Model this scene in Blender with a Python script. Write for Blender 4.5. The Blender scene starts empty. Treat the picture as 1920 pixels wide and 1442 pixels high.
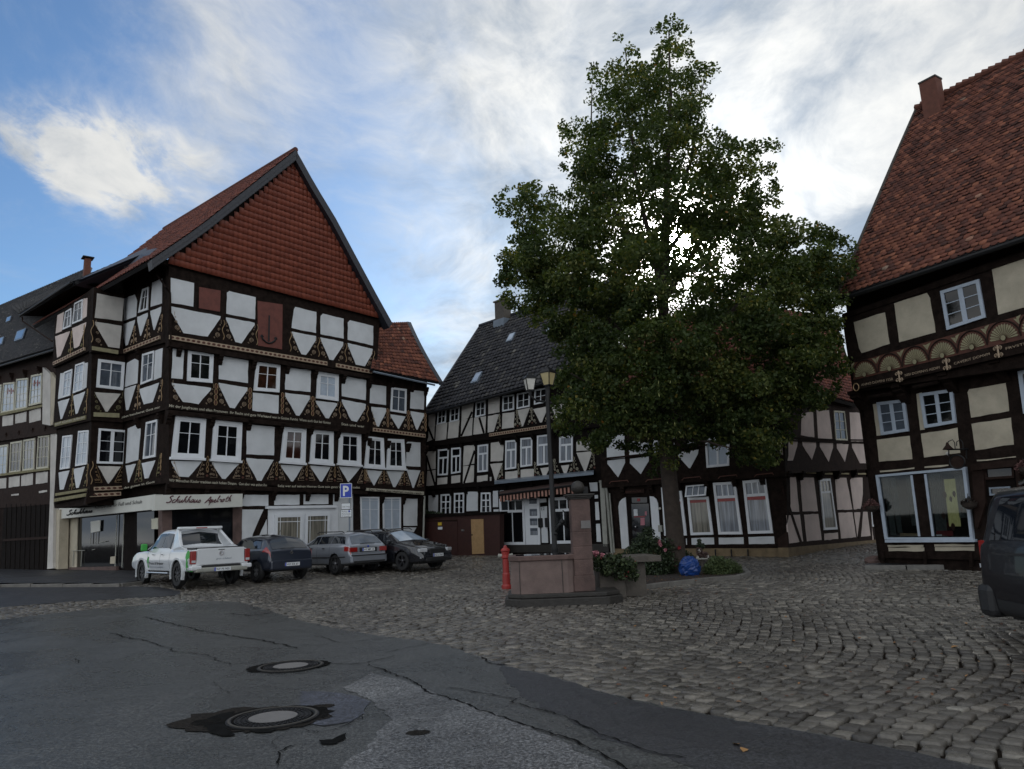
import bpy, math, random
import numpy as np
from mathutils import Vector, Matrix
R = math.radians
random.seed(7); rng = np.random.default_rng(7)
SC = bpy.context.scene; COL = SC.collection
# ---------------------------------------------------------------- camera
FPX = 1395.0; EYE = np.array([0., 0., 1.6])
up_c = np.array([-280., 7271., -FPX]); up_c /= np.linalg.norm(up_c)
r3 = up_c; fw = np.array([0, 0, -1.]); r2 = fw - fw.dot(r3) * r3; r2 /= np.linalg.norm(r2)
r1 = np.cross(r2, r3); CAMR = np.array([r1, r2, r3])
cd = bpy.data.cameras.new('camera'); cam = bpy.data.objects.new('camera', cd); COL.objects.link(cam)
cd.sensor_width = 36; cd.sensor_fit = 'HORIZONTAL'; cd.lens = 36 * FPX / 1920; cd.clip_end = 3000; cd.clip_start = .05
cam.matrix_world = Matrix.Translation(Vector(EYE)) @ Matrix(CAMR.tolist()).to_4x4()
SC.camera = cam
def ray(x, y):
    return CAMR @ np.array([(x - 960) / FPX, -(y - 721) / FPX, -1.])
# ---------------------------------------------------------------- world
SUN = ray(1275, 455); SUN /= np.linalg.norm(SUN)
s_el = math.asin(SUN[2]); s_az = math.atan2(SUN[0], SUN[1])
W = bpy.data.worlds.new('World'); SC.world = W; W.use_nodes = True
nt = W.node_tree; nt.nodes.clear()
class NB:
    def __init__(s, t): s.t = t
    def n(s, typ, **k):
        nd = s.t.nodes.new(typ)
        for a, b in k.items():
            if a.startswith('i_'):
                key = a[2:]; key = int(key) if key.isdigit() else key.replace('_', ' ')
                v = b
                if isinstance(v, bpy.types.NodeSocket): s.t.links.new(v, nd.inputs[key])
                else: nd.inputs[key].default_value = v
            else: setattr(nd, a, b)
        return nd
    def m(s, op, a, b=0., clamp=False):
        nd = s.n('ShaderNodeMath', operation=op, use_clamp=clamp, i_0=a, i_1=b); return nd.outputs[0]
    def vm(s, op, a, b=(0, 0, 0)):
        nd = s.n('ShaderNodeVectorMath', operation=op, i_0=a, i_1=b)
        return nd.outputs['Value'] if op in ('DOT_PRODUCT', 'LENGTH', 'DISTANCE') else nd.outputs[0]
    def noise(s, vec, sc, det=4, ro=.5, dist=0.):
        kw = dict(i_Scale=sc, i_Detail=det, i_Roughness=ro, i_Distortion=dist)
        if vec is not None: kw['i_Vector'] = vec
        return s.n('ShaderNodeTexNoise', **kw).outputs[0]
    def ramp(s, fac, stops, interp='LINEAR'):
        nd = s.n('ShaderNodeValToRGB', i_Fac=fac); cr = nd.color_ramp; cr.interpolation = interp
        while len(cr.elements) < len(stops): cr.elements.new(.5)
        for e, (p, c) in zip(cr.elements, stops):
            e.position = p; e.color = (c, c, c, 1) if isinstance(c, (int, float)) else (*c, 1)
        return nd.outputs[0]
    def mix(s, fac, a, b, blend='MIX'):
        nd = s.n('ShaderNodeMix', data_type='RGBA', blend_type=blend)
        for i, v in ((0, fac), (6, a), (7, b)):
            if isinstance(v, bpy.types.NodeSocket): s.t.links.new(v, nd.inputs[i])
            else: nd.inputs[i].default_value = (*v, 1) if isinstance(v, tuple) and len(v) == 3 else v
        return nd.outputs[2]
    def sstep(s, v, a, b, t0=0., t1=1.):
        nd = s.n('ShaderNodeMapRange', interpolation_type='SMOOTHSTEP', i_Value=v)
        nd.inputs[1].default_value = a; nd.inputs[2].default_value = b; nd.inputs[3].default_value = t0; nd.inputs[4].default_value = t1
        return nd.outputs[0]
b = NB(nt)
tc = b.n('ShaderNodeTexCoord').outputs['Generated']
dirv = b.vm('NORMALIZE', tc)
sky = b.n('ShaderNodeTexSky', sky_type='NISHITA', sun_disc=False, sun_elevation=s_el, sun_rotation=s_az, air_density=1.0, dust_density=.6, ozone_density=2.0)
sep = b.n('ShaderNodeSeparateXYZ', i_0=dirv)
zz = b.m('ADD', b.m('MAXIMUM', sep.outputs[2], 0.0), .26)
px_ = b.m('DIVIDE', sep.outputs[0], zz); py_ = b.m('DIVIDE', sep.outputs[1], zz)
cv = b.n('ShaderNodeCombineXYZ', i_0=px_, i_1=py_, i_2=0.).outputs[0]
rot = b.n('ShaderNodeMapping', i_0=cv, i_Rotation=(0, 0, R(35)), i_Scale=(1., .80, 1.)).outputs[0]
wv = b.n('ShaderNodeTexNoise', i_Vector=rot, i_Scale=1.6, i_Detail=4., i_Roughness=.5).outputs[1]
wrp = b.vm('ADD', rot, b.vm('MULTIPLY', b.vm('SUBTRACT', wv, (.5, .5, .5)), (.42, .42, .42)))
st = b.n('ShaderNodeMapping', i_0=wrp, i_Rotation=(0, 0, R(-20)), i_Scale=(1.15, 1., 1.)).outputs[0]
n1 = b.noise(wrp, 1.45, 10, .60, .2)
n2 = b.noise(st, 4.6, 10, .66, .15)
sd = b.vm('DOT_PRODUCT', dirv, tuple(SUN))
def dvec(x, y):
    v = ray(x, y); return v / np.linalg.norm(v)
# bias: open blue toward the upper left, closed cloud toward the sun and behind
bl = b.vm('DOT_PRODUCT', dirv, tuple(dvec(40, 360)))
bias = b.sstep(bl, .80, .998, .29, -.12)
c1 = b.vm('DISTANCE', b.vm('MULTIPLY', dirv, (1, 1, 2.2)), tuple(dvec(165, 300) * np.array([1, 1, 2.2])))
blob = b.m('MULTIPLY', b.sstep(c1, .0, .19, .62, 0.), b.sstep(b.noise(st, 6.0, 8, .6), .36, .66))
c2 = b.vm('DISTANCE', b.vm('MULTIPLY', dirv, (1.9, 1.9, .8)), tuple(dvec(395, 200) * np.array([1.9, 1.9, .8])))
blob2 = b.sstep(c2, .0, .34, .2, 0.)
val = b.m('ADD', b.m('ADD', b.m('MULTIPLY', n1, .55), b.m('MULTIPLY', n2, .45)), b.m('ADD', bias, b.m('ADD', blob, blob2)))
mask = b.sstep(val, .40, .80)
shade = b.m('ADD', b.m('MULTIPLY', b.noise(wrp, 1.7, 9, .6, .3), .6), b.m('MULTIPLY', b.noise(st, 3.0, 9, .62, .4), .4))
halo = b.m('ADD', b.m('MULTIPLY', b.m('POWER', b.m('MAXIMUM', sd, 0.), 16.), .50), b.m('MULTIPLY', b.m('POWER', b.m('MAXIMUM', sd, 0.), 140.), .9))
halo2 = b.m('ADD', b.m('POWER', b.m('MAXIMUM', sd, 0.), 6000.), b.m('MULTIPLY', b.m('POWER', b.m('MAXIMUM', sd, 0.), 500.), .05))
back = b.sstep(sd, .35, -.5, 0., 1.)  # unseen sky behind the camera, brightened to light the house fronts
ccol = b.mix(b.sstep(shade, .41, .59), (.21, .255, .315), (.57, .572, .56))
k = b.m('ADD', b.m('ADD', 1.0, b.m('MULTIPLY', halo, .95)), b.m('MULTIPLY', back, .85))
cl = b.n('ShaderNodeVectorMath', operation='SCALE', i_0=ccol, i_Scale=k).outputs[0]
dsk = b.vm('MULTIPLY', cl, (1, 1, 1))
bg1 = b.n('ShaderNodeBackground', i_Color=b.mix(1., sky.outputs[0], (.70, .88, 1.04), 'MULTIPLY'), i_Strength=.095)
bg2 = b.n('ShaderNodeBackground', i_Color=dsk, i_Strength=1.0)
bg3 = b.n('ShaderNodeBackground', i_Color=(1, .97, .92, 1), i_Strength=b.m('MULTIPLY', halo2, 300.))
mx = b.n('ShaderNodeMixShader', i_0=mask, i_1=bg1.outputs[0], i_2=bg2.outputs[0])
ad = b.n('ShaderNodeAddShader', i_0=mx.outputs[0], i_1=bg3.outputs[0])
b.n('ShaderNodeOutputWorld', i_0=ad.outputs[0])
sl = bpy.data.lights.new('sun', 'SUN'); so = bpy.data.objects.new('sun', sl); COL.objects.link(so)
sl.energy = 1.3; sl.angle = R(12); sl.color = (1, .93, .84)
so.rotation_euler = Vector(SUN.tolist()).to_track_quat('Z', 'Y').to_euler(); so.location = (0, 0, 40)
SC.view_settings.view_transform = 'Standard'; SC.view_settings.look = 'None'; SC.view_settings.exposure = 0.5; SC.view_settings.gamma = 1
# ---------------------------------------------------------------- materials
MATS = {}
def mat(name, col, rough=.7, var=0., vs=3., bump=0., bs=20., spec=.5, metal=0., coat=0., col2=None, attr=None, stops=None, coords='Object', rv=0., detail=6, emit=None, estr=0., sc=None):
    m = bpy.data.materials.new(name); m.use_nodes = True; t = m.node_tree; t.nodes.clear(); B = NB(t)
    p = B.n('ShaderNodeBsdfPrincipled'); p.inputs['Roughness'].default_value = rough; p.inputs['Specular IOR Level'].default_value = spec
    p.inputs['Metallic'].default_value = metal; p.inputs['Coat Weight'].default_value = coat; p.inputs['Coat Roughness'].default_value = .04
    o = B.n('ShaderNodeOutputMaterial', i_0=p.outputs[0])
    tc = B.n('ShaderNodeTexCoord').outputs[coords]
    if sc: tc = B.n('ShaderNodeMapping', i_0=tc, i_Scale=sc).outputs[0]
    c = None
    if attr:
        at = B.n('ShaderNodeAttribute', attribute_name=attr).outputs['Fac']
        c = B.ramp(at, stops)
        if var:
            nz = B.noise(tc, vs, detail, .6); f = B.ramp(nz, [(.3, 1 - var), (.7, 1.)]); c = B.mix(1., c, f, 'MULTIPLY')
    elif var or col2:
        nz = B.noise(tc, vs, detail, .62)
        c2 = col2 or tuple(x * (1 - var) for x in col)
        c = B.ramp(nz, [(.3, c2), (.68, col)])
    if c is None: p.inputs['Base Color'].default_value = (*col, 1)
    else: t.links.new(c, p.inputs['Base Color'])
    if bump:
        nb = B.noise(tc, bs, 5, .6)
        bp = B.n('ShaderNodeBump', i_Strength=bump, i_Distance=.02, i_Height=nb); t.links.new(bp.outputs[0], p.inputs['Normal'])
    if rv:
        nz2 = B.noise(tc, vs * 1.7, 4, .6); rr = B.sstep(nz2, .35, .65, rough - rv, rough + rv); t.links.new(rr, p.inputs['Roughness'])
    if emit: p.inputs['Emission Color'].default_value = (*emit, 1); p.inputs['Emission Strength'].default_value = estr
    m.diffuse_color = (*col, 1); MATS[name] = m; return m
mat('timber', (.024, .016, .013), .85, .68, 5, .6, 30, spec=.08)
mat('timber_brown', (.034, .020, .016), .8, .5, 5, .4, 30, spec=.12)
mat('timber_black', (.012, .009, .008), .85, .5, 4, .5, 25, spec=.08)
mat('timber_grey', (.055, .045, .036), .8, .5, 6, .5, 30)
mat('plaster_white', (.66, .68, .70), .9, .20, 1.1, .35, 50)
mat('plaster_warm', (.60, .57, .53), .9, .30, 1.2, .4, 50)
mat('plaster_pink', (.70, .585, .54), .9, .24, 1.2, .4, 50)
mat('plaster_cream', (.54, .48, .37), .9, .36, 1.3, .5, 40)
mat('plaster_yellow', (.50, .43, .26), .85, .3, 2, .3, 40)
mat('paint_white', (.72, .74, .77), .45, .08, 4, 0, 20)
mat('paint_bluewhite', (.42, .48, .56), .5, .15, 5)
mat('paint_cream', (.55, .53, .42), .6, .15, 4)
mat('ornament', (.44, .33, .23), .7, .35, 14)
mat('ornament_gold', (.38, .25, .13), .65, .35, 14)
mat('ornament_light', (.52, .48, .38), .75, .35, 12)
mat('ornament_olive', (.26, .23, .12), .8, .5, 10)
mat('carved_red', (.10, .030, .016), .7, .4, 8)
mat('ochre', (.30, .27, .16), .75, .3, 8)
mat('shutter_red', (.16, .045, .032), .7, .35, 4, .2, 20)
mat('door_maroon', (.050, .017, .013), .6, .35, 5)
mat('board_wood', (.42, .26, .12), .6, .25, 7)
mat('slate', (.028, .030, .040), .5, .4, 9, .4, 30)
mat('tile_red', (.3, .1, .05), .8, .4, 3, .2, 30, attr='rnd', stops=[(0, (.11, .032, .022)), (.5, (.17, .046, .030)), (1, (.24, .070, .040))])
mat('tile_gable', (.3, .1, .05), .55, .15, 2, .1, 30, attr='rnd', stops=[(0, (.20, .045, .024)), (1, (.27, .065, .034))])
mat('tile_old', (.3, .1, .05), .85, .40, 2.4, .5, 18, attr='rnd', stops=[(0, (.085, .034, .026)), (.2, (.14, .048, .032)), (.65, (.205, .068, .042)), (.93, (.29, .105, .060)), (.988, (.38, .14, .08)), (1, (.32, .28, .22))])
mat('tile_dark', (.03, .03, .03), .6, .45, 6, .6, 18, attr='rnd', stops=[(0, (.016, .016, .020)), (.75, (.032, .030, .036)), (.97, (.07, .065, .06)), (1, (.17, .16, .14))])
mat('tile_black', (.02, .02, .02), .7, .4, 5, .5, 20, attr='rnd', stops=[(0, (.010, .010, .012)), (1, (.028, .025, .026))])
mat('brick', (.15, .055, .036), .85, .3, 6, .4, 25)
mat('zinc', (.20, .24, .29), .4, .2, 4, metal=.3)
mat('pipe_grey', (.34, .34, .30), .6, .25, 4)
mat('pipe_white', (.62, .63, .62), .5, .1, 3)
mat('metal_black', (.009, .009, .010), .5, .2, 6, spec=.3)
mat('glass_dark', (.007, .008, .010), .05, .5, 3, .03, 3, spec=.5)
mat('glass_red', (.05, .018, .012), .05, .7, 4, .02, 3, spec=.9)
mat('glass_sky', (.34, .42, .52), .06, .45, 1.6, spec=.9)  # reflected sky put into the pale blue pane colour
mat('glass_grey', (.10, .12, .15), .05, .5, 3, spec=.9)
mat('curtain', (.30, .33, .38), .5, .8, 2.6, coat=.7, sc=(5, 5, .25), detail=3)
mat('curtain_warm', (.26, .24, .19), .5, .8, 2.6, coat=.7, sc=(5, 5, .25), detail=3)
mat('stone_red', (.135, .085, .074), .8, .5, 3, .6, 40)
mat('stone_pink', (.19, .135, .12), .8, .42, 2.6, .5, 40)
mat('stone_dark', (.030, .026, .022), .55, .5, 4, .6, 20)
mat('stone_grey', (.10, .085, .07), .7, .4, 4, .6, 20)
mat('stone_tan', (.22, .16, .09), .85, .45, 3, .8, 12)
mat('kerb', (.17, .16, .145), .6, .4, 5, .5, 20)
mat('red_paint', (.30, .022, .018), .35, .2, 6, spec=.5)
mat('rubber', (.014, .014, .015), .75)
mat('soil', (.030, .020, .013), .95, .6, 10, 1., 20)
mat('leaf', (.04, .08, .02), .6, attr='rnd', stops=[(0, (.024, .040, .013)), (.55, (.050, .074, .022)), (.88, (.105, .122, .034)), (.975, (.20, .16, .03)), (1, (.28, .12, .03))])
mat('leaf_bush', (.04, .08, .02), .6, attr='rnd', stops=[(0, (.010, .020, .008)), (1, (.035, .055, .018))])
mat('leaf_grass', (.04, .08, .02), .7, attr='rnd', stops=[(0, (.035, .060, .020)), (1, (.085, .11, .035))])
mat('bark', (.045, .032, .024), .9, .5, 7, 1., 14)
mat('petal_pink', (.42, .16, .19), .6)
mat('petal_red', (.26, .03, .035), .6)
mat('blue_plastic', (.012, .055, .24), .32, .5, 5, 1., 9)
mat('sign_blue', (.012, .045, .42), .35)
mat('sign_white', (.70, .72, .74), .4)
mat('ink', (.02, .02, .022), .6)
mat('ink_plum', (.085, .018, .030), .6)
mat('sign_cream', (.60, .60, .55), .5, .08, 2)
mat('lamp_glass', (.62, .60, .55), .35, .1, 4)
mat('lamp_glass_yellow', (.46, .38, .20), .35, .1, 4)
mat('lit_panel', (.7, .7, .5), .6, emit=(1, .95, .6), estr=.55)
mat('interior', (.035, .035, .034), .8, .4, 3)
mat('chrome', (.6, .6, .62), .18, metal=1.)
mat('yellow_paint', (.62, .42, .04), .5)
mat('green_paint', (.04, .33, .05), .5)
mat('moss', (.035, .05, .02), .95, .5, 9, .8, 20)
# real glass: clear pane with a mirror share
def glassmat(name, tint, gl):
    m = bpy.data.materials.new(name); m.use_nodes = True; t = m.node_tree; t.nodes.clear(); B = NB(t)
    tr = B.n('ShaderNodeBsdfTransparent', i_0=(*tint, 1)); g = B.n('ShaderNodeBsdfGlossy', i_1=.02)
    lw = B.n('ShaderNodeFresnel', i_0=1.5); f = B.m('ADD', B.m('MULTIPLY', lw.outputs[0], .7), gl, True)
    mx = B.n('ShaderNodeMixShader', i_0=f, i_1=tr.outputs[0], i_2=g.outputs[0]); B.n('ShaderNodeOutputMaterial', i_0=mx.outputs[0]); MATS[name] = m
glassmat('clear_glass', (.62, .66, .66), .0)
def M(n): return MATS[n]
# ---------------------------------------------------------------- object helpers
def tag(o, label=None, cat=None, group=None, kind=None):
    if label: o['label'] = label
    if cat: o['category'] = cat
    if group: o['group'] = group
    if kind: o['kind'] = kind
    return o
def thing(name, label, cat, loc=(0, 0, 0), rz=0., group=None):
    o = bpy.data.objects.new(name, None); COL.objects.link(o); o.location = tuple(float(v) for v in loc); o.rotation_euler = (0, 0, rz)
    o['_w'] = [float(v) for v in loc]; o.empty_display_size = .2
    del o['_w']
    return tag(o, label, cat, group)
def worldloc(o):
    p = np.zeros(3)
    while o is not None: p += np.array(o.location); o = o.parent
    return p
class MB:
    def __init__(s): s.v = []; s.f = []
    def add(s, vs, fs):
        k = len(s.v); s.v.extend([tuple(float(c) for c in v) for v in vs]); s.f.extend([tuple(i + k for i in f) for f in fs]); return s
    def prism(s, front, back):
        n = len(front); vs = list(front) + list(back)
        fs = [tuple(range(n)), tuple(range(2 * n - 1, n - 1, -1))] + [(i, i + n, (i + 1) % n + n, (i + 1) % n) for i in range(n)]
        return s.add(vs, fs)
    def box(s, c, d, rz=0.):
        c = np.array(c, float); cs, sn = math.cos(rz), math.sin(rz); vs = []
        for z in (-1, 1):
            for x, y in ((-1, -1), (1, -1), (1, 1), (-1, 1)):
                X, Y = x * d[0] / 2, y * d[1] / 2
                vs.append((c[0] + X * cs - Y * sn, c[1] + X * sn + Y * cs, c[2] + z * d[2] / 2))
        return s.add(vs, [(3, 2, 1, 0), (4, 5, 6, 7), (0, 1, 5, 4), (1, 2, 6, 5), (2, 3, 7, 6), (3, 0, 4, 7)])
    def tube(s, pts, r, n=8, caps=True):
        pts = [np.array(p, float) for p in pts]; rs = r if hasattr(r, '__len__') else [r] * len(pts)
        vs = []; prev = None
        for i, p in enumerate(pts):
            d = pts[min(i + 1, len(pts) - 1)] - pts[max(i - 1, 0)]; d = d / (np.linalg.norm(d) + 1e-9)
            if prev is None:
                a = np.cross(d, (0, 0, 1.)); 
                if np.linalg.norm(a) < .1: a = np.cross(d, (1., 0, 0))
            else: a = prev - prev.dot(d) * d
            a = a / (np.linalg.norm(a) + 1e-9); prev = a; c = np.cross(d, a)
            for k in range(n):
                t = 2 * math.pi * k / n; vs.append(p + rs[i] * (math.cos(t) * a + math.sin(t) * c))
        fs = []
        for i in range(len(pts) - 1):
            for k in range(n): fs.append((i * n + k, i * n + (k + 1) % n, (i + 1) * n + (k + 1) % n, (i + 1) * n + k))
        if caps: fs.append(tuple(range(n - 1, -1, -1))); fs.append(tuple(range((len(pts) - 1) * n, len(pts) * n)))
        return s.add(vs, fs)
    def lathe(s, prof, c=(0, 0, 0), n=20, ax='z', rot=0., caps=True):
        vs = []
        for r, h in prof:
            for k in range(n):
                t = 2 * math.pi * k / n + rot; x, y = r * math.cos(t), r * math.sin(t)
                vs.append({'z': (c[0] + x, c[1] + y, c[2] + h), 'x': (c[0] + h, c[1] + x, c[2] + y), 'y': (c[0] + x, c[1] + h, c[2] + y)}[ax])
        fs = []
        for i in range(len(prof) - 1):
            for k in range(n): fs.append((i * n + k, i * n + (k + 1) % n, (i + 1) * n + (k + 1) % n, (i + 1) * n + k))
        if caps: fs.append(tuple(range(n - 1, -1, -1))); fs.append(tuple(range((len(prof) - 1) * n, len(prof) * n)))
        return s.add(vs, fs)
    def sphere(s, c, r, n=12, m=8, sc=(1, 1, 1)):
        prof = [(r * math.sin(math.pi * i / m) + 1e-4, -r * math.cos(math.pi * i / m)) for i in range(m + 1)]
        k = len(s.v); s.lathe(prof, (0, 0, 0), n)
        for i in range(k, len(s.v)):
            v = s.v[i]; s.v[i] = (c[0] + v[0] * sc[0], c[1] + v[1] * sc[1], c[2] + v[2] * sc[2])
        return s
    def build(s, name, m, parent=None, smooth=False, local=False, bevel=0.):
        if not s.v: return None
        v = np.array(s.v, float)
        if parent is not None and not local: v = v - worldloc(parent)
        me = bpy.data.meshes.new(name); me.from_pydata(v.tolist(), [], s.f); me.update()
        import bmesh
        bm = bmesh.new(); bm.from_mesh(me); bmesh.ops.recalc_face_normals(bm, faces=bm.faces); bm.to_mesh(me); bm.free()
        me.materials.append(M(m) if isinstance(m, str) else m)
        if smooth: me.polygons.foreach_set('use_smooth', [True] * len(me.polygons))
        o = bpy.data.objects.new(name, me); COL.objects.link(o)
        if parent is not None: o.parent = parent
        if bevel:
            md = o.modifiers.new('bevel', 'BEVEL'); md.width = bevel; md.segments = 2; md.limit_method = 'ANGLE'
        return o
def npmesh(name, V, F, m, parent=None, rnd=None, smooth=False):
    """V (n,3); F list of index arrays (k, sides)"""
    V = np.asarray(V, float)
    if parent is not None: V = V - worldloc(parent)
    me = bpy.data.meshes.new(name); me.vertices.add(len(V)); me.vertices.foreach_set('co', V.ravel().astype('f'))
    F = F if isinstance(F, list) else [F]
    loops = np.concatenate([f.ravel() for f in F]); tot = np.concatenate([np.full(len(f), f.shape[1]) for f in F])
    st = np.concatenate([[0], np.cumsum(tot)[:-1]])
    me.loops.add(len(loops)); me.loops.foreach_set('vertex_index', loops.astype('i'))
    me.polygons.add(len(tot)); me.polygons.foreach_set('loop_start', st.astype('i')); me.polygons.foreach_set('loop_total', tot.astype('i'))
    if smooth: me.polygons.foreach_set('use_smooth', np.ones(len(tot), bool))
    me.update(calc_edges=True)
    if rnd is not None:
        a = me.attributes.new('rnd', 'FLOAT', 'POINT'); a.data.foreach_set('value', np.asarray(rnd, 'f'))
    me.materials.append(M(m) if isinstance(m, str) else m)
    o = bpy.data.objects.new(name, me); COL.objects.link(o)
    if parent is not None: o.parent = parent
    return o
# ---------------------------------------------------------------- terrain
def gz(x, y):
    r = np.sqrt(np.square(x) + np.square(y)); t = np.clip((r - 22) / 13., 0, 1); return .36 * t * t * (3 - 2 * t)
def G(x, y, dz=0.):
    d = ray(x, y); z = 0.
    for _ in range(12):
        t = (z + dz - EYE[2]) / d[2]; p = EYE + t * d; z = float(gz(p[0], p[1]))
    p[2] = z + dz; return p
def at_dist(x, y, Y):
    d = ray(x, y); return EYE + d * (Y / d[1])
# ---------------------------------------------------------------- facade planes
class Pl:
    def __init__(s, P, az):
        s.P = np.array([P[0], P[1], 0.]); s.u = np.array([math.sin(R(az)), math.cos(R(az)), 0.]); s.z = np.array([0, 0, 1.])
        s.n = np.cross(s.u, s.z)
    def pt(s, x, y, off=0.):
        d = ray(x, y); t = (off - s.n.dot(EYE - s.P)) / s.n.dot(d); return EYE + t * d
    def uz(s, x, y, off=0.):
        p = s.pt(x, y, off); return (p - s.P).dot(s.u), p[2]
    def xyz(s, u, z, off=0.): return s.P + s.u * u + s.z * z + s.n * off
    def shift(s, d): 
        q = Pl(s.P + s.n * d, 0); q.u = s.u; q.n = s.n; return q
def ZM(ox, oy, s): return lambda *pts: [(ox + a / s, oy + c / s) for a, c in pts]
def panel(name, parent, m, pl, pts, off, th=.05, label=None):
    f = [pl.pt(x, y, off) for x, y in pts]
    if name == 'plaster_panel':
        g = []
        for i, p in enumerate(f):
            q = f[(i + 1) % len(f)]; L = np.linalg.norm(q - p); n = max(1, int(L / .22)); g.append(p)
            for k in range(1, n): g.append(p + (q - p) * (k / n) + (pl.u * rng.normal(0, .007) + pl.z * rng.normal(0, .007)))
        f = g
    bk = [p - pl.n * th for p in f]
    o = MB().prism(f, bk).build(name, m, parent)
    if label: o['label'] = label
    return o
def stroke(mb, pl, a, c, w, off, th=.03):
    """a timber along a pixel polyline with width w metres"""
    P = [pl.uz(x, y, off) for x, y in ([a, c] if not isinstance(a, list) else a)]
    L = []; Rr = []
    for i, p in enumerate(P):
        q0 = P[max(i - 1, 0)]; q1 = P[min(i + 1, len(P) - 1)]; dx, dy = q1[0] - q0[0], q1[1] - q0[1]; l = math.hypot(dx, dy) + 1e-9
        nx, ny = -dy / l * w / 2, dx / l * w / 2; L.append((p[0] + nx, p[1] + ny)); Rr.append((p[0] - nx, p[1] - ny))
    for i in range(len(P) - 1):
        q = [L[i], L[i + 1], Rr[i + 1], Rr[i]]
        mb.prism([pl.xyz(u, z, off) for u, z in q], [pl.xyz(u, z, off - th) for u, z in q])
class Quad:
    def __init__(s, pl, q, off):
        s.c = [pl.pt(x, y, off) for x, y in q]; s.n = pl.n       # tl tr br bl
        s.w = np.linalg.norm(s.c[1] - s.c[0]); s.h = np.linalg.norm(s.c[3] - s.c[0])
    def p(s, a, t, d=0.):
        return (s.c[0] * (1 - a) + s.c[1] * a) * (1 - t) + (s.c[3] * (1 - a) + s.c[2] * a) * t + s.n * d
    def qb(s, mb, a0, a1, t0, t1, d0, d1):
        mb.prism([s.p(a0, t0, d1), s.p(a1, t0, d1), s.p(a1, t1, d1), s.p(a0, t1, d1)], [s.p(a0, t0, d0), s.p(a1, t0, d0), s.p(a1, t1, d0), s.p(a0, t1, d0)])
def window(parent, pl, q, off, bars_v=(.5,), bars_h=(.3,), fr=.09, glass='glass_dark', paint='paint_white', border=0., sill=False, bw=.045, name='window', tilt=None, vh=None, sub=.022):
    Q = Quad(pl, q, off); mb = MB(); fa, ft = fr / Q.w, fr / Q.h; b0, b1 = border / Q.w, border / Q.h
    if border:
        for (a0, a1, t0, t1) in ((0, b0, 0, 1), (1 - b0, 1, 0, 1), (b0, 1 - b0, 0, b1), (b0, 1 - b0, 1 - b1, 1)): Q.qb(mb, a0, a1, t0, t1, -.05, .045)
    A0, A1, T0, T1 = b0, 1 - b0, b1, 1 - b1
    for (a0, a1, t0, t1) in ((A0, A0 + fa, T0, T1), (A1 - fa, A1, T0, T1), (A0 + fa, A1 - fa, T0, T0 + ft), (A0 + fa, A1 - fa, T1 - ft, T1)): Q.qb(mb, a0, a1, t0, t1, -.06, .022)
    A0 += fa; A1 -= fa; T0 += ft; T1 -= ft
    hb = bw / 2 / Q.w; hs = sub / 2 / Q.w
    for v in bars_v:
        th = hb if (isinstance(v, float) and vh is None) else hb
        a = A0 + (A1 - A0) * v; Q.qb(mb, a - hb, a + hb, T0, T1, -.055, .004)
    for hgt in bars_h:
        thick = sub
        if isinstance(hgt, tuple): hgt, thick = hgt
        t = T0 + (T1 - T0) * hgt; ht = thick / 2 / Q.h; Q.qb(mb, A0, A1, t - ht, t + ht, -.05, .002)
    for hgt in (vh or ()):
        v, t0, t1 = hgt; a = A0 + (A1 - A0) * v; Q.qb(mb, a - hs, a + hs, T0 + (T1 - T0) * t0, T0 + (T1 - T0) * t1, -.05, .001)
    if sill: Q.qb(mb, -.04, 1.04, .975, 1.035, -.04, .09)
    o = mb.build(name, paint, parent)
    g = MB(); Q.qb(g, A0, A1, T0, T1, -.03, -.014); g.build('pane', glass, o) if parent is None else build_sub(g, 'pane', glass, o)
    return o
def build_sub(mb, name, m, parentpart, **k):
    """child of a part; part meshes live in the thing's space with zero offset"""
    return mb.build(name, m, parentpart, **k)
# ---------------------------------------------------------------- tiled surfaces
def surf3(pl, rows):
    """rows: list (bottom..top) of ((xl,yl,offl),(xr,yr,offr)); quadratic/linear interpolation"""
    L = np.array([pl.pt(*r[0]) for r in rows]); Rr = np.array([pl.pt(*r[1]) for r in rows])
    return surf3p(L, Rr)
def surf3p(L, Rr):
    k = np.linspace(0, 1, len(L))
    def S(u, v):
        u = np.asarray(u)[..., None]; v = np.asarray(v)
        if len(L) == 3:
            w0 = (1 - v) * (1 - 2 * v); w1 = 4 * v * (1 - v); w2 = v * (2 * v - 1)
            l = w0[..., None] * L[0] + w1[..., None] * L[1] + w2[..., None] * L[2]; r = w0[..., None] * Rr[0] + w1[..., None] * Rr[1] + w2[..., None] * Rr[2]
        else:
            l = np.stack([np.interp(v, k, L[:, i]) for i in range(3)], -1); r = np.stack([np.interp(v, k, Rr[:, i]) for i in range(3)], -1)
        return l * (1 - u) + r * u
    return S
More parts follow.
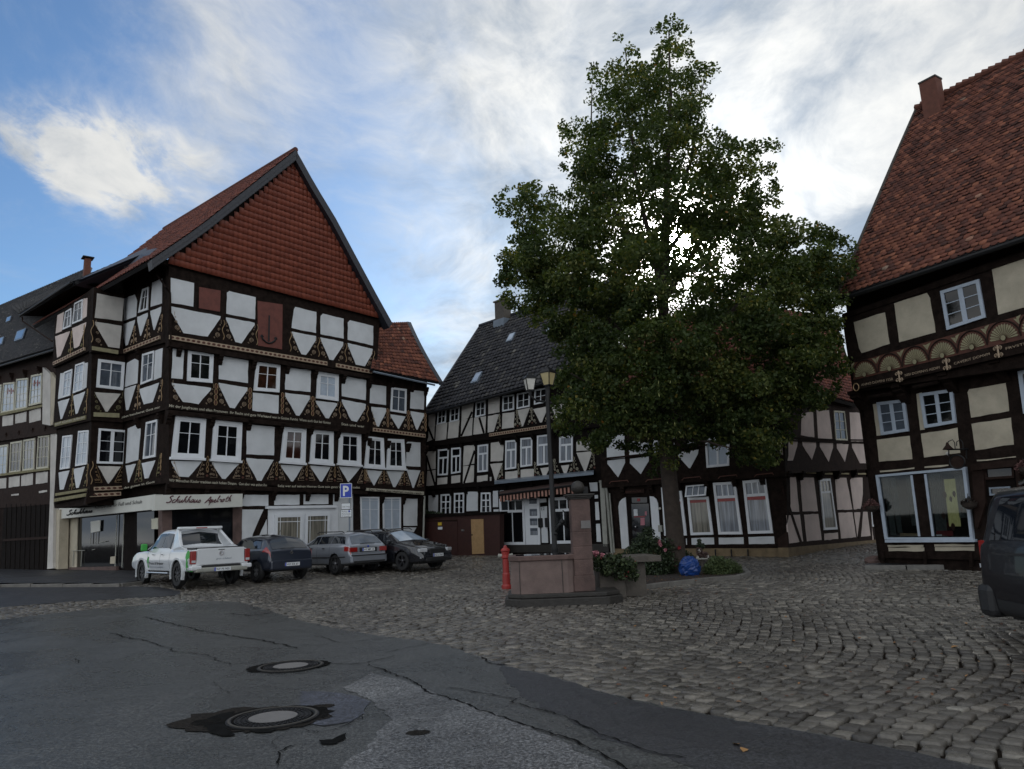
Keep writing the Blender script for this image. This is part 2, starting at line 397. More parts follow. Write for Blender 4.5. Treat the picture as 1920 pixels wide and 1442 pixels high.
def tiles(name, S, tw, th, m, parent, kind='pan', clip=None, jit=.006, lift=.03, base=True, thick=None):
    w = np.linalg.norm(S(1., 0.) - S(0., 0.)); h = np.linalg.norm(S(.5, 1.) - S(.5, 0.)); nu, nv = max(2, int(w / tw)), max(2, int(h / th))
    J, I = np.meshgrid(np.arange(nv), np.arange(-1 if kind == 'biber' else 0, nu)); I = I.ravel().astype(float); J = J.ravel().astype(float)
    if kind == 'biber': I = I + .5 * (J % 2)
    a = np.linspace(0, 1, 5)
    U0 = I[:, None] + a[None, :] * .985; v0 = J[:, None] + np.zeros(5)[None, :]
    if kind == 'pan': prof = np.array([.0, .55, 1.0, .45, .05]) * lift; low = np.zeros(5)
    else: prof = np.zeros(5) + .006; low = np.array([.34, .08, 0., .08, .34])
    js = rng.normal(0, jit, (len(I), 1)); U = np.clip(U0 / nu, 0, 1); Vb = np.clip((v0 + low[None] + js * 3) / nv, 0, 1); Vt = np.clip((v0 + 1.22) / nv, 0, 1)
    e = 1e-3
    cu, cvv = (U[:, 2]), np.clip((J + .5) / nv, e, 1 - e)
    du = S(np.clip(cu + e, 0, 1), cvv) - S(np.clip(cu - e, 0, 1), cvv); dv = S(cu, cvv + e) - S(cu, cvv - e)
    N = np.cross(du, dv); N /= np.linalg.norm(N, axis=1)[:, None] + 1e-12
    if abs(N[:, 2].mean()) > .1: sg = np.sign(N[:, 2].mean())
    else: sg = np.sign(np.median(np.einsum('ij,ij->i', N, EYE - S(cu, cvv))))
    C = S(cu, cvv); N = N * sg
    hb = lift * .9 + prof[None] + js; ht = prof[None] * .9 + 0 * js
    Pb = S(U, Vb) + N[:, None] * hb[..., None]; Pt = S(U, Vt) + N[:, None] * ht[..., None]; Pd = Pb - N[:, None] * (thick or .022)
    keep = np.ones(len(I), bool)
    if clip is not None: keep = clip(C)
    keep &= (U[:, 4] - U[:, 0]) * nu > .4
    Pb, Pt, Pd = Pb[keep], Pt[keep], Pd[keep]; n = len(Pb)
    V = np.concatenate([Pb, Pt, Pd], 1).reshape(-1, 3); o = (np.arange(n) * 15)[:, None]
    F = []
    for k in range(4):
        F.append(o + np.array([k, k + 1, k + 6, k + 5])); F.append(o + np.array([k + 10, k + 11, k + 1, k]))
    rr = np.repeat(rng.random(n), 15)
    return npmesh(name, V, [np.concatenate(F)], m, parent, rr)
def slab(parent, name, m, S, th=.12, nu=6, nv=8, up=0.):
    """solid under-roof following S"""
    uu, vv = np.meshgrid(np.linspace(0, 1, nu + 1), np.linspace(0, 1, nv + 1), indexing='ij'); P = S(uu.ravel(), vv.ravel())
    N = np.cross(S(1., .5) - S(0., .5), S(.5, 1.) - S(.5, 0.)); N /= np.linalg.norm(N)
    if N[2] < 0: N = -N
    T = P + N * up; Bm = P - N * th; idx = lambda i, j: i * (nv + 1) + j; n = len(P); fs = []
    for i in range(nu):
        for j in range(nv):
            fs.append((idx(i, j), idx(i + 1, j), idx(i + 1, j + 1), idx(i, j + 1))); fs.append((n + idx(i, j + 1), n + idx(i + 1, j + 1), n + idx(i + 1, j), n + idx(i, j)))
    for i in range(nu): fs.append((idx(i, 0), n + idx(i, 0), n + idx(i + 1, 0), idx(i + 1, 0))); fs.append((idx(i + 1, nv), n + idx(i + 1, nv), n + idx(i, nv), idx(i, nv)))
    for j in range(nv): fs.append((idx(0, j + 1), n + idx(0, j + 1), n + idx(0, j), idx(0, j))); fs.append((idx(nu, j), n + idx(nu, j), n + idx(nu, j + 1), idx(nu, j + 1)))
    return MB().add(np.concatenate([T, Bm]), fs).build(name, m, parent)
# ---------------------------------------------------------------- text
_tc = {}
def text_geo(s, shear=0., bold=0.):
    key = (s, shear, bold)
    if key not in _tc:
        cu = bpy.data.curves.new('t', 'FONT'); cu.body = s; cu.size = 1.; cu.shear = shear; cu.offset = bold; cu.resolution_u = 3
        ob = bpy.data.objects.new('t', cu); COL.objects.link(ob); dg = bpy.context.evaluated_depsgraph_get()
        me = bpy.data.meshes.new_from_object(ob.evaluated_get(dg)); v = np.array([tuple(q.co) for q in me.vertices]); f = [tuple(p.vertices) for p in me.polygons]
        bpy.data.objects.remove(ob); bpy.data.meshes.remove(me); _tc[key] = (v, f)
    return _tc[key]
def text_on(name, parent, m, pl, s, p0, p1, off, hpx, shear=0., bold=0., hm=None, mb=None):
    """text from pixel p0 (baseline left) to p1 (baseline right), cap height hpx pixels"""
    v, f = text_geo(s, shear, bold); A = pl.pt(p0[0], p0[1], off); Bq = pl.pt(p1[0], p1[1], off); T = pl.pt(p0[0], p0[1] - hpx, off)
    x0, x1 = v[:, 0].min(), v[:, 0].max(); H = (T - A)[2] / .7; out = []
    for x, y, _ in v: out.append(A + (Bq - A) * ((x - x0) / (x1 - x0)) + np.array([0, 0, y * H]))
    own = mb is None; mb = mb or MB(); mb.add(out, f)
    return mb.build(name, m, parent) if own else mb
# ================================================================ setting: ground
def inpoly(px, py, poly):
    poly = np.array(poly); x0, y0 = poly[:, 0], poly[:, 1]; x1, y1 = np.roll(x0, -1), np.roll(y0, -1); c = np.zeros(px.shape, bool)
    for i in range(len(poly)):
        cond = ((y0[i] > py) != (y1[i] > py)) & (px < (x1[i] - x0[i]) * (py - y0[i]) / (y1[i] - y0[i] + 1e-12) + x0[i]); c ^= cond
    return c
def grid_sheet(name, xs, ys, dz, m, kind='structure'):
    X, Y = np.meshgrid(xs, ys, indexing='ij'); V = np.stack([X, Y, gz(X, Y) + dz], -1).reshape(-1, 3); n, k = len(xs), len(ys)
    i, j = np.meshgrid(np.arange(n - 1), np.arange(k - 1), indexing='ij'); i = i.ravel(); j = j.ravel()
    o = npmesh(name, V, [np.stack([i * k + j, (i + 1) * k + j, (i + 1) * k + j + 1, i * k + j + 1], -1)], m, smooth=True); return tag(o, kind=kind)
def gmat(name):
    m = bpy.data.materials.new(name); m.use_nodes = True; t = m.node_tree; t.nodes.clear(); B = NB(t); MATS[name] = m
    p = B.n('ShaderNodeBsdfPrincipled'); B.n('ShaderNodeOutputMaterial', i_0=p.outputs[0]); return m, t, B, p, B.n('ShaderNodeTexCoord').outputs['Object']
# joint earth between the cobbles
mat('joint', (.022, .016, .012), .95, .5, 6, 1., 30, spec=.05)
m, t, B, p, tcc = gmat('cobble')
at = B.n('ShaderNodeAttribute', attribute_name='rnd').outputs['Fac']
c = B.ramp(at, [(0, (.070, .064, .058)), (.3, (.118, .109, .098)), (.75, (.172, .160, .143)), (.97, (.26, .24, .21)), (1, (.34, .33, .30))])
f = B.ramp(B.noise(tcc, 28, 5, .65), [(.3, .62), (.7, 1.1)]); c = B.mix(1., c, f, 'MULTIPLY')
big = B.noise(tcc, .22, 3, .5); dk = B.ramp(big, [(.35, (.70, .66, .62)), (.62, (1.0, .98, .94))]); c = B.mix(1., c, dk, 'MULTIPLY')
t.links.new(c, p.inputs['Base Color']); t.links.new(B.sstep(B.noise(tcc, .5, 4, .6), .3, .7, .16, .36), p.inputs['Roughness'])
bp = B.n('ShaderNodeBump', i_Strength=.6, i_Distance=.012, i_Height=B.noise(tcc, 45, 6, .65)); t.links.new(bp.outputs[0], p.inputs['Normal']); p.inputs['Specular IOR Level'].default_value = .5
def asphalt(name, c0, c1, r0, r1, bs=.55):
    m, t, B, p, tcc = gmat(name)
    sp = B.m('ADD', B.m('MULTIPLY', B.noise(tcc, 34, 2, .7), .5), B.m('MULTIPLY', B.noise(tcc, 95, 2, .7), .5)); md = B.noise(tcc, 7, 6, .7); bg = B.noise(tcc, .5, 6, .62, .8)
    c = B.ramp(bg, [(.35, c0), (.65, c1)]); c = B.mix(1., c, B.ramp(sp, [(.40, .25), (.50, .95), (.60, 2.6)]), 'MULTIPLY'); c = B.mix(1., c, B.ramp(md, [(.3, .70), (.7, 1.2)]), 'MULTIPLY')
    t.links.new(c, p.inputs['Base Color']); t.links.new(B.sstep(B.m('ADD', B.m('MULTIPLY', bg, .7), B.m('MULTIPLY', md, .3)), .42, .60, r0, r1), p.inputs['Roughness']); p.inputs['Specular IOR Level'].default_value = .45
    bp = B.n('ShaderNodeBump', i_Strength=bs, i_Distance=.018, i_Height=sp); bp2 = B.n('ShaderNodeBump', i_Strength=.4, i_Distance=.03, i_Height=md, i_Normal=bp.outputs[0])
    t.links.new(bp2.outputs[0], p.inputs['Normal'])
asphalt('asphalt', (.034, .036, .035), (.054, .055, .053), .24, .46)
asphalt('asphalt_dark', (.016, .016, .019), (.028, .028, .031), .42, .6)
asphalt('asphalt_blue', (.034, .038, .052), (.046, .050, .066), .32, .45)
asphalt('asphalt_worn_sheen', (.075, .076, .080), (.13, .13, .13), .26, .42, .9)  # worn asphalt, made paler still: wet sheen put into the colour
mat('crack', (.012, .012, .012), 1., .6, 10, spec=.05)
xs = np.concatenate([np.linspace(-400, -45, 8), np.arange(-40, 40.1, 1.), np.linspace(45, 400, 8)]); ys = np.concatenate([np.linspace(-300, -12, 8), np.arange(-10, 60.1, 1.), np.linspace(65, 900, 10)])
grid_sheet('ground', xs, ys, -.035, 'joint')
def poly_sheet(name, pix, dz, m, step=.8, kind='structure', world=None, jag=0.):
    """flat sheet following the terrain from a pixel outline"""
    P = world if world is not None else [G(x, y)[:2] for x, y in pix]
    Q = []
    for i, p in enumerate(P):
        q = P[(i + 1) % len(P)]; n = max(1, int(np.linalg.norm(np.array(q) - p) / step)); 
        for k in range(n):
            v = np.array(p) + (np.array(q) - p) * k / n
            if jag: v = v + rng.normal(0, jag, 2)
            Q.append(v)
    import mathutils
    tri = mathutils.geometry.tessellate_polygon([[Vector((q[0], q[1], 0)) for q in Q]])
    V = [(q[0], q[1], float(gz(q[0], q[1])) + dz) for q in Q]
    me = bpy.data.meshes.new(name); me.from_pydata(V, [], [tuple(f) for f in tri]); me.update()
    import bmesh
    bm = bmesh.new(); bm.from_mesh(me)
    for fc in bm.faces:
        if fc.normal.z < 0: fc.normal_flip()
    bm.to_mesh(me); bm.free(); me.materials.append(M(m)); o = bpy.data.objects.new(name, me); COL.objects.link(o); return tag(o, kind=kind)
EDGE = [(-60, 1170), (0, 1162), (100, 1150), (200, 1140), (320, 1131), (410, 1127), (450, 1129), (500, 1143), (560, 1163), (640, 1180), (700, 1190), (780, 1200), (850, 1214), (905, 1232), (950, 1247), (1040, 1270), (1140, 1300), (1260, 1328), (1380, 1349), (1500, 1369), (1600, 1388), (1700, 1408), (1800, 1431), (1920, 1458), (2050, 1490)]
EW = [G(x, y)[:2] for x, y in EDGE]
road = EW + [np.array([EW[-1][0] + 4, EW[-1][1] - 2.]), np.array([12., -14.]), np.array([-14., -14.]), np.array([-19., 8.])]
poly_sheet('asphalt_road', None, .002, 'asphalt', .16, world=road, jag=.022)
LOT = [(-140, 1112), (0, 1099), (120, 1097), (225, 1097), (300, 1100), (338, 1108), (338, 1116), (260, 1121), (150, 1127), (60, 1134), (0, 1139), (-140, 1156)]
poly_sheet('parking_asphalt', LOT, .002, 'asphalt_dark', .5)
LW = [G(x, y)[:2] for x, y in LOT]
PAVE = [(-200, 1117), (0, 1098), (120, 1096), (226, 1096), (262, 1090), (262, 1060), (100, 1045), (-200, 1055)]
# patches and cracks in the road
PATCH = [('asphalt_patch', 'asphalt_dark', [(930, 1243), (1040, 1272), (1140, 1302), (1260, 1330), (1380, 1351), (1500, 1371), (1600, 1390), (1700, 1410), (1800, 1434), (1900, 1460), (1700, 1500), (1420, 1480), (1330, 1447), (1240, 1420), (1130, 1385), (1060, 1345), (1000, 1320), (960, 1290)]),
    ('asphalt_patch', 'asphalt_worn_sheen', [(700, 1262), (760, 1280), (840, 1310), (900, 1330), (960, 1352), (1040, 1385), (1120, 1425), (1180, 1470), (700, 1500), (640, 1440), (690, 1400), (735, 1350), (690, 1310), (640, 1290)]),
    ('asphalt_patch', 'asphalt_blue', [(560, 1297), (620, 1298), (670, 1306), (690, 1318), (688, 1338), (660, 1352), (610, 1362), (560, 1350)])]
for k, (nm, mt, pp) in enumerate(PATCH): poly_sheet(nm, pp, .004 + .002 * k, mt, .12, jag=.018)
CR = [([(690, 1246), (730, 1262), (775, 1280), (800, 1297), (840, 1306), (880, 1325), (930, 1340), (990, 1366), (1030, 1376), (1090, 1400), (1150, 1430), (1200, 1460)], .028),
      ([(840, 1290), (880, 1300), (930, 1305), (975, 1312), (960, 1318), (1010, 1330), (1080, 1354), (1130, 1377), (1200, 1408), (1290, 1424)], .022),
      ([(205, 1188), (240, 1196), (275, 1203)], .04), ([(275, 1203), (330, 1222), (395, 1229), (405, 1240), (440, 1248), (470, 1244)], .022), ([(270, 1157), (330, 1172), (400, 1188), (470, 1198), (560, 1216)], .04),
      ([(610, 1245), (660, 1246), (690, 1243), (750, 1230)], .025), ([(430, 1150), (470, 1155), (510, 1150)], .06), ([(590, 1163), (640, 1170)], .05), ([(590, 1193), (640, 1205), (700, 1200), (760, 1193)], .02),
      ([(520, 1440), (525, 1412), (545, 1400), (575, 1396)], .02), ([(515, 1408), (512, 1392), (530, 1380)], .008), ([(600, 1394), (620, 1398), (640, 1390), (648, 1376)], .025), ([(400, 1278), (415, 1290), (427, 1302)], .008),
      ([(140, 1235), (146, 1246)], .02), ([(250, 1402), (275, 1397)], .012), ([(720, 1225), (775, 1212), (810, 1206)], .02), ([(900, 1232), (920, 1243), (960, 1250)], .03), ([(560, 1370), (600, 1376), (650, 1360), (690, 1340)], .015)]
mb = MB()
for pts, w in CR:
    P = [G(x, y)[:2] for x, y in pts]; Q = []
    for i in range(len(P) - 1):
        n = max(2, int(np.linalg.norm(P[i + 1] - P[i]) / .05))
        for k in range(n): Q.append(P[i] + (P[i + 1] - P[i]) * k / n)
    Q.append(P[-1]); L = []; dr = 0
    for i, q in enumerate(Q):
        d = Q[min(i + 1, len(Q) - 1)] - Q[max(i - 1, 0)]; d = d / (np.linalg.norm(d) + 1e-9); nn = np.array([-d[1], d[0]]); dr = dr * .8 + rng.normal(0, .012)
        ww = w * .75 * (.25 + 1.1 * rng.random()) * (1 if 0 < i < len(Q) - 1 else .1); q = q + nn * dr; L.append((q + nn * ww / 2, q - nn * ww / 2))
    vs = [(x[0], x[1], float(gz(*x)) + .011) for l in L for x in l]; mb.add(vs, [(2 * i, 2 * i + 1, 2 * i + 3, 2 * i + 2) for i in range(len(L) - 1)])
tag(mb.build('asphalt_cracks', 'crack'), kind='structure')
poly_sheet('road_hole', [(600, 1391), (625, 1388), (645, 1378), (648, 1388), (630, 1396), (606, 1398)], .012, 'crack', .06, jag=.01)
poly_sheet('road_hole', [(384, 1350), (410, 1342), (440, 1336), (425, 1372), (440, 1382), (420, 1384), (385, 1372)], .012, 'crack', .05, jag=.012)
poly_sheet('road_hole', [(452, 1366), (520, 1369), (505, 1377), (470, 1374)], .0125, 'crack', .05, jag=.01)
# ---- cobbles
def cobbles():
    poly = EW + [np.array([24., 5.]), np.array([34., 44.]), np.array([-6., 52.]), np.array([-48., 40.]), np.array([-45., 22.])]
    cand = []
    sx, sy = .172, .155
    a = R(28); ca, sa = math.cos(a), math.sin(a)
    nu, nv = 540, 500
    ii, jj = np.meshgrid(np.arange(-nu // 2, nu // 2), np.arange(-nv // 2, nv // 2), indexing='ij'); rowoff = rng.random(nv) * 1.
    u = (ii + rowoff[None, :]) * sx + rng.normal(0, .022, ii.shape); v = jj * sy + rng.normal(0, .012, ii.shape)
    cx, cy = 2., 20.
    def warp(u, v):
        w = v + .50 * np.sin(u * .62 + .25 * np.sin(v * .35)) + .10 * np.sin(u * 1.25 + 1.1)
        q = u + .25 * np.sin(v * .5)
        return cx + q * sa + w * ca, cy + q * ca - w * sa
    X, Y = warp(u, v)
    keep = inpoly(X, Y, poly) & ~inpoly(X, Y, LW) & (Y > 4)
    # frame limits
    az = np.degrees(np.arctan2(X, Y)); keep &= (az > -41) & (az < 54)
    u, v, X, Y = u[keep], v[keep], X[keep], Y[keep]; jjk = jj[keep]; n = len(u); print('cobbles', n)
    K = 8; th = np.linspace(0, 2 * np.pi, K, endpoint=False) + .39
    su = .5 * sx * (.87 + .13 * rng.random(n)); sv = .5 * sy * (.88 + .09 * rng.random(n)); pw = .36
    cu = np.sign(np.cos(th)) * np.abs(np.cos(th)) ** pw; sv_ = np.sign(np.sin(th)) * np.abs(np.sin(th)) ** pw
    jr = 1 + rng.normal(0, .055, (n, K)); tw = rng.normal(0, .10, n)[:, None]
    lu = su[:, None] * cu[None] * jr; lv = sv[:, None] * sv_[None] * jr; lu, lv = lu + lv * tw, lv - lu * tw
    hz = rng.normal(0, .006, n); tx = rng.normal(0, .035, n)[:, None]; ty = rng.normal(0, .035, n)[:, None]
    rings = []
    for sc, dz in ((1.0, -.05), (.975, -.007), (.86, .0), (.42, .002)):
        x, y = warp(u[:, None] + lu * sc, v[:, None] + lv * sc); z = gz(x, y) + hz[:, None] + dz + tx * lu * sc + ty * lv * sc; rings.append(np.stack([x, y, z], -1))
    xc, yc = warp(u, v); cen = np.stack([xc, yc, gz(xc, yc) + hz + .004], -1)[:, None]
    V = np.concatenate(rings + [cen], 1); nvv = V.shape[1]; V = V.reshape(-1, 3); o = (np.arange(n) * nvv)[:, None]; F4 = []
    for r_ in range(3):
        for k in range(K): k2 = (k + 1) % K; F4.append(o + np.array([r_ * K + k, r_ * K + k2, (r_ + 1) * K + k2, (r_ + 1) * K + k]))
    F3 = [o + np.array([3 * K + k, 3 * K + (k + 1) % K, 4 * K]) for k in range(K)]
    rr = np.clip(rng.random(n) * .96 + .0, 0, .965); wh = rng.random(n) < .0008; rr[wh] = 1.
    ob = npmesh('cobblestones', V, [np.concatenate(F4), np.concatenate(F3)], 'cobble', None, np.repeat(rr, nvv), smooth=False); tag(ob, kind='structure')
cobbles()
def kerbline(name, pix, w, h, seg, m, kind='structure', parent=None, gap=.012, base=None, world=None):
    P = world or [G(x, y)[:2] for x, y in pix]; mb = MB()
    for i in range(len(P) - 1):
        d = P[i + 1] - P[i]; L = np.linalg.norm(d); n = max(1, round(L / seg)); d = d / L; ang = math.atan2(d[1], d[0])
        for k in range(n):
            c = P[i] + d * L * (k + .5) / n; z = float(gz(*c)); mb.box((c[0], c[1], z + h / 2 - .03 + rng.normal(0, .004)), (L / n - gap, w, h + .06), ang + rng.normal(0, .01))
    o = mb.build(name, m, parent, bevel=.012)
    return tag(o, kind=kind) if kind else o
poly_sheet('pavement', PAVE, .09, 'asphalt_dark', .6)
kerbline('pavement_kerb', [(-200, 1119), (0, 1100), (120, 1098), (226, 1098), (264, 1092)], .14, .10, 1., 'kerb')
# manhole covers
def manhole(x, y, label):
    c = G(x, y, .006); t = thing('manhole_cover', label, 'manhole', c)
    for nm, mt, prof in (('frame', 'metal_black', [(.40, 0), (.40, .012), (.355, .014), (.352, .004), (.335, .004)]), ('cover_ring', 'metal_black', [(.33, 0), (.33, .012), (.20, .012)]), ('concrete_centre', 'sign_grey', [(.21, 0), (.21, .016)])):
        MB().lathe(prof, c, 48, 'z', 0., nm != 'frame').build(nm, mt, t)
    mb = MB()
    for k in range(40):
        for r_ in (.23, .27, .31): a = 2 * math.pi * (k + (.5 if r_ == .27 else 0)) / 40; mb.box(c + np.array([r_ * math.cos(a), r_ * math.sin(a), .015]), (.018, .026, .008), a)
    mb.build('grip_studs', 'metal_black', t)
    MB().lathe(caps=False, c=c, n=48, prof=[(.385, .012), (.385, .018), (.365, .018), (.365, .012)]).build('rim', 'rust2', t)
mat('rust2', (.07, .062, .05), .6, .5, 20); mat('sign_grey', (.18, .17, .165), .8, .2, 30, .6, 60)
def ringpatch(x, y, r0, ext, m, dz, seed):
    g = np.random.default_rng(seed); c = G(x, y)[:2]; P = []
    for a in np.linspace(0, 2 * np.pi, 46)[:-1]:
        r = r0 * (1 + .10 * math.sin(2 * a + 1) + g.normal(0, .06)) + ext * max(0, math.cos(a - math.pi + .25)) ** 3 * (1 + g.normal(0, .15)); P.append(c + r * np.array([math.cos(a), math.sin(a)]))
    poly_sheet('broken_asphalt', None, dz, m, .5, world=P)
mat('pit', (.014, .013, .012), .9, .8, 30, 1., 40, spec=.05); mat('grit', (.034, .029, .025), .9, .8, 30, 1., 50, spec=.1)
ringpatch(545, 1250, .43, .06, 'pit', .0105, 1); ringpatch(512, 1347, .45, .05, 'pit', .0115, 2); ringpatch(505, 1350, .47, .36, 'grit', .0105, 3); ringpatch(395, 1356, .12, .05, 'pit', .0125, 5); ringpatch(786, 1376, .08, .02, 'grit', .0107, 6); ringpatch(608, 1326, .09, .03, 'grit', .0108, 7)
manhole(545, 1250, 'round cast iron manhole cover with pale concrete centre, the farther of two in the asphalt')
manhole(512, 1347, 'round manhole cover nearest the camera, with broken dark asphalt around its rim')
# ================================================================ carving helpers (relief in plane metres)
def ribbon(mb, pl, pts, w, off):
    n = len(pts); L = []
    for i in range(n):
        a = pts[max(i - 1, 0)]; c = pts[min(i + 1, n - 1)]; dx, dy = c[0] - a[0], c[1] - a[1]; l = math.hypot(dx, dy) + 1e-9
        ww = w if not hasattr(w, '__len__') else w[i]
        L.append((pts[i][0] - dy / l * ww / 2, pts[i][1] + dx / l * ww / 2)); L.append((pts[i][0] + dy / l * ww / 2, pts[i][1] - dx / l * ww / 2))
    m = [((L[2 * i][0] + L[2 * i + 1][0]) / 2, (L[2 * i][1] + L[2 * i + 1][1]) / 2) for i in range(n)]
    vs = []
    for i in range(n): vs += [pl.xyz(*L[2 * i], off), pl.xyz(*m[i], off + .02), pl.xyz(*L[2 * i + 1], off)]
    fs = []
    for i in range(n - 1): fs += [(3 * i, 3 * i + 1, 3 * i + 4, 3 * i + 3), (3 * i + 1, 3 * i + 2, 3 * i + 5, 3 * i + 4)]
    mb.add(vs, fs)
def spiral(mb, pl, u, z, r, turns, w, off, s=1, ph=-1.57):
    n = int(14 * turns) + 2; ribbon(mb, pl, [(u + s * r * (1 - .86 * i / n) * math.cos(ph + 2 * math.pi * turns * i / n), z + r * (1 - .86 * i / n) * math.sin(ph + 2 * math.pi * turns * i / n)) for i in range(n + 1)], w, off)
def oval(mb, pl, u, z, ru, rz, w, off): ribbon(mb, pl, [(u + ru * math.cos(t), z + rz * math.sin(t)) for t in np.linspace(0, 2 * math.pi, 15)], w, off)
def disc(mb, pl, u, z, ru, rz, off, n=12):
    mb.add([pl.xyz(u + ru * math.cos(2 * math.pi * k / n), z + rz * math.sin(2 * math.pi * k / n), off) for k in range(n)], [tuple(range(n))])
def foot(parent, pl, x, yt, yb, off, kind='chain', sides='LR', m='ornament', ms='ornament_gold', hw=.13, tri='spiral', sc=1.):
    u, z0 = pl.uz(x, yb, off); _, z1 = pl.uz(x, yt, off); H = (z1 - z0); mb = MB(); mr = MB()
    if kind == 'chain':
        n = 4; r_ = H / n / 2
        for k in range(n): oval(mb, pl, u, z0 + r_ * (2 * k + 1), .062 * sc, r_ * .98, .026, off + .012); disc(mr, pl, u, z0 + r_ * (2 * k + 1), .045 * sc, r_ * .75, off + .008)
    elif kind == 'wave':
        ribbon(mb, pl, [(u + .045 * sc * math.sin(t * 2 * math.pi * 1.5), z0 + H * t) for t in np.linspace(0, 1, 22)], .03, off + .012)
    elif kind == 'knot':
        for sg in (-1, 1): ribbon(mb, pl, [(u + sg * .045 * sc * math.sin(t * 2 * math.pi * 1.5), z0 + H * (.25 + .75 * t)) for t in np.linspace(0, 1, 20)], .02, off + .012)
        spiral(mb, pl, u, z0 + H * .3, .05, 1.2, .02, off + .012); disc(mr, pl, u, z0 + H * .1, .05, .05, off + .006)
    if mb.v:
        o = mb.build('carving', ms, parent)
        if mr.v: mr.build('carving_ground', 'carved_red', o)
    mt = MB()
    for s in (-1, 1):
        if ('L' if s < 0 else 'R') not in sides: continue
        if tri == 'spiral':
            spiral(mt, pl, u + s * (hw + .125 * sc), z0 + H * .17 + .03, .105 * sc, 2.1, .022, off + .010, s); spiral(mt, pl, u + s * (hw + .075 * sc), z0 + H * .50, .06 * sc, 1.5, .018, off + .010, s)
            spiral(mt, pl, u + s * (hw + .035 * sc), z0 + H * .72, .032 * sc, 1.2, .015, off + .010, s); ribbon(mt, pl, [(u + s * hw, z0 + H * .78), (u + s * (hw + .01), z0 + H * .98)], .014, off + .010)
            spiral(mt, pl, u + s * (hw + .27 * sc), z0 + .045, .035 * sc, 1.2, .018, off + .010, -s)
        else:
            for (a, bb, r_, tt) in ((.06, .10, .05, 1.3), (.17, .09, .055, 1.3), (.28, .05, .035, 1.2), (.10, .28, .05, 1.2), (.05, .42, .04, 1.2), (.17, .22, .035, 1.2), (.05, .60, .03, 1.1)):
                spiral(mt, pl, u + s * (hw + a * sc), z0 + H * .05 + bb * H * 1.25, r_ * sc, tt, .017, off + .010, s if int(a * 100) % 2 else -s, rng.random() * 6)
            ribbon(mt, pl, [(u + s * (hw + .02), z0 + .03), (u + s * (hw + .30 * sc), z0 + .02)], .014, off + .01); ribbon(mt, pl, [(u + s * (hw + .31 * sc), z0 + .03), (u + s * (hw + .03), z0 + H * .95)], .012, off + .01)
    if mt.v: mt.build('scroll_carving', m, parent)
def band(parent, pl, a, c, hpx, off, th, m, name='carved_band'):
    """slab between pixels a and c (top edge), height hpx pixels"""
    f = [pl.pt(a[0], a[1], off), pl.pt(c[0], c[1], off), pl.pt(c[0], c[1] + hpx[1], off), pl.pt(a[0], a[1] + hpx[0], off)]
    return MB().prism(f, [p - pl.n * th for p in f]).build(name, m, parent)
def chainband(parent, pl, a, c, hpx, off, n, th=.12):
    o = band(parent, pl, a, c, (hpx, hpx), off, th, 'ornament'); mb = MB()
    A = pl.uz(a[0], a[1] + hpx / 2, off); Cc = pl.uz(c[0], c[1] + hpx / 2, off); hh = (pl.uz(a[0], a[1], off)[1] - A[1])
    for k in range(n):
        t = (k + .5) / n; disc(mb, pl, A[0] + (Cc[0] - A[0]) * t, A[1] + (Cc[1] - A[1]) * t, (Cc[0] - A[0]) / n * .36, hh * .62, off + .008, 10)
    mb.build('oval_link', 'carved_red', o)
def inscription(parent, pl, s, p0, p1, off, hpx, m='ornament_light', ground=None):
    text_on('inscription', parent, m, pl, s, p0, p1, off + .012, hpx, 0., .012)
def bracket(parent, pl, x, y, off, h=.42, w=.17, proj=.22, m='timber', mb=None):
    u, z = pl.uz(x, y, off); own = mb is None; mb = mb or MB()
    prof = [(0, 0), (proj, 0), (proj, -.10), (proj * .8, -.14), (proj * .85, -.20), (proj * .5, -.26), (proj * .5, -.32), (.03, -h), (0, -h)]
    A = [pl.xyz(u - w / 2, z + b_, off + a_) for a_, b_ in prof]; Bq = [pl.xyz(u + w / 2, z + b_, off + a_) for a_, b_ in prof]
    mb.prism(A, Bq)
    return mb.build('bracket', m, parent) if own else None
def wall(parent, pl, pts, off, th=.35, m='timber', name='timber_frame'): return panel(name, parent, m, pl, pts, off, th)
def core(parent, pts, z0, z1, m='timber', name='inner_walls'):
    mb = MB(); mb.prism([np.array([x, y, z1]) for x, y in pts], [np.array([x, y, z0]) for x, y in pts]); return mb.build(name, m, parent)
def pan(parent, pl, off, lst, m='plaster_white', th=.05):
    for q in lst: panel('plaster_panel', parent, m, pl, q, off + .008, th)
# ================================================================ planes
_c = ray(318, 1010); CF = _c[:2] / _c[1] * 29.0
F = Pl(CF, 45); S = Pl(CF, 130)
_c = ray(940, 1000); B2 = Pl(_c[:2] / _c[1] * 36.0, 132)
PF = Pl(B2.pt(1125, 980)[:2], 128); PS = Pl(PF.pt(1476, 980)[:2], 46)
_c = ray(1650, 1010); D = Pl(_c[:2] / _c[1] * 22.4, 149.4)
# ================================================================ carved corner house (main)
base = np.array([*CF, float(gz(*CF))])
H1 = thing('half_timbered_house', 'four storey white half timbered corner house with red tile hung gable and shoe shop', 'house', base)
z3, z4, z5, z1c = ZM(280, 260, 4.0), ZM(280, 600, 4.243), ZM(520, 600, 4.241), ZM(0, 460, 4.507)
z2c, z6, z7, z50 = ZM(0, 760, 4.24), ZM(240, 880, 6.0), ZM(540, 880, 6.0), ZM(500, 880, 6.194)
o3, o2, o1, o0 = .55, .37, .19, .0
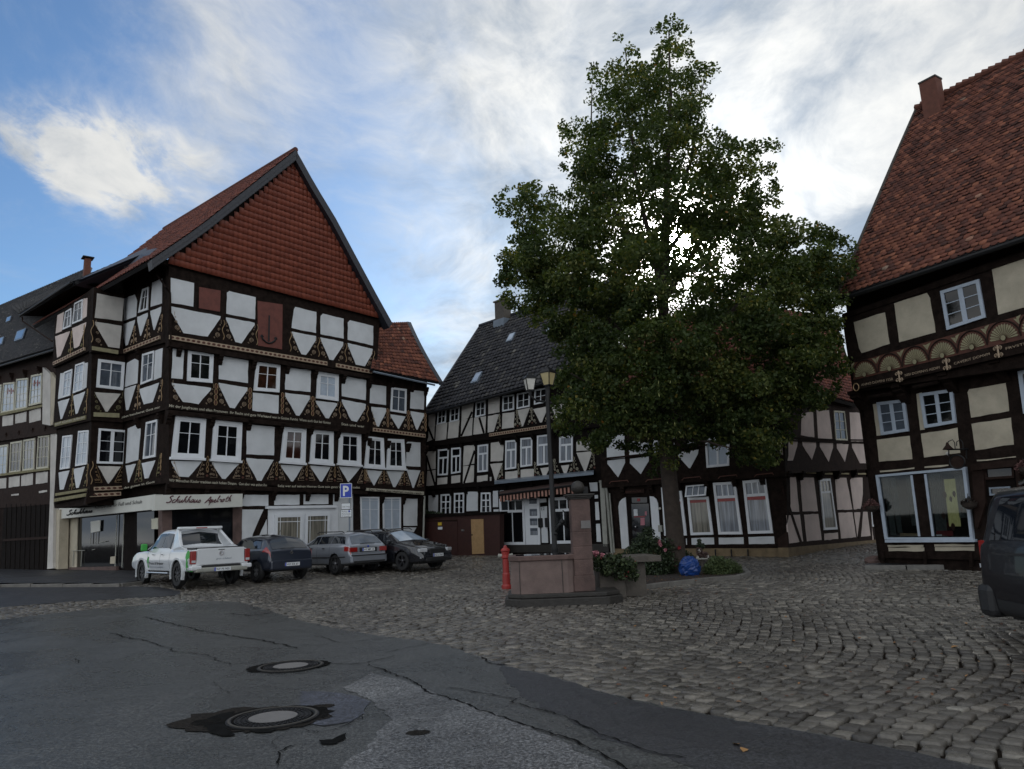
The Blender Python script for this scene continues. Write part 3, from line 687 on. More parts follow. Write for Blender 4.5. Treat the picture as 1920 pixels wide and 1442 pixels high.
# timber frames, one slab per storey
wall(H1, F, [(317, 486), (712, 600), (706, 703), (316, 640)], o3); wall(H1, F, [(316, 632), (699, 696), (694, 808), (317, 766)], o2)
wall(H1, F, [(316, 760), (694, 806), (686, 918), (317, 902)], o1); wall(H1, F, [(318, 897), (684, 912), (684, 1050), (318, 1078)], o0)
wall(H1, S, [(232, 500), (318, 486), (316, 640), (228, 664)], o3 - .1); wall(H1, S, [(230, 655), (317, 632), (317, 766), (228, 792)], o2 - .05)
wall(H1, S, [(228, 780), (317, 760), (318, 905), (226, 915)], o1)
# core blocks behind
du, ds, ln = F.u, F.n, 9.0
zE = S.uz(318, 495, o3)[1]
core(H1, [p[:2] for p in (F.xyz(.1, 0, -.12), F.xyz(8.9, 0, -.12), F.xyz(8.9, 0, -9), S.xyz(-7.5, 0, -8), S.xyz(-7.5, 0, -.25), S.xyz(-.1, 0, -.25))], .0, zE - .1)
# gable field of tiles
GA = [(549, 300), (712, 598), (305, 494)]
gp = [F.pt(x, y, o3 + .05) for x, y in GA]
MB().prism(gp, [p - F.n * .25 for p in gp]).build('gable_wall', 'timber', H1)
gq = [F.uz(x, y, o3 + .1) for x, y in [(552, 306), (713, 600), (690, 590), (312, 492), (350, 468), (395, 434), (440, 400), (495, 352)]]
def clipg(C):
    u = (C - F.P) @ F.u; return inpoly(u, C[:, 2], gq)
Sg = surf3p(np.array([F.pt(305, 492, o3 + .1), F.pt(305, 492, o3 + .1) + F.z * 8]), np.array([F.pt(716, 598.5, o3 + .1), F.pt(716, 598.5, o3 + .1) + F.z * 8]))
tiles('gable_tiles', Sg, .215, .27, 'tile_gable', H1, 'pan', clipg, .003, .035)
# slate verges
def verge(parent, pts, w_in, off, name='slate_verge'):
    outer = [F.pt(x, y, off) for x, y in pts]; inner = [F.pt(x + w_in[0], y + w_in[1], off) for x, y in pts]; mb = MB()
    for i in range(len(pts) - 1): mb.prism([outer[i], outer[i + 1], inner[i + 1], inner[i]], [q - F.n * .5 for q in (outer[i], outer[i + 1], inner[i + 1], inner[i])])
    return mb.build(name, 'slate', parent)
VL = [(555, 281), (495, 329), (440, 372.5), (387, 415), (347, 444), (310, 469), (285, 486)]
VR = [(555, 281), (590, 344), (630, 410), (670, 485), (705, 550), (736, 606)]
verge(H1, VL, (3, 17), o3 + .42); verge(H1, VR, (-6, 9), o3 + .42)
# individual slates on the verge face
mb = MB()
for i in range(len(VL) - 1):
    for k in range(9):
        for rr_ in range(2):
            t = k / 9.; t2 = (k + .96) / 9.; a = np.array(VL[i]) * (1 - t) + np.array(VL[i + 1]) * t; c = np.array(VL[i]) * (1 - t2) + np.array(VL[i + 1]) * t2; y0, y1 = 1 + rr_ * 8, 9 + rr_ * 8
            q = [F.pt(a[0], a[1] + y0, o3 + .44 + .01 * (k % 2)), F.pt(c[0], c[1] + y0, o3 + .44 + .01 * (k % 2)), F.pt(c[0], c[1] + y1, o3 + .45), F.pt(a[0] + 1, a[1] + y1 + 1, o3 + .46)]; mb.prism(q, [p - F.n * .015 for p in q])
mb.build('verge_slates', 'slate', H1)
# roof slopes
bk = -S.u * 13.0
L_ = np.array([F.pt(x, y, o3 + .40) for x, y in VL[::-1]]); Sl = surf3p(L_, L_ + bk); slab(H1, 'roof', 'tile_black', Sl, .15, 2, 24)
k = np.linspace(0, 1, 7)
tiles('roof_tiles', surf3p(L_ + F.z * .03, L_ + bk + F.z * .03), .24, .30, 'tile_red', H1, 'pan', None, .004, .04)
L_ = np.array([F.pt(x, y, o3 + .40) for x, y in VR[::-1]]); slab(H1, 'roof', 'tile_black', surf3p(L_, L_ + bk), .15, 2, 12)
mb = MB(); A = F.pt(555, 280, o3 + .4); mb.tube([A, A + bk], .12, 8); mb.build('ridge', 'tile_red', H1)
# top storey infill, shutters
pan(H1, F, o3, [z3((160, 1043), (336, 1083), (330, 1260), (160, 1232)), z3((582, 1155), (600, 1143), (798, 1190), (793, 1355), (578, 1312)), z3((1085, 1280), (1095, 1262), (1253, 1300), (1251, 1458), (1067, 1419)),
    z3((1285, 1330), (1302, 1312), (1458, 1350), (1458, 1500), (1284, 1466)), z3((1488, 1378), (1505, 1362), (1680, 1405), (1678, 1552), (1488, 1508)),
    [(320.6, 574.3), (413.8, 593), (413, 597), (389.4, 631), (344, 624.6), (320.6, 584)], [(423.8, 595), (477.5, 605.5), (477.5, 609.4), (453, 644), (441.4, 641), (424, 599)],
    z5((115, 92), (308, 128), (305, 165), (228, 278), (192, 272), (115, 105)), z5((343, 138), (525, 175), (522, 205), (445, 320), (415, 315), (343, 150)), z5((560, 182), (758, 230), (755, 268), (697, 368), (625, 355), (560, 200))])
panel('shutter', H1, 'shutter_red', F, z3((375, 1112), (535, 1140), (530, 1298), (372, 1270)), o3 + .02)
dr = panel('hatch_door', H1, 'shutter_red', F, [(483, 564), (530, 571), (529, 655), (484, 648)], o3 + .02)
mb = MB(); a0 = F.uz(504, 592, o3); a1 = F.uz(503, 640, o3); ribbon(mb, F, [a0, (a1[0], a1[1])], .07, o3 + .05)
ribbon(mb, F, [(a1[0] - .33, a1[1] + .20), (a1[0] - .27, a1[1] + .04), (a1[0] - .12, a1[1] - .06), (a1[0], a1[1] - .10), (a1[0] + .12, a1[1] - .06), (a1[0] + .27, a1[1] + .04), (a1[0] + .33, a1[1] + .20)], .075, o3 + .05)
ribbon(mb, F, [(a1[0] - .38, a1[1] + .13), (a1[0] - .33, a1[1] + .22), (a1[0] - .24, a1[1] + .16)], .06, o3 + .05); ribbon(mb, F, [(a1[0] + .38, a1[1] + .13), (a1[0] + .33, a1[1] + .22), (a1[0] + .24, a1[1] + .16)], .06, o3 + .05)
mb.build('iron_anchor', 'metal_black', H1)
for (x, yt, yb, sd_) in ((328, 583, 622, 'R'), (418, 600, 637, 'LR'), (481, 608, 647, 'L'), (544, 622, 659, 'R'), (597, 633, 669, 'LR'), (648, 644, 679, 'LR'), (701, 658, 688, 'L')):
    foot(H1, F, x, yt, yb, o3, 'wave' if x != 328 else 'none', sd_, hw=.10 if x != 328 else -.06)
chainband(H1, F, (318, 628), (614, 678), 7.5, o3 + .07, 34); chainband(H1, F, (631, 681), (698, 694), 7, o3 + .07, 9)
# second storey
pan(H1, F, o2, [z4((188, 220), (278, 232), (265, 470), (175, 462)), z4((575, 285), (600, 283), (788, 318), (785, 502), (552, 470), (555, 320)), z5((80, 400), (97, 378), (268, 400), (263, 572), (62, 552), (66, 420)), z5((513, 480), (530, 445), (707, 478), (703, 638), (513, 605)),
    z4((180, 500), (492, 540), (490, 555), (393, 670), (268, 652), (180, 512)), z4((552, 500), (780, 537), (780, 560), (680, 703), (640, 697), (552, 520)), z4((823, 578), (1030, 600), (1027, 745), (820, 720)),
    z5((63, 578), (258, 602), (258, 630), (175, 762), (150, 758), (63, 605)), z5((305, 642), (475, 662), (475, 675), (410, 783), (385, 780), (305, 655)), z5((513, 632), (703, 668), (703, 700), (632, 810), (590, 800), (513, 650))])
ww = dict(bars_v=(.5,), bars_h=(.36,))
window(H1, F, z4((307, 238), (510, 265), (500, 502), (298, 485)), o2 + .02, **ww, border=.05, fr=.10)
window(H1, F, z4((850, 333), (1040, 357), (1032, 577), (828, 562)), o2 + .02, **ww, border=.05, fr=.10, glass='glass_red')
window(H1, F, z5((318, 410), (485, 435), (484, 647), (308, 622)), o2 + .02, **ww, border=.06, fr=.12, glass='glass_sky')
for (x, yt, yb, sd_, kd) in ((325, 712, 753, 'R', 'none'), (404, 719, 760, 'LR', 'chain'), (468, 727, 767, 'L', 'chain'), (529, 736, 776, 'R', 'chain'), (586, 743, 780, 'LR', 'chain'), (637, 753, 785, 'LR', 'wave'), (689, 761, 791, 'L', 'wave')):
    foot(H1, F, x, yt, yb, o2, kd, sd_, hw=.11 if kd != 'none' else -.06)
inscription(H1, F, 'Mit der Jungfrauen und allen Frommen  Ihr Recht und gute Werke', (317, 763), (500, 783), o2 + .02, 5.2)
inscription(H1, F, 'und wer in Gottes Furcht  Wenn auch Gut bei Gottes', (500, 783), (620, 795), o2 + .02, 4.8); inscription(H1, F, 'Stet und wer', (640, 797), (683, 802), o2 + .02, 4.8)
# first storey
pan(H1, F, o1, [z4((780, 845), (800, 832), (998, 853), (992, 1077), (772, 1068), (775, 870)),
    z4((175, 1120), (420, 1125), (313, 1250), (235, 1245), (175, 1132)), z4((500, 1130), (718, 1142), (605, 1265), (580, 1263), (500, 1145)), z4((772, 1097), (990, 1113), (893, 1280), (858, 1277), (772, 1115)),
    z5((30, 1152), (205, 1160), (125, 1285), (110, 1283), (30, 1165)), z5((262, 1157), (425, 1167), (355, 1285), (340, 1283), (262, 1168)), z5((490, 1165), (665, 1170), (567, 1288), (562, 1288))])
for q, gl in ((z4((207, 760), (450, 785), (433, 1108), (172, 1098)), 'glass_dark'), (z4((512, 795), (738, 818), (725, 1128), (490, 1113)), 'glass_dark'), (z5((50, 850), (228, 860), (220, 1145), (22, 1130)), 'glass_red'), (z5((275, 868), (445, 878), (443, 1152), (257, 1136)), 'glass_dark'), (z5((493, 885), (663, 900), (665, 1160), (480, 1146)), 'glass_dark')):
    window(H1, F, q, o1 + .03, **ww, border=.13, fr=.08, sill=True, glass=gl)
for (x, yt, yb, sd_) in ((326, 860, 893, 'R'), (388, 855, 888, 'LR'), (455, 862, 891, 'LR'), (518, 866, 893, 'LR'), (574.5, 868, 894, 'LR'), (627.5, 870, 896, 'LR'), (684, 880, 900, 'L')):
    foot(H1, F, x, yt, yb + 8, o1, 'knot' if x != 326 else 'none', sd_, hw=.10 if x != 326 else -.08, tri='knot')
inscription(H1, F, 'Wir Menschen Kinder trachten nach hohen Dingen.  Got aber was gehet ihn', (317, 903), (500, 912), o1 + .02, 5.4)
inscription(H1, F, 'Selig wer auf seinen Herren Gott sein gantz Vertrauen stellet', (521, 913), (675, 916), o1 + .02, 4.4)
for pl_, off_, lst in ((F, o2, ((335, 650), (412, 666), (475, 676), (538, 684), (590, 694), (643, 703), (692, 712))), (F, o1, ((315, 776), (397, 783), (466, 789), (526, 795), (582, 800), (633, 806), (684, 812))), (F, o0, ((314, 908), (385, 914), (452, 917), (512, 920), (576, 922), (630, 923)))):
    for x, y in lst: bracket(H1, pl_, x, y, off_)
# lower sill beams
for a, c, off_ in (((316, 640), (700, 704), o3 + .04), ((316, 768), (694, 808), o2 + .04), ((317, 905), (690, 920), o1 + .04)): band(H1, F, a, c, (9, 7), off_, .3, 'timber', 'sill_beam')
# ground floor front
pan(H1, F, o0, [z6((1292, 285), (1580, 288), (1580, 410), (1288, 412)), z6((1285, 452), (1560, 452), (1420, 740), (1400, 960), (1275, 960)), z50((92, 295), (382, 292), (382, 410), (88, 415)), z50((430, 292), (718, 290), (718, 402), (428, 408)), z50((772, 290), (1003, 290), (1003, 860), (800, 860), (800, 420), (772, 415)),
    z6((1560, 560), (1565, 730), (1480, 740))])
mb = MB(); stroke(mb, F, [(503, 951), (492, 975), (480, 1003), (474, 1035)], None, .28, .02); mb.build('curved_brace', 'timber', H1)
q = [(503, 952), (634, 950), (634, 1050), (503, 1056)]
sf = panel('shopfront_surround', H1, 'paint_white', F, q, o0 + .05, .12)
band(H1, F, (500, 949), (631, 947), (5, 5), o0 + .16, .2, 'paint_white', 'cornice')
for q in ([(516, 965), (568, 964), (566, 1058), (514, 1060)], [(573, 963), (619, 962), (617, 1052), (571, 1056)]):
    window(H1, F, q, o0 + .13, bars_v=(), bars_h=((.10, .03),), fr=.12, glass='curtain_warm', vh=((.12, 0, 1), (.88, 0, 1)), name='shop_door')
for q in ([(675.6, 931.5), (711, 932), (711, 995), (677, 995)], [(717.6, 932.5), (751.5, 932.5), (751.5, 993), (718.5, 994)]): 
    o = window(H1, F, q, o0 + .03, bars_v=(.5,), bars_h=((.06, .02), (.36, .02)), fr=.07, glass='paint_bluewhite', paint='paint_white', name='window_shutter')
# shop window, corner piers, fascia sign
panel('brown_pier', H1, 'stone_red', F, z6((385, 430), (495, 430), (495, 1150), (385, 1150)), .06, .4); panel('brown_pier', H1, 'stone_red', F, z6((1180, 425), (1285, 420), (1275, 1000), (1180, 1000)), .04, .4)
g = panel('shop_window', H1, 'glass_dark', F, z6((495, 430), (1180, 425), (1180, 1000), (495, 1020)), .02, .06)
fs_ = panel('fascia_sign', H1, 'sign_cream', F, z6((300, 290), (1290, 275), (1288, 420), (303, 462)), .38, .32)
# brush lettering drawn as strokes with swelling width
STK = {'S': [[(.62, .98), (.40, 1.0), (.22, .82), (.40, .60), (.55, .40), (.42, .12), (.10, .02), (-.05, .14)], 1.4], 'c': [[(.42, .42), (.30, .50), (.12, .36), (.08, .12), (.22, .0), (.45, .14)], 1],
 'h': [[(.05, .0), (.22, .55), (.42, .98), (.30, .96), (.16, .35), (.12, .12), (.30, .48), (.42, .40), (.38, .08), (.55, .10)], 1], 'u': [[(.05, .42), (.10, .48), (.10, .08), (.22, .0), (.40, .40), (.44, .48), (.40, .08), (.58, .12)], 1],
 'a': [[(.44, .44), (.28, .50), (.08, .22), (.16, .0), (.34, .16), (.46, .46), (.42, .08), (.58, .12)], 1], 's': [[(.08, .08), (.28, .46), (.34, .36), (.40, .12), (.24, .0), (.08, .06)], 1],
 'A': [[(-.10, -.05), (.20, .35), (.58, .98), (.56, .3), (.54, -.02)], 1.3, [(.12, .42), (.42, .36), (.80, .46)]], 'p': [[(.16, .46), (.10, .0), (-.02, -.45), (.10, .0), (.28, .46), (.44, .38), (.36, .08), (.14, .06), (.50, .10)], 1],
 'e': [[(.06, .18), (.34, .32), (.28, .48), (.10, .30), (.14, .02), (.34, .04), (.48, .16)], 1], 'l': [[(.06, .1), (.24, .55), (.40, .96), (.30, .98), (.16, .40), (.18, .04), (.38, .12)], 1], 'r': [[(.04, .36), (.14, .48), (.18, .38), (.36, .42), (.30, .16), (.36, .02), (.48, .12)], 1],
 'o': [[(.26, .48), (.08, .26), (.14, .02), (.34, .10), (.36, .38), (.24, .48), (.50, .40)], 1], 't': [[(.34, .9), (.18, .4), (.16, .06), (.34, .06)], 1, [(.04, .56), (.50, .62)]]}
def brush(parent, pl, word, p0, p1, off, hpx, m, w=.022):
    adv = [(.62 if ch in 'SA' else .40 if ch in 'crstel' else .50) for ch in word]; tot = sum(adv); A = pl.uz(*p0, off); Cq = pl.uz(*p1, off); Hh = pl.uz(p0[0], p0[1] - hpx, off)[1] - A[1]; sx = (Cq[0] - A[0]) / tot; x = 0; mb = MB()
    for ch, ad in zip(word, adv):
        d = STK[ch]
        for q in [d[0]] + d[2:]:
            qq = np.array(q); tt = np.linspace(0, len(qq) - 1, len(qq) * 4); xx = np.interp(tt, range(len(qq)), qq[:, 0]); yy = np.interp(tt, range(len(qq)), qq[:, 1])
            if len(xx) > 6: xx[1:-1] = (xx[:-2] + 2 * xx[1:-1] + xx[2:]) / 4; yy[1:-1] = (yy[:-2] + 2 * yy[1:-1] + yy[2:]) / 4
            U = A[0] + (x + xx + yy * .28) * sx; Z = A[1] + (Cq[1] - A[1]) * (x + xx) / tot + yy * Hh
            ribbon(mb, pl, list(zip(U, Z)), [w * d[1] * (.75 + .5 * abs(math.sin(k_ * .5))) for k_ in range(len(U))], off)
        x += ad
    mb.build('lettering', m, parent)
brush(H1, F, 'Schuhhaus', (312, 943), (375, 942.5), .40, 13, 'ink_plum', .030); brush(H1, F, 'Apelroth', (385, 943), (432, 940.5), .40, 12.5, 'ink_plum', .028)
panel('fascia_sign', H1, 'sign_grey2' if 'sign_grey2' in MATS else 'sign_cream', S, [(111, 953), (291, 927), (291, 955), (111, 973)], .30, .3)
text_on('lettering', H1, 'ink', S, 'Kompetenz für Fuß und Schuh', (178, 954), (266, 943.5), .315, 6.2, .1); brush(H1, S, 'Schuhhaus', (125, 966.5), (172, 961), .315, 9, 'ink', .04)
# street side: infill, windows
for off_, ps, ws, gl in ((o3 - .1, [z1c((1285, 315), (1370, 280), (1368, 490), (1272, 520)), z1c((1050, 450), (1138, 415), (1158, 470), (1150, 600), (1035, 640)), z1c((1270, 555), (1362, 518), (1360, 560), (1305, 715), (1298, 715), (1270, 580)), z1c((1160, 605), (1248, 570), (1248, 600), (1190, 765), (1185, 765), (1160, 640)), z1c((1035, 670), (1140, 630), (1138, 650), (1080, 840), (1062, 848), (1035, 720))], [z1c((1205, 372), (1258, 350), (1250, 545), (1170, 572))], 'glass_dark'),
    (o2 - .05, [z1c((1072, 995), (1140, 958), (1170, 975), (1160, 1165), (1050, 1200)), z1c((1312, 890), (1375, 868), (1362, 1115), (1298, 1140)), z1c((1043, 1215), (1150, 1180), (1085, 1390), (1065, 1395)), z1c((1180, 1215), (1345, 1160), (1290, 1325), (1215, 1345), (1180, 1240))], [z1c((1205, 920), (1305, 890), (1290, 1140), (1190, 1180))], 'glass_grey'),
    (o1, [z2c((1015, 185), (1095, 150), (1118, 190), (1098, 435), (998, 462)), z2c((998, 480), (1080, 465), (1025, 612), (1018, 612)), z2c((1125, 460), (1235, 437), (1180, 578), (1150, 583))], [z2c((1163, 135), (1252, 112), (1235, 410), (1138, 428))], 'glass_grey')):
    pan(H1, S, off_, ps, 'plaster_white')
    for w_ in ws: window(H1, S, w_, off_ + .02, bars_h=(.36,), fr=.09, glass=gl)
chainband(H1, S, (226, 657.5), (298, 629), 6.5, o3 - .03, 12)
inscription(H1, S, 'gebet bescheret Gott mir', (226, 785), (300, 765), o2, 4); inscription(H1, S, 'des guten in Gott', (232, 917), (290, 905), o1 + .03, 4)
for off_, lst in ((o3 - .1, ((251, 612, 645, 'LR'), (276, 600, 636, 'LR'), (303, 590, 622, 'L'))), (o2 - .05, ((258, 722, 768, 'LR'), (303, 712, 752, 'L'))), (o1, ((260, 862, 905, 'LR'), (301, 850, 893, 'L')))):
    for x, yt, yb, sd_ in lst: foot(H1, S, x, yt, yb, off_, 'wave' if off_ != o1 else 'knot', sd_, tri='spiral' if off_ != o1 else 'knot', m='ornament_olive' if off_ == o1 else 'ornament', hw=.07, sc=.85)
for off_, lst in ((o2 - .05, ((265, 655),)), (o1, ((262, 785), (305, 775)))):
    for x, y in lst: bracket(H1, S, x, y, off_)
# bay: face towards the square (parallel to the gable front) and street face
bo = 1.05
K = S.pt(235, 720, o2 - .05); BF = Pl(K[:2], 45)          # right face of the bay
K2 = BF.pt(177, 720, 0); BS = Pl(K2[:2], 130)              # street face
for pl_, pts, of in ((BF, [(176, 538), (233, 552), (231, 664), (171, 660)], .14), (BF, [(172, 652), (235, 664), (230, 792), (170, 788)], .0), (BF, [(172, 780), (232, 786), (226, 917), (167, 925)], -.12), (BF, [(165, 918), (222, 912), (222, 930), (160, 946)], -.12),
    (BS, [(104, 594), (176, 538), (171, 656), (98, 690)], .14), (BS, [(106, 682), (175, 652), (171, 788), (100, 805)], .0), (BS, [(108, 795), (172, 780), (168, 930), (101, 945)], -.12)): wall(H1, pl_, pts, of, .3)
mb = MB(); nf = BF.n[:2] * .3; ns = BS.n[:2] * .3; w1 = BS.pt(106, 800, .0)[:2] - ns; K0 = K.copy(); K20 = K2.copy(); K = K[:2] - nf; K2 = K2[:2] - nf - ns; zb = BF.uz(170, 935, 0)[1]; zt = BF.uz(176, 545, .1)[1]
mb.prism([np.array([*p, zt]) for p in (K2[:2], K[:2], K[:2] - S.n[:2] * 1.6, w1 - S.n[:2] * 2.6, w1)], [np.array([*p, zb]) for p in (K2[:2], K[:2], K[:2] - S.n[:2] * 1.6, w1 - S.n[:2] * 2.6, w1)]); mb.build('bay_core', 'timber', H1)
pan(H1, BF, .14, [z1c((820, 405), (1048, 450), (1032, 640), (800, 612)), z1c((805, 645), (1028, 680), (1010, 870), (915, 857), (805, 670))], 'plaster_warm')
pan(H1, BF, .0, [z1c((800, 1240), (1020, 1255), (910, 1405), (892, 1405))], 'plaster_warm'); pan(H1, BF, -.12, [z2c((778, 483), (962, 487), (865, 622), (858, 622))], 'plaster_warm')
window(H1, BF, z1c((830, 960), (1055, 990), (1040, 1225), (812, 1200)), .02, bars_h=(.32,), fr=.12, glass='glass_grey')
window(H1, BF, z2c((785, 182), (1010, 200), (993, 468), (768, 462)), -.1, bars_h=(.33, .66), fr=.09, bw=.14)
pan(H1, BS, .14, [z1c((485, 590), (540, 562), (522, 725), (470, 745)), z1c((705, 450), (738, 445), (732, 600), (695, 625)), z1c((465, 770), (590, 725), (585, 745), (510, 935), (482, 950)), z1c((608, 700), (728, 650), (725, 680), (668, 850), (625, 870))], 'plaster_pink')
for w_ in (z1c((555, 560), (605, 530), (600, 685), (530, 715)), z1c((632, 490), (700, 455), (692, 635), (612, 668))): window(H1, BS, w_, .16, bars_h=(.36,), fr=.07)
pan(H1, BS, .0, [z1c((510, 1082), (545, 1075), (525, 1290), (490, 1300)), z1c((708, 995), (742, 990), (730, 1200), (695, 1222)), ZM(0, 680, 3.433)((372, 252), (447, 230), (400, 360), (390, 365)), ZM(0, 680, 3.433)((470, 215), (548, 185), (500, 325), (487, 332))], 'plaster_white')
for w_ in (z1c((545, 1072), (612, 1045), (592, 1270), (525, 1290)), z1c((640, 1010), (712, 985), (698, 1222), (618, 1252))): window(H1, BS, w_, .02, bars_h=(.3, .65), fr=.07, glass='glass_sky')
pan(H1, BS, -.12, [z2c((465, 535), (552, 518), (505, 668), (475, 672)), z2c((582, 505), (675, 485), (625, 655), (605, 658))], 'plaster_white')
for w_ in (z2c((500, 245), (575, 235), (553, 500), (478, 512)), z2c((625, 205), (708, 197), (690, 470), (600, 485))): window(H1, BS, w_, -.1, bars_h=(.33, .66), fr=.07, glass='glass_sky')
chainband(H1, BS, (99, 679), (157, 651), 6, .21, 12); band(H1, BF, (173, 649), (222, 657), (7, 7), .2, .1, 'ochre')
inscription(H1, BS, 'auf Gott allein', (103, 797), (158, 784), .05, 4); band(H1, BS, (102, 793), (160, 779), (7, 7), .04, .08, 'ornament_olive'); band(H1, BF, (176, 773), (224, 775), (8, 8), .05, .08, 'ochre')
band(H1, BS, (103, 925), (160, 916), (5, 5), -.03, .08, 'ornament_olive'); band(H1, BS, (101, 935), (160, 925), (6, 6), -.03, .08, 'ornament_olive')
chainband(H1, BF, (176, 913), (231, 911), 7, -.06, 5); chainband(H1, BF, (169, 925), (227, 922), 7, -.06, 5)
panel('bay_base', H1, 'timber', BS, [(101, 941), (165, 932), (165, 947), (102, 953)], -.2, 1.0)
foot(H1, BF, 184, 600, 648, .14, 'none', 'R', hw=-.15); foot(H1, BF, 183, 735, 772, 0, 'none', 'R', m='ornament_olive', hw=-.15); foot(H1, BF, 228, 735, 772, 0, 'none', 'L', m='ornament_olive', hw=.0)
foot(H1, BF, 182, 870, 906, -.12, 'none', 'R', m='ornament_gold', tri='knot', hw=-.12); foot(H1, BF, 232, 870, 906, -.12, 'none', 'L', m='ornament_gold', tri='knot', hw=.05)
foot(H1, BF, 171, 600, 642, .15, 'wave', ''); foot(H1, BF, 170, 865, 908, -.1, 'wave', '')
for off_, lst in ((.14, ((132, 622, 665, 'LR'), (156, 610, 655, 'L'))), (0, ((134, 740, 780, 'LR'), (162, 730, 775, 'L'))), (-.12, ((135, 878, 918, 'LR'), (163, 870, 912, 'L')))):
    for x, yt, yb, sd_ in lst: foot(H1, BS, x, yt, yb, off_, 'wave', sd_, m='ornament_olive', hw=.06, sc=.8)
# roof over bay and street eaves
SB = BS
Pq = [SB.pt(37, 589, .65), SB.pt(140, 528, .65), S.pt(300, 460, -3.3), S.pt(20, 576, -3.5)]
Sr = surf3p(np.array([Pq[0], Pq[3]]), np.array([Pq[1], Pq[2]])); slab(H1, 'roof', 'tile_black', Sr, .14, 4, 4); tiles('roof_tiles', Sr, .26, .32, 'tile_dark', H1, 'pan', None, .006, .04)
fan = [SB.pt(138, 529, .65), S.pt(187, 541, .85), S.pt(287, 489, .9), F.pt(300, 478, .96), F.pt(343, 449, .9), S.pt(300, 452, -2.6)]
mb = MB(); cen = S.pt(262, 478, -.4); n_ = len(fan); vs = [cen] + fan + [cen - S.z * .14] + [p - S.z * .14 for p in fan]
mb.add(vs, [(0, 1 + k, 1 + (k + 1) % n_) for k in range(n_)] + [(n_ + 1, n_ + 2 + (k + 1) % n_, n_ + 2 + k) for k in range(n_)] + [(1 + k, 1 + (k + 1) % n_, n_ + 2 + (k + 1) % n_, n_ + 2 + k) for k in range(n_)]); mb.build('roof', 'slate', H1)
def soff(pts, m='timber'):
    mb = MB(); mb.add(list(pts) + [p + S.z * .05 for p in pts], [tuple(range(len(pts))), tuple(range(2 * len(pts) - 1, len(pts) - 1, -1))]); mb.build('soffit', m, H1)
e1, e2 = SB.pt(39, 592, .62), SB.pt(137, 531, .62); soff([e1, e2, e2 - SB.n * 3.2 + S.z * .5, e1 - SB.n * 3.2 + S.z * .5])
e3, e4 = S.pt(189, 543, .8), S.pt(286, 491, .85); soff([e3, e4, e4 - S.n * 2.6 + S.z * .35, e3 - S.n * 2.6 + S.z * .35]); soff([e2, e3, e3 - S.n * 2.6 + S.z * .3, e2 - S.n * 2.6 + S.z * .3])
mb = MB(); mb.tube([SB.pt(38, 592, .72), SB.pt(133, 530, .72)], .06, 8); mb.build('gutter', 'metal_black', H1)
mb = MB(); mb.tube([S.pt(188, 541, .85), S.pt(286, 489, .95)], .06, 8); mb.build('gutter', 'metal_black', H1)
mb = MB(); mb.tube([S.pt(281, 492, .9), S.pt(290, 508, .8), F.pt(312, 540, .75), F.pt(319, 549, .62), F.pt(320, 640, .60), F.pt(319, 655, .5)], .04, 8); mb.build('downpipe', 'timber', H1)
mb = MB(); mb.tube([SB.pt(42, 594, .72), SB.pt(42, 602, .7), BS.pt(98, 640, .2)], .035, 6); mb.build('downpipe', 'timber_brown', H1)
# metal clad chimney of the street range
c = S.pt(163, 505, -3.0); mb = MB(); mb.box(c - S.z * .1, (.34, .42, 1.5), R(40)); mb.build('chimney', 'brick', H1); MB().box(c + S.z * .72, (.62, .68, .06), R(40)).build('chimney_cap', 'metal_black', H1)
# ground floor shop on the street side
wall(H1, S, [(109, 945), (292, 925), (292, 1078), (108, 1074)], -.15, .2, 'timber_black', 'shop_wall'); panel('beige_pier', H1, 'plaster_cream', S, [(109, 968), (146, 964), (143, 1070), (108, 1072)], -.11, .05)
sw = panel('shop_window', H1, 'glass_dark', S, [(150, 966), (250, 955), (250, 1066), (146, 1066)], -.12, .05)
panel('doorway', H1, 'timber_black', S, [(232, 957), (258, 954), (258, 1070), (232, 1070)], -.08, .05); panel('shop_window', H1, 'glass_dark', S, [(257, 955), (289, 951), (289, 1074), (257, 1072)], -.07, .05)
for x in (218, 231): mb = MB(); stroke(mb, S, (x + 1, 960), (x - 3, 1064), .04, -.05); mb.build('window_bar', 'pipe_grey', H1)
panel('beige_sign', H1, 'sign_cream', S, [(170, 978), (188, 975), (187, 996), (170, 999)], -.04, .03); panel('poster', H1, 'paint_cream', S, [(284, 973), (296, 971), (296, 992), (284, 992)], -.0, .03)  # small beige sign in the shop window, gives no light
mb = MB()
for x0, y0, x1, y1 in ((170, 998, 169, 1020), (180, 997, 179, 1020), (138, 1033, 136, 1062), (153, 1032, 151, 1062), (134, 1033, 158, 1032), (185, 1017, 198, 1015), (172, 1031, 177, 1030)): stroke(mb, S, (x0, y0), (x1, y1), .025, -.045)
mb.build('display_rail', 'pipe_grey', H1)
panel('display_goods', H1, 'plaster_cream', S, [(207, 1044), (216, 1043), (215, 1057), (206, 1057)], -.04, .02)
band(H1, S, (128, 1064), (217, 1062), (8, 9), .0, .3, 'stone_red', 'plinth')
mb = MB(); mb.tube([S.pt(117, 975, .05), S.pt(110, 1050, .05)], .05, 8); mb.build('downpipe', 'pipe_white', H1); mb = MB(); mb.tube([S.pt(110, 1050, .05), S.pt(108, 1074, .05)], .06, 8); mb.build('downpipe_foot', 'metal_black', H1)
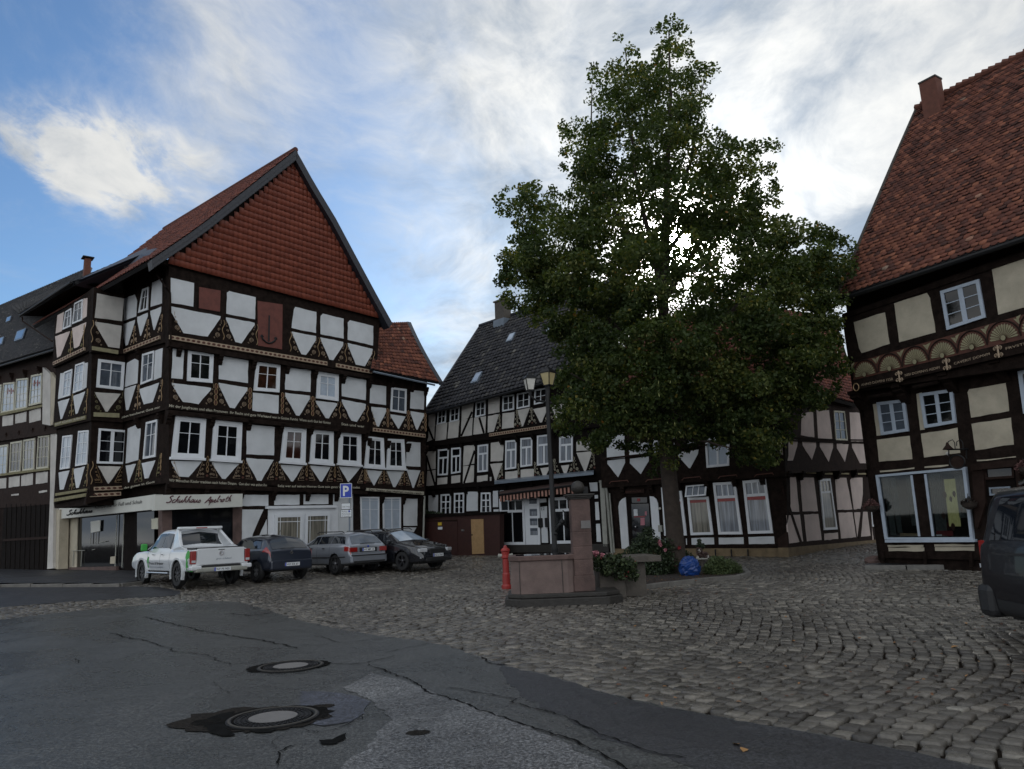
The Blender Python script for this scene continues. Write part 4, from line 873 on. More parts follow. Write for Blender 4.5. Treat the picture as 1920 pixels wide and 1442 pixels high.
# ================================================================ house adjoining on the right
H2 = thing('half_timbered_house', 'narrow white half timbered house with concave red tiled roof joined to the gabled house', 'house', F.xyz(8.3, .3, 0))
wall(H2, F, [(696, 690), (801, 716), (797, 822), (693, 808)], o2); wall(H2, F, [(690, 806), (799, 818), (797, 928), (686, 918)], o1); wall(H2, F, [(684, 916), (797, 926), (787, 1045), (684, 1050)], o0)
core(H2, [F.xyz(8.2, 0, -.12)[:2], F.pt(796, 980, -.12)[:2], F.pt(796, 980, -.12)[:2] - F.n[:2] * 6, F.xyz(8.2, 0, -6)[:2]], 0, F.uz(750, 705, .3)[1])
pan(H2, F, o2, [z5((740, 520), (748, 512), (866, 528), (865, 677), (735, 660)), z5((1060, 568), (1070, 556), (1168, 568), (1166, 714), (1056, 702)), z5((748, 690), (864, 702), (864, 730), (808, 848), (790, 845), (748, 715)), z5((900, 750), (1020, 768), (967, 865), (960, 863), (900, 765)), z5((1060, 725), (1166, 742), (1166, 765), (1115, 873), (1105, 870), (1060, 745))])
window(H2, F, z5((908, 535), (1028, 550), (1024, 745), (898, 725)), o2 + .02, **ww, fr=.1, glass='glass_grey')
for (x, yt, yb, sd_) in ((699, 770, 800, 'R'), (727, 766, 801, 'LR'), (766, 770, 806, 'LR'), (798, 775, 809, 'L')): foot(H2, F, x, yt, yb, o2, 'chain' if x > 700 else 'none', sd_, hw=.09 if x > 700 else -.02, sc=.85)
chainband(H2, F, (700.4, 802), (798, 814), 6.5, o2 + .07, 17)
pan(H2, F, o1, [z5((1028, 978), (1038, 968), (1138, 975), (1138, 1167), (1022, 1160)), z5((700, 1192), (838, 1200), (772, 1315), (766, 1315)), z5((868, 1198), (1010, 1203), (938, 1330), (922, 1328)), z5((1028, 1190), (1138, 1197), (1085, 1335), (1075, 1333))])
window(H2, F, z5((715, 925), (843, 940), (853, 1183), (692, 1170)), o1 + .03, **ww, border=.10, fr=.07, sill=True); window(H2, F, z5((880, 945), (1005, 950), (1020, 1190), (867, 1183)), o1 + .03, **ww, border=.10, fr=.07, sill=True)
for (x, yt, yb, sd_) in ((687, 880, 905, 'R'), (720, 882, 908, 'LR'), (758, 884, 911, 'LR'), (793, 884, 914, 'L')): foot(H2, F, x, yt, yb, o1, 'knot', sd_, tri='knot', hw=.08 if x > 690 else -.04, sc=.85)
band(H2, F, (688, 915), (795, 922), (5, 6), o1 + .06, .1, 'ornament_light'); inscription(H2, F, 'Der Segen des Herren macht reich', (692, 920), (790, 927), o1 + .06, 4, 'timber')
pan(H2, F, o0, [z50((1590, 342), (1752, 342), (1750, 655), (1590, 655)), z7((1300, 652), (1445, 655), (1415, 708), (1300, 690))])
for off_, lst in ((o2, ((735, 712), (772, 720), (797, 727))), (o1, ((690, 822), (726, 827), (764, 832), (797, 836))), (o0, ((715, 928), (755, 930), (790, 932)))):
    for x, y in lst: bracket(H2, F, x, y, off_)
S2 = surf3(F, [((695, 692, .95), (823, 717, .95)), ((700, 652, -.2), (787, 655, -.45)), ((703, 606, -2.2), (763, 604, -2.4))])
slab(H2, 'roof', 'tile_black', S2, .12, 4, 8); tiles('roof_tiles', S2, .25, .30, 'tile_old', H2, 'pan', None, .006, .05)
mb = MB(); P = [S2(1., v) + F.z * .04 for v in np.linspace(0, 1, 12)]
for i in range(11): mb.prism([P[i], P[i + 1], P[i + 1] + F.u * .28, P[i] + F.u * .28], [P[i] - F.z * .18, P[i + 1] - F.z * .18, P[i + 1] + F.u * .28 - F.z * .18, P[i] + F.u * .28 - F.z * .18])
mb.build('slate_verge', 'slate', H2); mb = MB(); mb.tube([F.pt(700, 697, .98), F.pt(815, 722, .98)], .05, 8); mb.build('gutter', 'zinc', H2)
mb = MB(); mb.tube([F.pt(796, 930, .2), F.pt(793, 1035, .1)], .05, 8); mb.build('downpipe', 'pipe_grey', H2)
# ================================================================ far left house
AL = S
H3 = thing('half_timbered_house', 'long half timbered house at the left edge with dark skylit roof and brown gate', 'house', S.xyz(-6.3, .3, .2))
z8 = ZM(0, 680, 3.433)
A3 = S.shift(.35)
wall(H3, A3, [(-160, 700), (104, 640), (106, 812), (-160, 850)], .2, .4, 'timber_brown'); wall(H3, A3, [(-160, 835), (104, 800), (100, 945), (-160, 965)], .05, .4, 'timber_brown'); wall(H3, A3, [(-160, 930), (98, 925), (90, 1075), (-160, 1095)], .0, .4, 'timber_brown')
core(H3, [A3.pt(-160, 900)[:2], A3.pt(104, 900)[:2], A3.pt(104, 900)[:2] - S.n[:2] * 7, A3.pt(-160, 900)[:2] - S.n[:2] * 7], 0, A3.uz(60, 668, 0)[1])
for q, gl in ((z1c((265, 1100), (355, 1080), (350, 1335), (245, 1360)), 'glass_sky'), (z1c((140, 1130), (238, 1120), (228, 1375), (125, 1395)), 'glass_sky'), (z1c((30, 1165), (125, 1155), (120, 1400), (10, 1420)), 'glass_sky'), (z1c((-110, 1205), (15, 1175), (0, 1420), (-120, 1440)), 'glass_sky')):
    window(H3, A3, q, .23, bars_v=(.33, .66), bars_h=(.25, .5, .75), bw=.02, fr=.10, paint='paint_cream', glass=gl)
for q, gl in ((z2c((305, 245), (395, 235), (385, 500), (290, 510)), 'glass_dark'), (z2c((190, 275), (280, 260), (270, 510), (180, 525)), 'glass_grey'), (z2c((85, 295), (178, 280), (160, 530), (75, 540)), 'glass_dark'), (z2c((-35, 325), (65, 310), (50, 555), (-45, 565)), 'glass_sky')):
    window(H3, A3, q, .08, bars_v=(.33, .66), bars_h=(.33, .66), bw=.02, fr=.10, paint='paint_cream', glass=gl)
pan(H3, A3, .2, [z8((188, 310), (262, 290), (262, 370), (188, 388)), z8((98, 335), (170, 315), (168, 380), (98, 393)), z8((16, 345), (85, 335), (83, 400), (14, 410))], 'plaster_warm')
pan(H3, A3, .05, [z8((232, 710), (308, 700), (305, 772), (230, 782)), z8((137, 728), (212, 712), (210, 785), (135, 795)), z8((57, 738), (127, 728), (125, 795), (55, 805)), z8((-30, 750), (40, 742), (38, 808), (-30, 812)), z8((250, 828), (302, 820), (302, 832), (250, 840)), z8((72, 848), (120, 842), (120, 853), (72, 858))], 'plaster_warm')
panel('window_sill', H3, 'ornament_olive', A3, z8((0, 325), (268, 270), (268, 285), (0, 342)), .3, .12); panel('window_sill', H3, 'ornament_olive', A3, z8((0, 715), (315, 675), (315, 690), (0, 730)), .15, .12)
panel('gate', H3, 'timber_black', A3, z8((25, 905), (320, 870), (300, 1365), (0, 1385)), .03, .06)
mb = MB()
for k in range(9):
    x0 = 12 + k * 9; stroke(mb, A3, (x0, 945), (x0 - 4, 1078), .13, .055, .03)
mb.build('gate_boards', 'timber_black', H3); mb = MB(); stroke(mb, A3, (5, 1013), (92, 1008), .12, .08); mb.build('gate_rail', 'timber_brown', H3)
panel('white_pier', H3, 'plaster_warm', A3, z8((325, 425), (345, 420), (376, 490), (345, 870), (340, 1325), (303, 1328), (322, 860)), .14, .5); panel('white_pier', H3, 'plaster_warm', A3, z8((275, 30), (325, 75), (322, 405), (272, 395)), .35, .45); panel('beige_pier', H3, 'plaster_cream', A3, z8((325, 60), (366, 115), (338, 400), (322, 405)), .33, .6)
panel('beige_pier', H3, 'plaster_cream', A3, z8((345, 945), (385, 945), (375, 1330), (338, 1325)), .02, .4)
for x, y in ((0, 705), (25, 700), (50, 694), (77, 688)): bracket(H3, A3, x, y, .2, m='timber_brown')
for x, y in ((18, 812), (42, 808), (68, 803), (92, 800)): bracket(H3, A3, x, y, .05, m='timber_brown')
S3 = surf3p(np.array([A3.pt(-150, 726, .75), A3.pt(-150, 636, -4.2)]), np.array([A3.pt(103, 651, .75), A3.pt(170, 500, -4.2)])); slab(H3, 'roof', 'tile_black', S3, .15, 3, 3); tiles('roof_tiles', S3, .26, .32, 'tile_dark', H3, 'pan', None, .006, .04)
def skylight(parent, Sf, u0, u1, v0, v1, m='glass_sky'):
    Pp = [Sf(u0, v0), Sf(u1, v0), Sf(u1, v1), Sf(u0, v1)]; N = np.cross(Sf(1., .5) - Sf(0., .5), Sf(.5, 1.) - Sf(.5, 0.)); N /= np.linalg.norm(N); N = N if N[2] > 0 else -N
    o = MB().prism([p + N * .14 for p in Pp], [p for p in Pp]).build('skylight', 'zinc', parent); cc = sum(Pp) / 4; MB().prism([cc + (p - cc) * .78 + N * .15 for p in Pp], [cc + (p - cc) * .78 + N * .1 for p in Pp]).build('pane', m, o)
for u0, u1, v0, v1 in ((.64, .675, .22, .32), (.75, .80, .20, .33), (.66, .685, .55, .63)): skylight(H3, S3, u0, u1, v0, v1, 'glass_grey')
mb = MB(); mb.tube([A3.pt(-150, 731, .8), A3.pt(102, 656, .8)], .06, 8); mb.build('gutter', 'metal_black', H3)
# hanging ornaments in the upper windows
for (x, y) in ((19, 733), (68, 718)):
    mb = MB()
    for k in range(4): stroke(mb, A3, (x - 4 + k * 3, y - 5 + (k % 2) * 3), (x - 5 + k * 3.4, y + 6 - (k % 2) * 4), .06, .3, .02)
    o = mb.build('window_hanging', 'petal_red', None); tag(o, 'coloured hanging ornament in the %s upper window of the far left house' % ('left' if x < 40 else 'right'), 'ornament')
# ================================================================ middle house (long dark roof)
zA, zB = ZM(780, 780, 5.15), ZM(780, 560, 5.333)
H4 = thing('half_timbered_house', 'white half timbered house with steep dark tiled roof and striped awning behind the street lamp', 'house', B2.xyz(0, .35, 0))
T = 'timber_black'
wall(H4, B2, [(798, 770), (1128, 690), (1128, 800), (798, 838)], .3, .4, T); wall(H4, B2, [(796, 830), (1130, 795), (1130, 900), (796, 918)], .16, .4, T); wall(H4, B2, [(794, 910), (1132, 888), (1138, 1026), (794, 1040)], .0, .4, T)
e0, e1 = B2.pt(794, 950, -.12)[:2], B2.pt(1130, 950, -.12)[:2]
core(H4, [e0, e1, e1 - B2.n[:2] * 9, e0 - B2.n[:2] * 9], 0, B2.uz(960, 735, .3)[1])
pw = 'plaster_warm'
pan(H4, B2, .3, [zB((125, 1150), (195, 1130), (190, 1275), (125, 1290)), zB((458, 1060), (580, 1030), (560, 1185), (455, 1215)), zB((722, 1005), (835, 980), (835, 1135), (722, 1155)),
    zA((120, 102), (180, 92), (175, 222), (105, 250), (120, 200)), zA((195, 85), (302, 62), (290, 225), (185, 240)), zA((315, 58), (420, 42), (405, 205), (305, 218)), zA((440, 32), (548, 17), (540, 185), (432, 200)), zA((562, 17), (675, 2), (668, 165), (552, 180)), zA((695, 0), (800, -18), (790, 20), (750, 150), (692, 160)), zA((835, -25), (950, -40), (945, 110), (828, 125)),
    zB((1010, 1115), (1140, 1090), (1070, 1275), (1060, 1278)), zB((1170, 1105), (1325, 1075), (1260, 1235), (1240, 1240)), zB((1350, 1075), (1500, 1040), (1470, 1150), (1400, 1200))], pw)
for q in (zB((220, 1120), (303, 1100), (297, 1240), (210, 1262)), zB((343, 1100), (437, 1080), (430, 1215), (338, 1238)), zB((600, 1035), (697, 1018), (693, 1165), (592, 1188)), zB((868, 975), (982, 958), (980, 1110), (865, 1130)), zB((1012, 950), (1140, 925), (1138, 1080), (1008, 1105)), zB((1188, 910), (1310, 888), (1310, 1035), (1180, 1062))):
    window(H4, B2, q, .32, bars_h=(.5,), fr=.07, border=.0)
mb = MB()
for a, c, of in ((zA((540, -40))[0], zA((435, 195))[0], .32), (zA((610, 15))[0], zA((655, 165))[0], .32), (zA((115, 105))[0], zA((170, 240))[0], .32), (zA((100, 385))[0], zA((183, 668))[0], .18), (zA((565, 335))[0], zA((462, 650))[0], .18)): stroke(mb, B2, a, c, .13, of, .1)
mb.build('brace', T, H4)
chainband(H4, B2, (917, 813), (1030, 796), 5.5, .36, 26)
for x, yt, yb in ((938, 776, 808), (971, 768, 802), (998, 764, 796), (1030, 758, 790)): foot(H4, B2, x, yt, yb, .3, 'knot', 'LR' if x > 950 else 'L', m='ornament_light', ms='ornament_light', hw=.05, sc=.7)
pan(H4, B2, .16, [zA((100, 345), (190, 335), (188, 510), (110, 520)), zA((110, 530), (188, 520), (185, 668), (100, 675)), zA((462, 290), (568, 280), (562, 460), (455, 480)), zA((455, 485), (560, 475), (555, 635), (452, 650)), zA((722, 260), (830, 245), (845, 290), (838, 430), (720, 440)),
    zA((207, 600), (303, 590), (300, 655), (205, 665)), zA((342, 580), (428, 570), (425, 640), (340, 652)), zA((590, 580), (692, 568), (690, 625), (588, 638)), zA((715, 465), (835, 455), (775, 620), (762, 620), (735, 520)), zA((862, 540), (980, 525), (980, 600), (860, 612)), zA((1010, 520), (1138, 510), (1138, 592), (1010, 602)),
    zA((1200, 505), (1300, 490), (1255, 575), (1225, 578)), zA((1400, 480), (1480, 470), (1450, 560), (1430, 562)), zA((1548, 355), (1703, 340), (1640, 530), (1625, 535)), zA((1548, 250), (1700, 235), (1703, 330), (1548, 340)), zA((712, 590), (728, 588), (728, 625), (714, 628))], pw)
for k, q in enumerate((zA((215, 325), (318, 315), (305, 570), (210, 575)), zA((342, 310), (435, 302), (430, 545), (340, 560)), zA((597, 283), (697, 270), (693, 535), (595, 545)), zA((865, 240), (972, 230), (968, 505), (862, 520)), zA((1010, 215), (1125, 205), (1122, 480), (1010, 495)), zA((1170, 190), (1300, 175), (1302, 465), (1170, 480)), zA((1385, 200), (1515, 188), (1515, 440), (1385, 452)))):
    window(H4, B2, q, .18, bars_v=(), bars_h=((.31, .09),), vh=((.5, .33, 1),), fr=.08, glass='curtain' if k > 1 else 'glass_dark', sub=.09)
for x, yt, yb in ((942, 872, 898), (973, 869, 896), (1004, 866, 893), (1041, 860, 890), (1077, 856, 886), (1115, 848, 880)): foot(H4, B2, x, yt, yb, .16, 'knot', {942: 'L', 973: '', 1004: 'R', 1115: 'L'}.get(x, 'LR'), m='ornament_light', ms='ornament_light', hw=.06, sc=.75)
f = [B2.pt(x, y, .55) for x, y in ((927, 903), (1113, 885), (1113, 890), (927, 908))]; r_ = [B2.pt(x, y, .1) for x, y in ((927, 900), (1113, 881), (1113, 886), (927, 905))]
MB().prism(f, r_).build('zinc_ledge', 'zinc', H4)
for lst, of in ((((942, 822), (971, 817), (1001, 812), (1040, 806), (1078, 800)), .16), (((815, 835), (843, 832), (867, 828), (893, 825)), .16), (((815, 921), (848, 918), (875, 915), (900, 912), (950, 910), (1000, 905), (1050, 901)), .0)):
    for x, y in lst: bracket(H4, B2, x, y, of, .3, .15, .2, T)
pan(H4, B2, 0, [zA((120, 768), (212, 762), (210, 940), (118, 945)), zA((490, 735), (598, 732), (597, 915), (487, 920)), zA((742, 725), (792, 722), (795, 880), (742, 880)), zA((748, 903), (798, 900), (798, 938), (750, 940)), zA((808, 722), (900, 716), (900, 735), (810, 748)), zA((920, 712), (1025, 706), (1025, 725), (920, 735)), zA((1048, 697), (1155, 691), (1155, 712), (1050, 718)), zA((1185, 686), (1250, 682), (1250, 703), (1185, 708)), zA((1275, 680), (1370, 673), (1370, 694), (1275, 700)), zA((1400, 668), (1505, 660), (1505, 682), (1400, 690)),
    zA((1672, 645), (1750, 640), (1755, 725), (1685, 728)), zA((1725, 765), (1755, 762), (1757, 795), (1725, 798)), zA((1727, 832), (1760, 830), (1772, 1003), (1735, 1005)), zA((1738, 1042), (1775, 1040), (1787, 1215), (1745, 1215)), zA((1195, 800), (1258, 795), (1258, 832), (1197, 838)), zA((1200, 880), (1265, 870), (1275, 1225), (1215, 1225))], 'plaster_white')
for q in (zA((240, 757), (338, 752), (333, 955), (237, 958)), zA((370, 745), (465, 740), (462, 948), (367, 950)), zA((628, 740), (720, 738), (725, 940), (625, 942))): window(H4, B2, q, .02, bars_v=(.5,), bars_h=((.35, .06), .7), fr=.08, bw=.09)
window(H4, B2, zA((805, 800), (1045, 790), (1060, 1245), (820, 1245)), .03, bars_v=(), bars_h=((.25, .12),), vh=((.33, 0, .24), (.66, 0, .24), (.5, .26, 1)), fr=.13, sub=.06, name='shop_window')
window(H4, B2, zA((1280, 790), (1560, 775), (1572, 1230), (1300, 1235)), .03, bars_v=(), bars_h=((.25, .12),), vh=((.33, 0, .24), (.66, 0, .24), (.5, .26, 1)), fr=.13, sub=.06, name='shop_window')
dq = Quad(B2, zA((1045, 797), (1190, 792), (1200, 1290), (1065, 1290)), .04); mb = MB(); dq.qb(mb, 0, 1, 0, 1, -.05, .0); dr = mb.build('shop_door', 'paint_white', H4)
mb = MB()
for t0, t1 in ((.01, .11), (.21, .345), (.395, .53), (.585, .72)): dq.qb(mb, .34, .84, t0, t1, 0, .012)
mb.build('pane', 'glass_grey', dr); mb = MB(); dq.qb(mb, .34, .84, .78, .93, 0, .02); mb.build('door_panel', 'paint_white', dr)
mb = MB()
for k in range(3): dq.qb(mb, .36, .82, .26 + .19 * k, .335 + .19 * k, .012, .018)
mb.build('notice', 'curtain', dr)
# awning
A = B2.pt(936, 931, .1); Bq = B2.pt(1083, 912, .1); A2 = B2.pt(937, 930, .75); B22 = B2.pt(1086, 911, .75); aw = MB()
aw.prism([A + B2.z * .25, Bq + B2.z * .25, B22, A2], [A + B2.z * .23, Bq + B2.z * .23, B22 - B2.z * .02, A2 - B2.z * .02]); aw.build('awning', 'stone_red', H4)
m1, m2 = MB(), MB(); n = 44
for k in range(n):
    t0, t1 = k / n, (k + 1) / n; a = A2 * (1 - t0) + B22 * t0; c = A2 * (1 - t1) + B22 * t1; dz = B2.z * (.26 + .03 * math.sin(k * 1.3)); q = [a, c, c - dz, a - dz]
    (m1 if k % 2 else m2).prism(q, [p - B2.n * .01 for p in q])
mat('stripe_pink', (.42, .22, .17), .8, .2, 6); mat('stripe_cream', (.58, .50, .42), .8, .2, 6)
m1.build('awning_valance', 'timber', H4); m2.build('awning_valance', 'stripe_pink', H4)
mb = MB(); mb.tube([A2 + B2.z * .05, B22 + B2.z * .05], .05, 8); mb.build('awning_bar', 'metal_black', H4)
text_on('house_number', H4, 'ink', B2, '12', (1015, 957), (1021, 956), .03, 5)
mb = MB()
for dx in (-.18, .22): c = B2.pt(1019, 980, .05) + B2.u * dx; mb.box(c, (.22, .12, .42), R(-42)); 
mb.build('letter_box', 'metal_black', H4, bevel=.03)
# roof
S4 = surf3p(np.array([B2.pt(795, 776, .75), B2.pt(900, 613, -5)]), np.array([B2.pt(1150, 682, .75), B2.pt(1168, 523, -5)]))
slab(H4, 'roof', 'tile_black', S4, .14, 4, 4); tiles('roof_tiles', S4, .27, .33, 'tile_dark', H4, 'pan', None, .012, .055)
mb = MB(); mb.tube([S4(0., 1.) + B2.z * .05, S4(1., 1.) + B2.z * .05], .14, 8); mb.build('ridge', 'tile_dark2' if 'tile_dark2' in MATS else 'slate', H4)
mb = MB(); mb.tube([S4(0., 0.), S4(0., 1.)], .10, 6); mb.build('verge_board', 'slate', H4)
for u0, u1, v0, v1 in ((.235, .275, .19, .30), (.335, .375, .60, .70), (.60, .64, .57, .66)): skylight(H4, S4, u0, u1, v0, v1)
c = B2.pt(943, 588, -4.7); mb = MB(); mb.box(c - B2.z * .4, (.55, .8, 2.2), R(42)); mb.build('chimney', 'stone_grey', H4); MB().box(c + B2.z * .75, (.68, .95, .08), R(42)).build('chimney_cap', 'kerb', H4); MB().box(c - B2.z * .85, (.75, .95, .9), R(42)).build('flashing', 'zinc', H4)
mb = MB(); mb.tube([B2.pt(800, 776, .85), B2.pt(1145, 686, .85)], .06, 8); mb.build('gutter', 'metal_black', H4)
mb = MB(); q = [B2.pt(x, y, .12) for x, y in ((1119.5, 838), (1127, 838), (1131, 905), (1123, 905))]; mb.prism(q, [p - B2.n * .12 for p in q]); q = [B2.pt(x, y, .10) for x, y in ((1124, 905), (1133, 905), (1139, 1025), (1131, 1025))]; mb.prism(q, [p - B2.n * .12 for p in q]); mb.build('downpipe_casing', 'pipe_grey', H4)
panel('stone_plinth', H4, 'stone_dark', B2, [(926, 1022), (1140, 1020), (1142, 1036), (926, 1036)], .1, .5)
# ---- maroon yard wall with gate
Bw = B2.shift(.9)
YW = thing('yard_wall', 'dark maroon boarded yard wall with garage gate and bare plywood door', 'wall', Bw.pt(860, 1040)[:2].tolist() + [.3])
panel('wall', YW, 'door_maroon', Bw, [(793, 968), (937, 962), (937, 1042), (793, 1062)], 0, .3); panel('capping', YW, 'timber_black', Bw, [(791, 964), (938, 959), (938, 964), (791, 971)], .08, .5)
panel('garage_gate', YW, 'timber_brown', Bw, zA((95, 1012), (400, 1000), (400, 1330), (100, 1345)), .015, .03)
mb = MB()
for k in range(14): x = 799 + k * 4.3; stroke(mb, Bw, (x, 978), (x + 1, 1040), .17, .03, .02)
mb.build('gate_boards', 'door_maroon', YW)
panel('plywood_door', YW, 'board_wood', Bw, zA((530, 998), (648, 995), (657, 1328), (542, 1335)), .03, .05); mb = MB(); mb.sphere(Bw.pt(885, 1003, .06), .03); mb.build('door_handle', 'metal_black', YW)
panel('notice', YW, 'yellow_paint', Bw, zA((211, 1028), (246, 1027), (246, 1056), (211, 1057)), .05, .02); panel('notice', YW, 'sign_white', Bw, zA((212, 1072), (252, 1071), (252, 1096), (212, 1097)), .05, .02)
panel('letter_box', YW, 'sign_grey', Bw, zA((437, 1095), (452, 1094), (452, 1112), (437, 1113)), .1, .1); 
Q = Quad(Bw, [(794, 960), (830, 960), (828, 971), (793, 972)], -.1); 
def leafcloud(name, m, parent, cens, rad, n, size, flat=.5, up=.3, seed=1, clump=None):
    rg = np.random.default_rng(seed); cens = np.array(cens); rad = np.array(rad, float)
    if rad.ndim == 1: rad = np.repeat(rad[:, None], 3, 1)
    wt = rad.prod(1) ** .67; idx = rg.choice(len(cens), n, p=wt / wt.sum()); d = rg.normal(0, 1, (n, 3)); d /= np.linalg.norm(d, axis=1)[:, None]
    rr = rg.random(n) ** .45; C = cens[idx] + d * rr[:, None] * rad[idx]
    return leaves(name, m, parent, C, size, rg, up)
def leaves(name, m, parent, C, size, rg, up=.3, rnd=None, long=1.15):
    n = len(C); N = rg.normal(0, 1, (n, 3)); N[:, 2] = np.abs(N[:, 2]) + up; N /= np.linalg.norm(N, axis=1)[:, None]
    A = np.cross(N, rg.normal(0, 1, (n, 3))); A /= np.linalg.norm(A, axis=1)[:, None] + 1e-9; Bv = np.cross(N, A); s = (size * (.6 + .8 * rg.random(n)))[:, None]
    A = A * s * long; Bv = Bv * s
    P = np.stack([C - A, C - A * .45 - Bv * .75 + N * s * .12, C + A * .35 - Bv * .70 + N * s * .1, C + A * 1.05 - N * s * .2, C + A * .35 + Bv * .70 + N * s * .1, C - A * .45 + Bv * .75 + N * s * .12], 1)
    o = (np.arange(n) * 6)[:, None]; rr = rg.random(n) if rnd is None else rnd
    return npmesh(name, P.reshape(-1, 3), [np.concatenate([o + np.array([0, 1, 2, 3]), o + np.array([0, 3, 4, 5])])], m, parent, np.repeat(rr, 6))
cs = [Bw.pt(797 + k * 5, 966, -.2) for k in range(7)]; leafcloud('creeper', 'leaf_bush', YW, cs, [.28 - .02 * k for k in range(7)], 900, .035)
# ================================================================ pub
zP, zQ = ZM(1100, 740, 4.507), ZM(1380, 700, 3.793)
H5 = thing('half_timbered_house', 'half timbered inn behind the linden tree, white front with arched doorway and pale pink side', 'house', [*PF.pt(1476, 1020)[:2], .1])
TB = 'timber'
wall(H5, PF, [(1122, 740), (1470, 690), (1472, 893), (1128, 915)], .2, .4, TB); wall(H5, PF, [(1130, 905), (1474, 885), (1478, 1030), (1140, 1032)], .0, .4, TB)
wall(H5, PS, [(1474, 715), (1628, 755), (1628, 880), (1474, 888)], .2, .4, 'timber_brown'); wall(H5, PS, [(1476, 882), (1630, 872), (1636, 1016), (1478, 1029)], .0, .4, 'timber_brown')
wall(H5, PS, [(1478, 1027), (1646, 1012), (1650, 1040), (1480, 1052)], .06, .4, 'stone_tan', 'stone_base'); wall(H5, PF, [(1150, 1029), (1478, 1028), (1480, 1052), (1150, 1045)], .06, .4, 'stone_tan', 'stone_base')
p0 = PF.pt(1476, 980)[:2] - PF.n[:2] * .12 - PS.n[:2] * .12; p1 = PF.pt(1130, 980, -.12)[:2]; p2 = PS.pt(1634, 980, -.12)[:2]
core(H5, [p1, p0, p2, p2 + (p1 - p0) * .9], 0, PS.uz(1550, 735, .2)[1], 'plaster_pink')
ww5 = dict(bars_v=(), bars_h=((.26, .10),), vh=((.33, 0, .24), (.66, 0, .24)), fr=.10, sub=.05)
pan(H5, PF, .2, [zP((165, 270), (318, 250), (322, 535), (172, 545)), zP((175, 557), (322, 542), (325, 575), (265, 698), (175, 585)), zP((360, 420), (530, 400), (530, 505), (362, 525)), zP((365, 542), (525, 522), (525, 560), (457, 672), (365, 580)), zP((770, 487), (945, 464), (940, 500), (875, 622), (865, 622), (770, 512)), zP((560, 380), (740, 365), (740, 470), (560, 500)), zP((980, 300), (1220, 280), (1220, 380), (980, 395))])
mb = MB()
for s_ in (((1132, 860), (1230, 850)), ((1267, 843), (1325, 834))): mb.tube([PF.pt(*s_[0], .3), PF.pt(*s_[1], .3)], .04, 6)
mb.build('cable_rail', 'timber_brown', H5)
window(H5, PF, zP((850, 265), (940, 258), (940, 405), (850, 415)), .22, bars_h=(.5,)); window(H5, PF, zP((360, 400), (450, 390), (450, 500), (362, 510)), .22, bars_h=(.5,), glass='glass_grey')
window(H5, PF, zP((1000, 392), (1208, 380), (1205, 600), (1015, 618)), .22, bars_h=(), bw=.09, glass='paint_bluewhite')
for k in range(5):
    x0 = 1142 + k * 68; mb = MB(); pts_ = [(x0, 907 - k * 3.2), (x0 + 4, 903 - k * 3.2), (x0 + 34, 900.5 - k * 3.4), (x0 + 36, 904 - k * 3.4)]
    stroke(mb, PF, pts_, None, .035, .24, .03); mb.build('moulding', 'carved_red', H5)
window(H5, PF, zP((630, 785), (800, 775), (848, 1190), (658, 1193)), .03, **ww5, glass='curtain'); 
wq = zP((850, 868), (1030, 862), (1072, 1183), (880, 1188)); window(H5, PF, wq, .03, bars_v=(), bars_h=(), fr=.10, glass='curtain_warm')
Qs = [PF.pt(x, y, o_) for (x, y), o_ in zip(zP((838, 770), (1015, 755), (1005, 852), (828, 865)), (.06, .06, .32, .32))]
mb = MB()
def qmix(Q_, a, t): return (Q_[0] * (1 - a) + Q_[1] * a) * (1 - t) + (Q_[3] * (1 - a) + Q_[2] * a) * t
for a0, a1, t0, t1 in ((0, .07, 0, 1), (.93, 1, 0, 1), (.07, .93, 0, .12), (.07, .93, .88, 1), (.34, .38, .12, .88), (.62, .66, .12, .88)): q = [qmix(Qs, a0, t0), qmix(Qs, a1, t0), qmix(Qs, a1, t1), qmix(Qs, a0, t1)]; mb.prism(q, [p - PF.n * .04 for p in q])
o = mb.build('open_toplight', 'paint_white', H5); q = [qmix(Qs, a, t) - PF.n * .02 for a, t in ((.07, .12), (.93, .12), (.93, .88), (.07, .88))]; MB().prism(q, [p - PF.n * .01 for p in q]).build('pane', 'glass_grey', o)
window(H5, PF, zP((1067, 745), (1258, 735), (1318, 1180), (1115, 1182)), .03, **ww5, glass='curtain'); window(H5, PF, zQ((47, 765), (212, 750), (265, 1137), (87, 1142)), .03, **ww5, glass='curtain')
mb = MB()
for q in (zP((870, 893), (1028, 886), (1030, 908), (873, 916)), zP((1100, 880), (1275, 872), (1278, 897), (1103, 906)), zQ((75, 878), (228, 873), (230, 897), (78, 902)), zP((658, 905), (800, 900), (803, 920), (660, 925))): f_ = [PF.pt(x, y, .028) for x, y in q]; mb.prism(f_, [p - PF.n * .01 for p in f_])
mb.build('red_window_stripe', 'red_paint', H5)
pan(H5, PF, 0, [zP((885, 1213), (1075, 1208), (1078, 1265), (887, 1268)), zP((1115, 1208), (1325, 1205), (1328, 1263), (1117, 1265)), zQ((88, 1165), (270, 1160), (275, 1213), (92, 1215)), zP((660, 1215), (690, 1215), (690, 1260), (665, 1260)), zP((838, 1215), (846, 1215), (848, 1268), (840, 1268))])
zD = ZM(1130, 880, 8.01)
panel('door_reveal', H5, 'plaster_white', PF, zD((235, 560), (250, 490), (290, 445), (345, 420), (402, 1240), (290, 1250)), .03, .1); panel('door_reveal', H5, 'paint_white', PF, zD((705, 405), (760, 410), (808, 450), (830, 510), (872, 1060), (755, 1040)), .03, .1)
panel('inn_door', H5, 'timber_black', PF, zD((350, 400), (700, 395), (755, 1250), (405, 1250)), .01, .05)
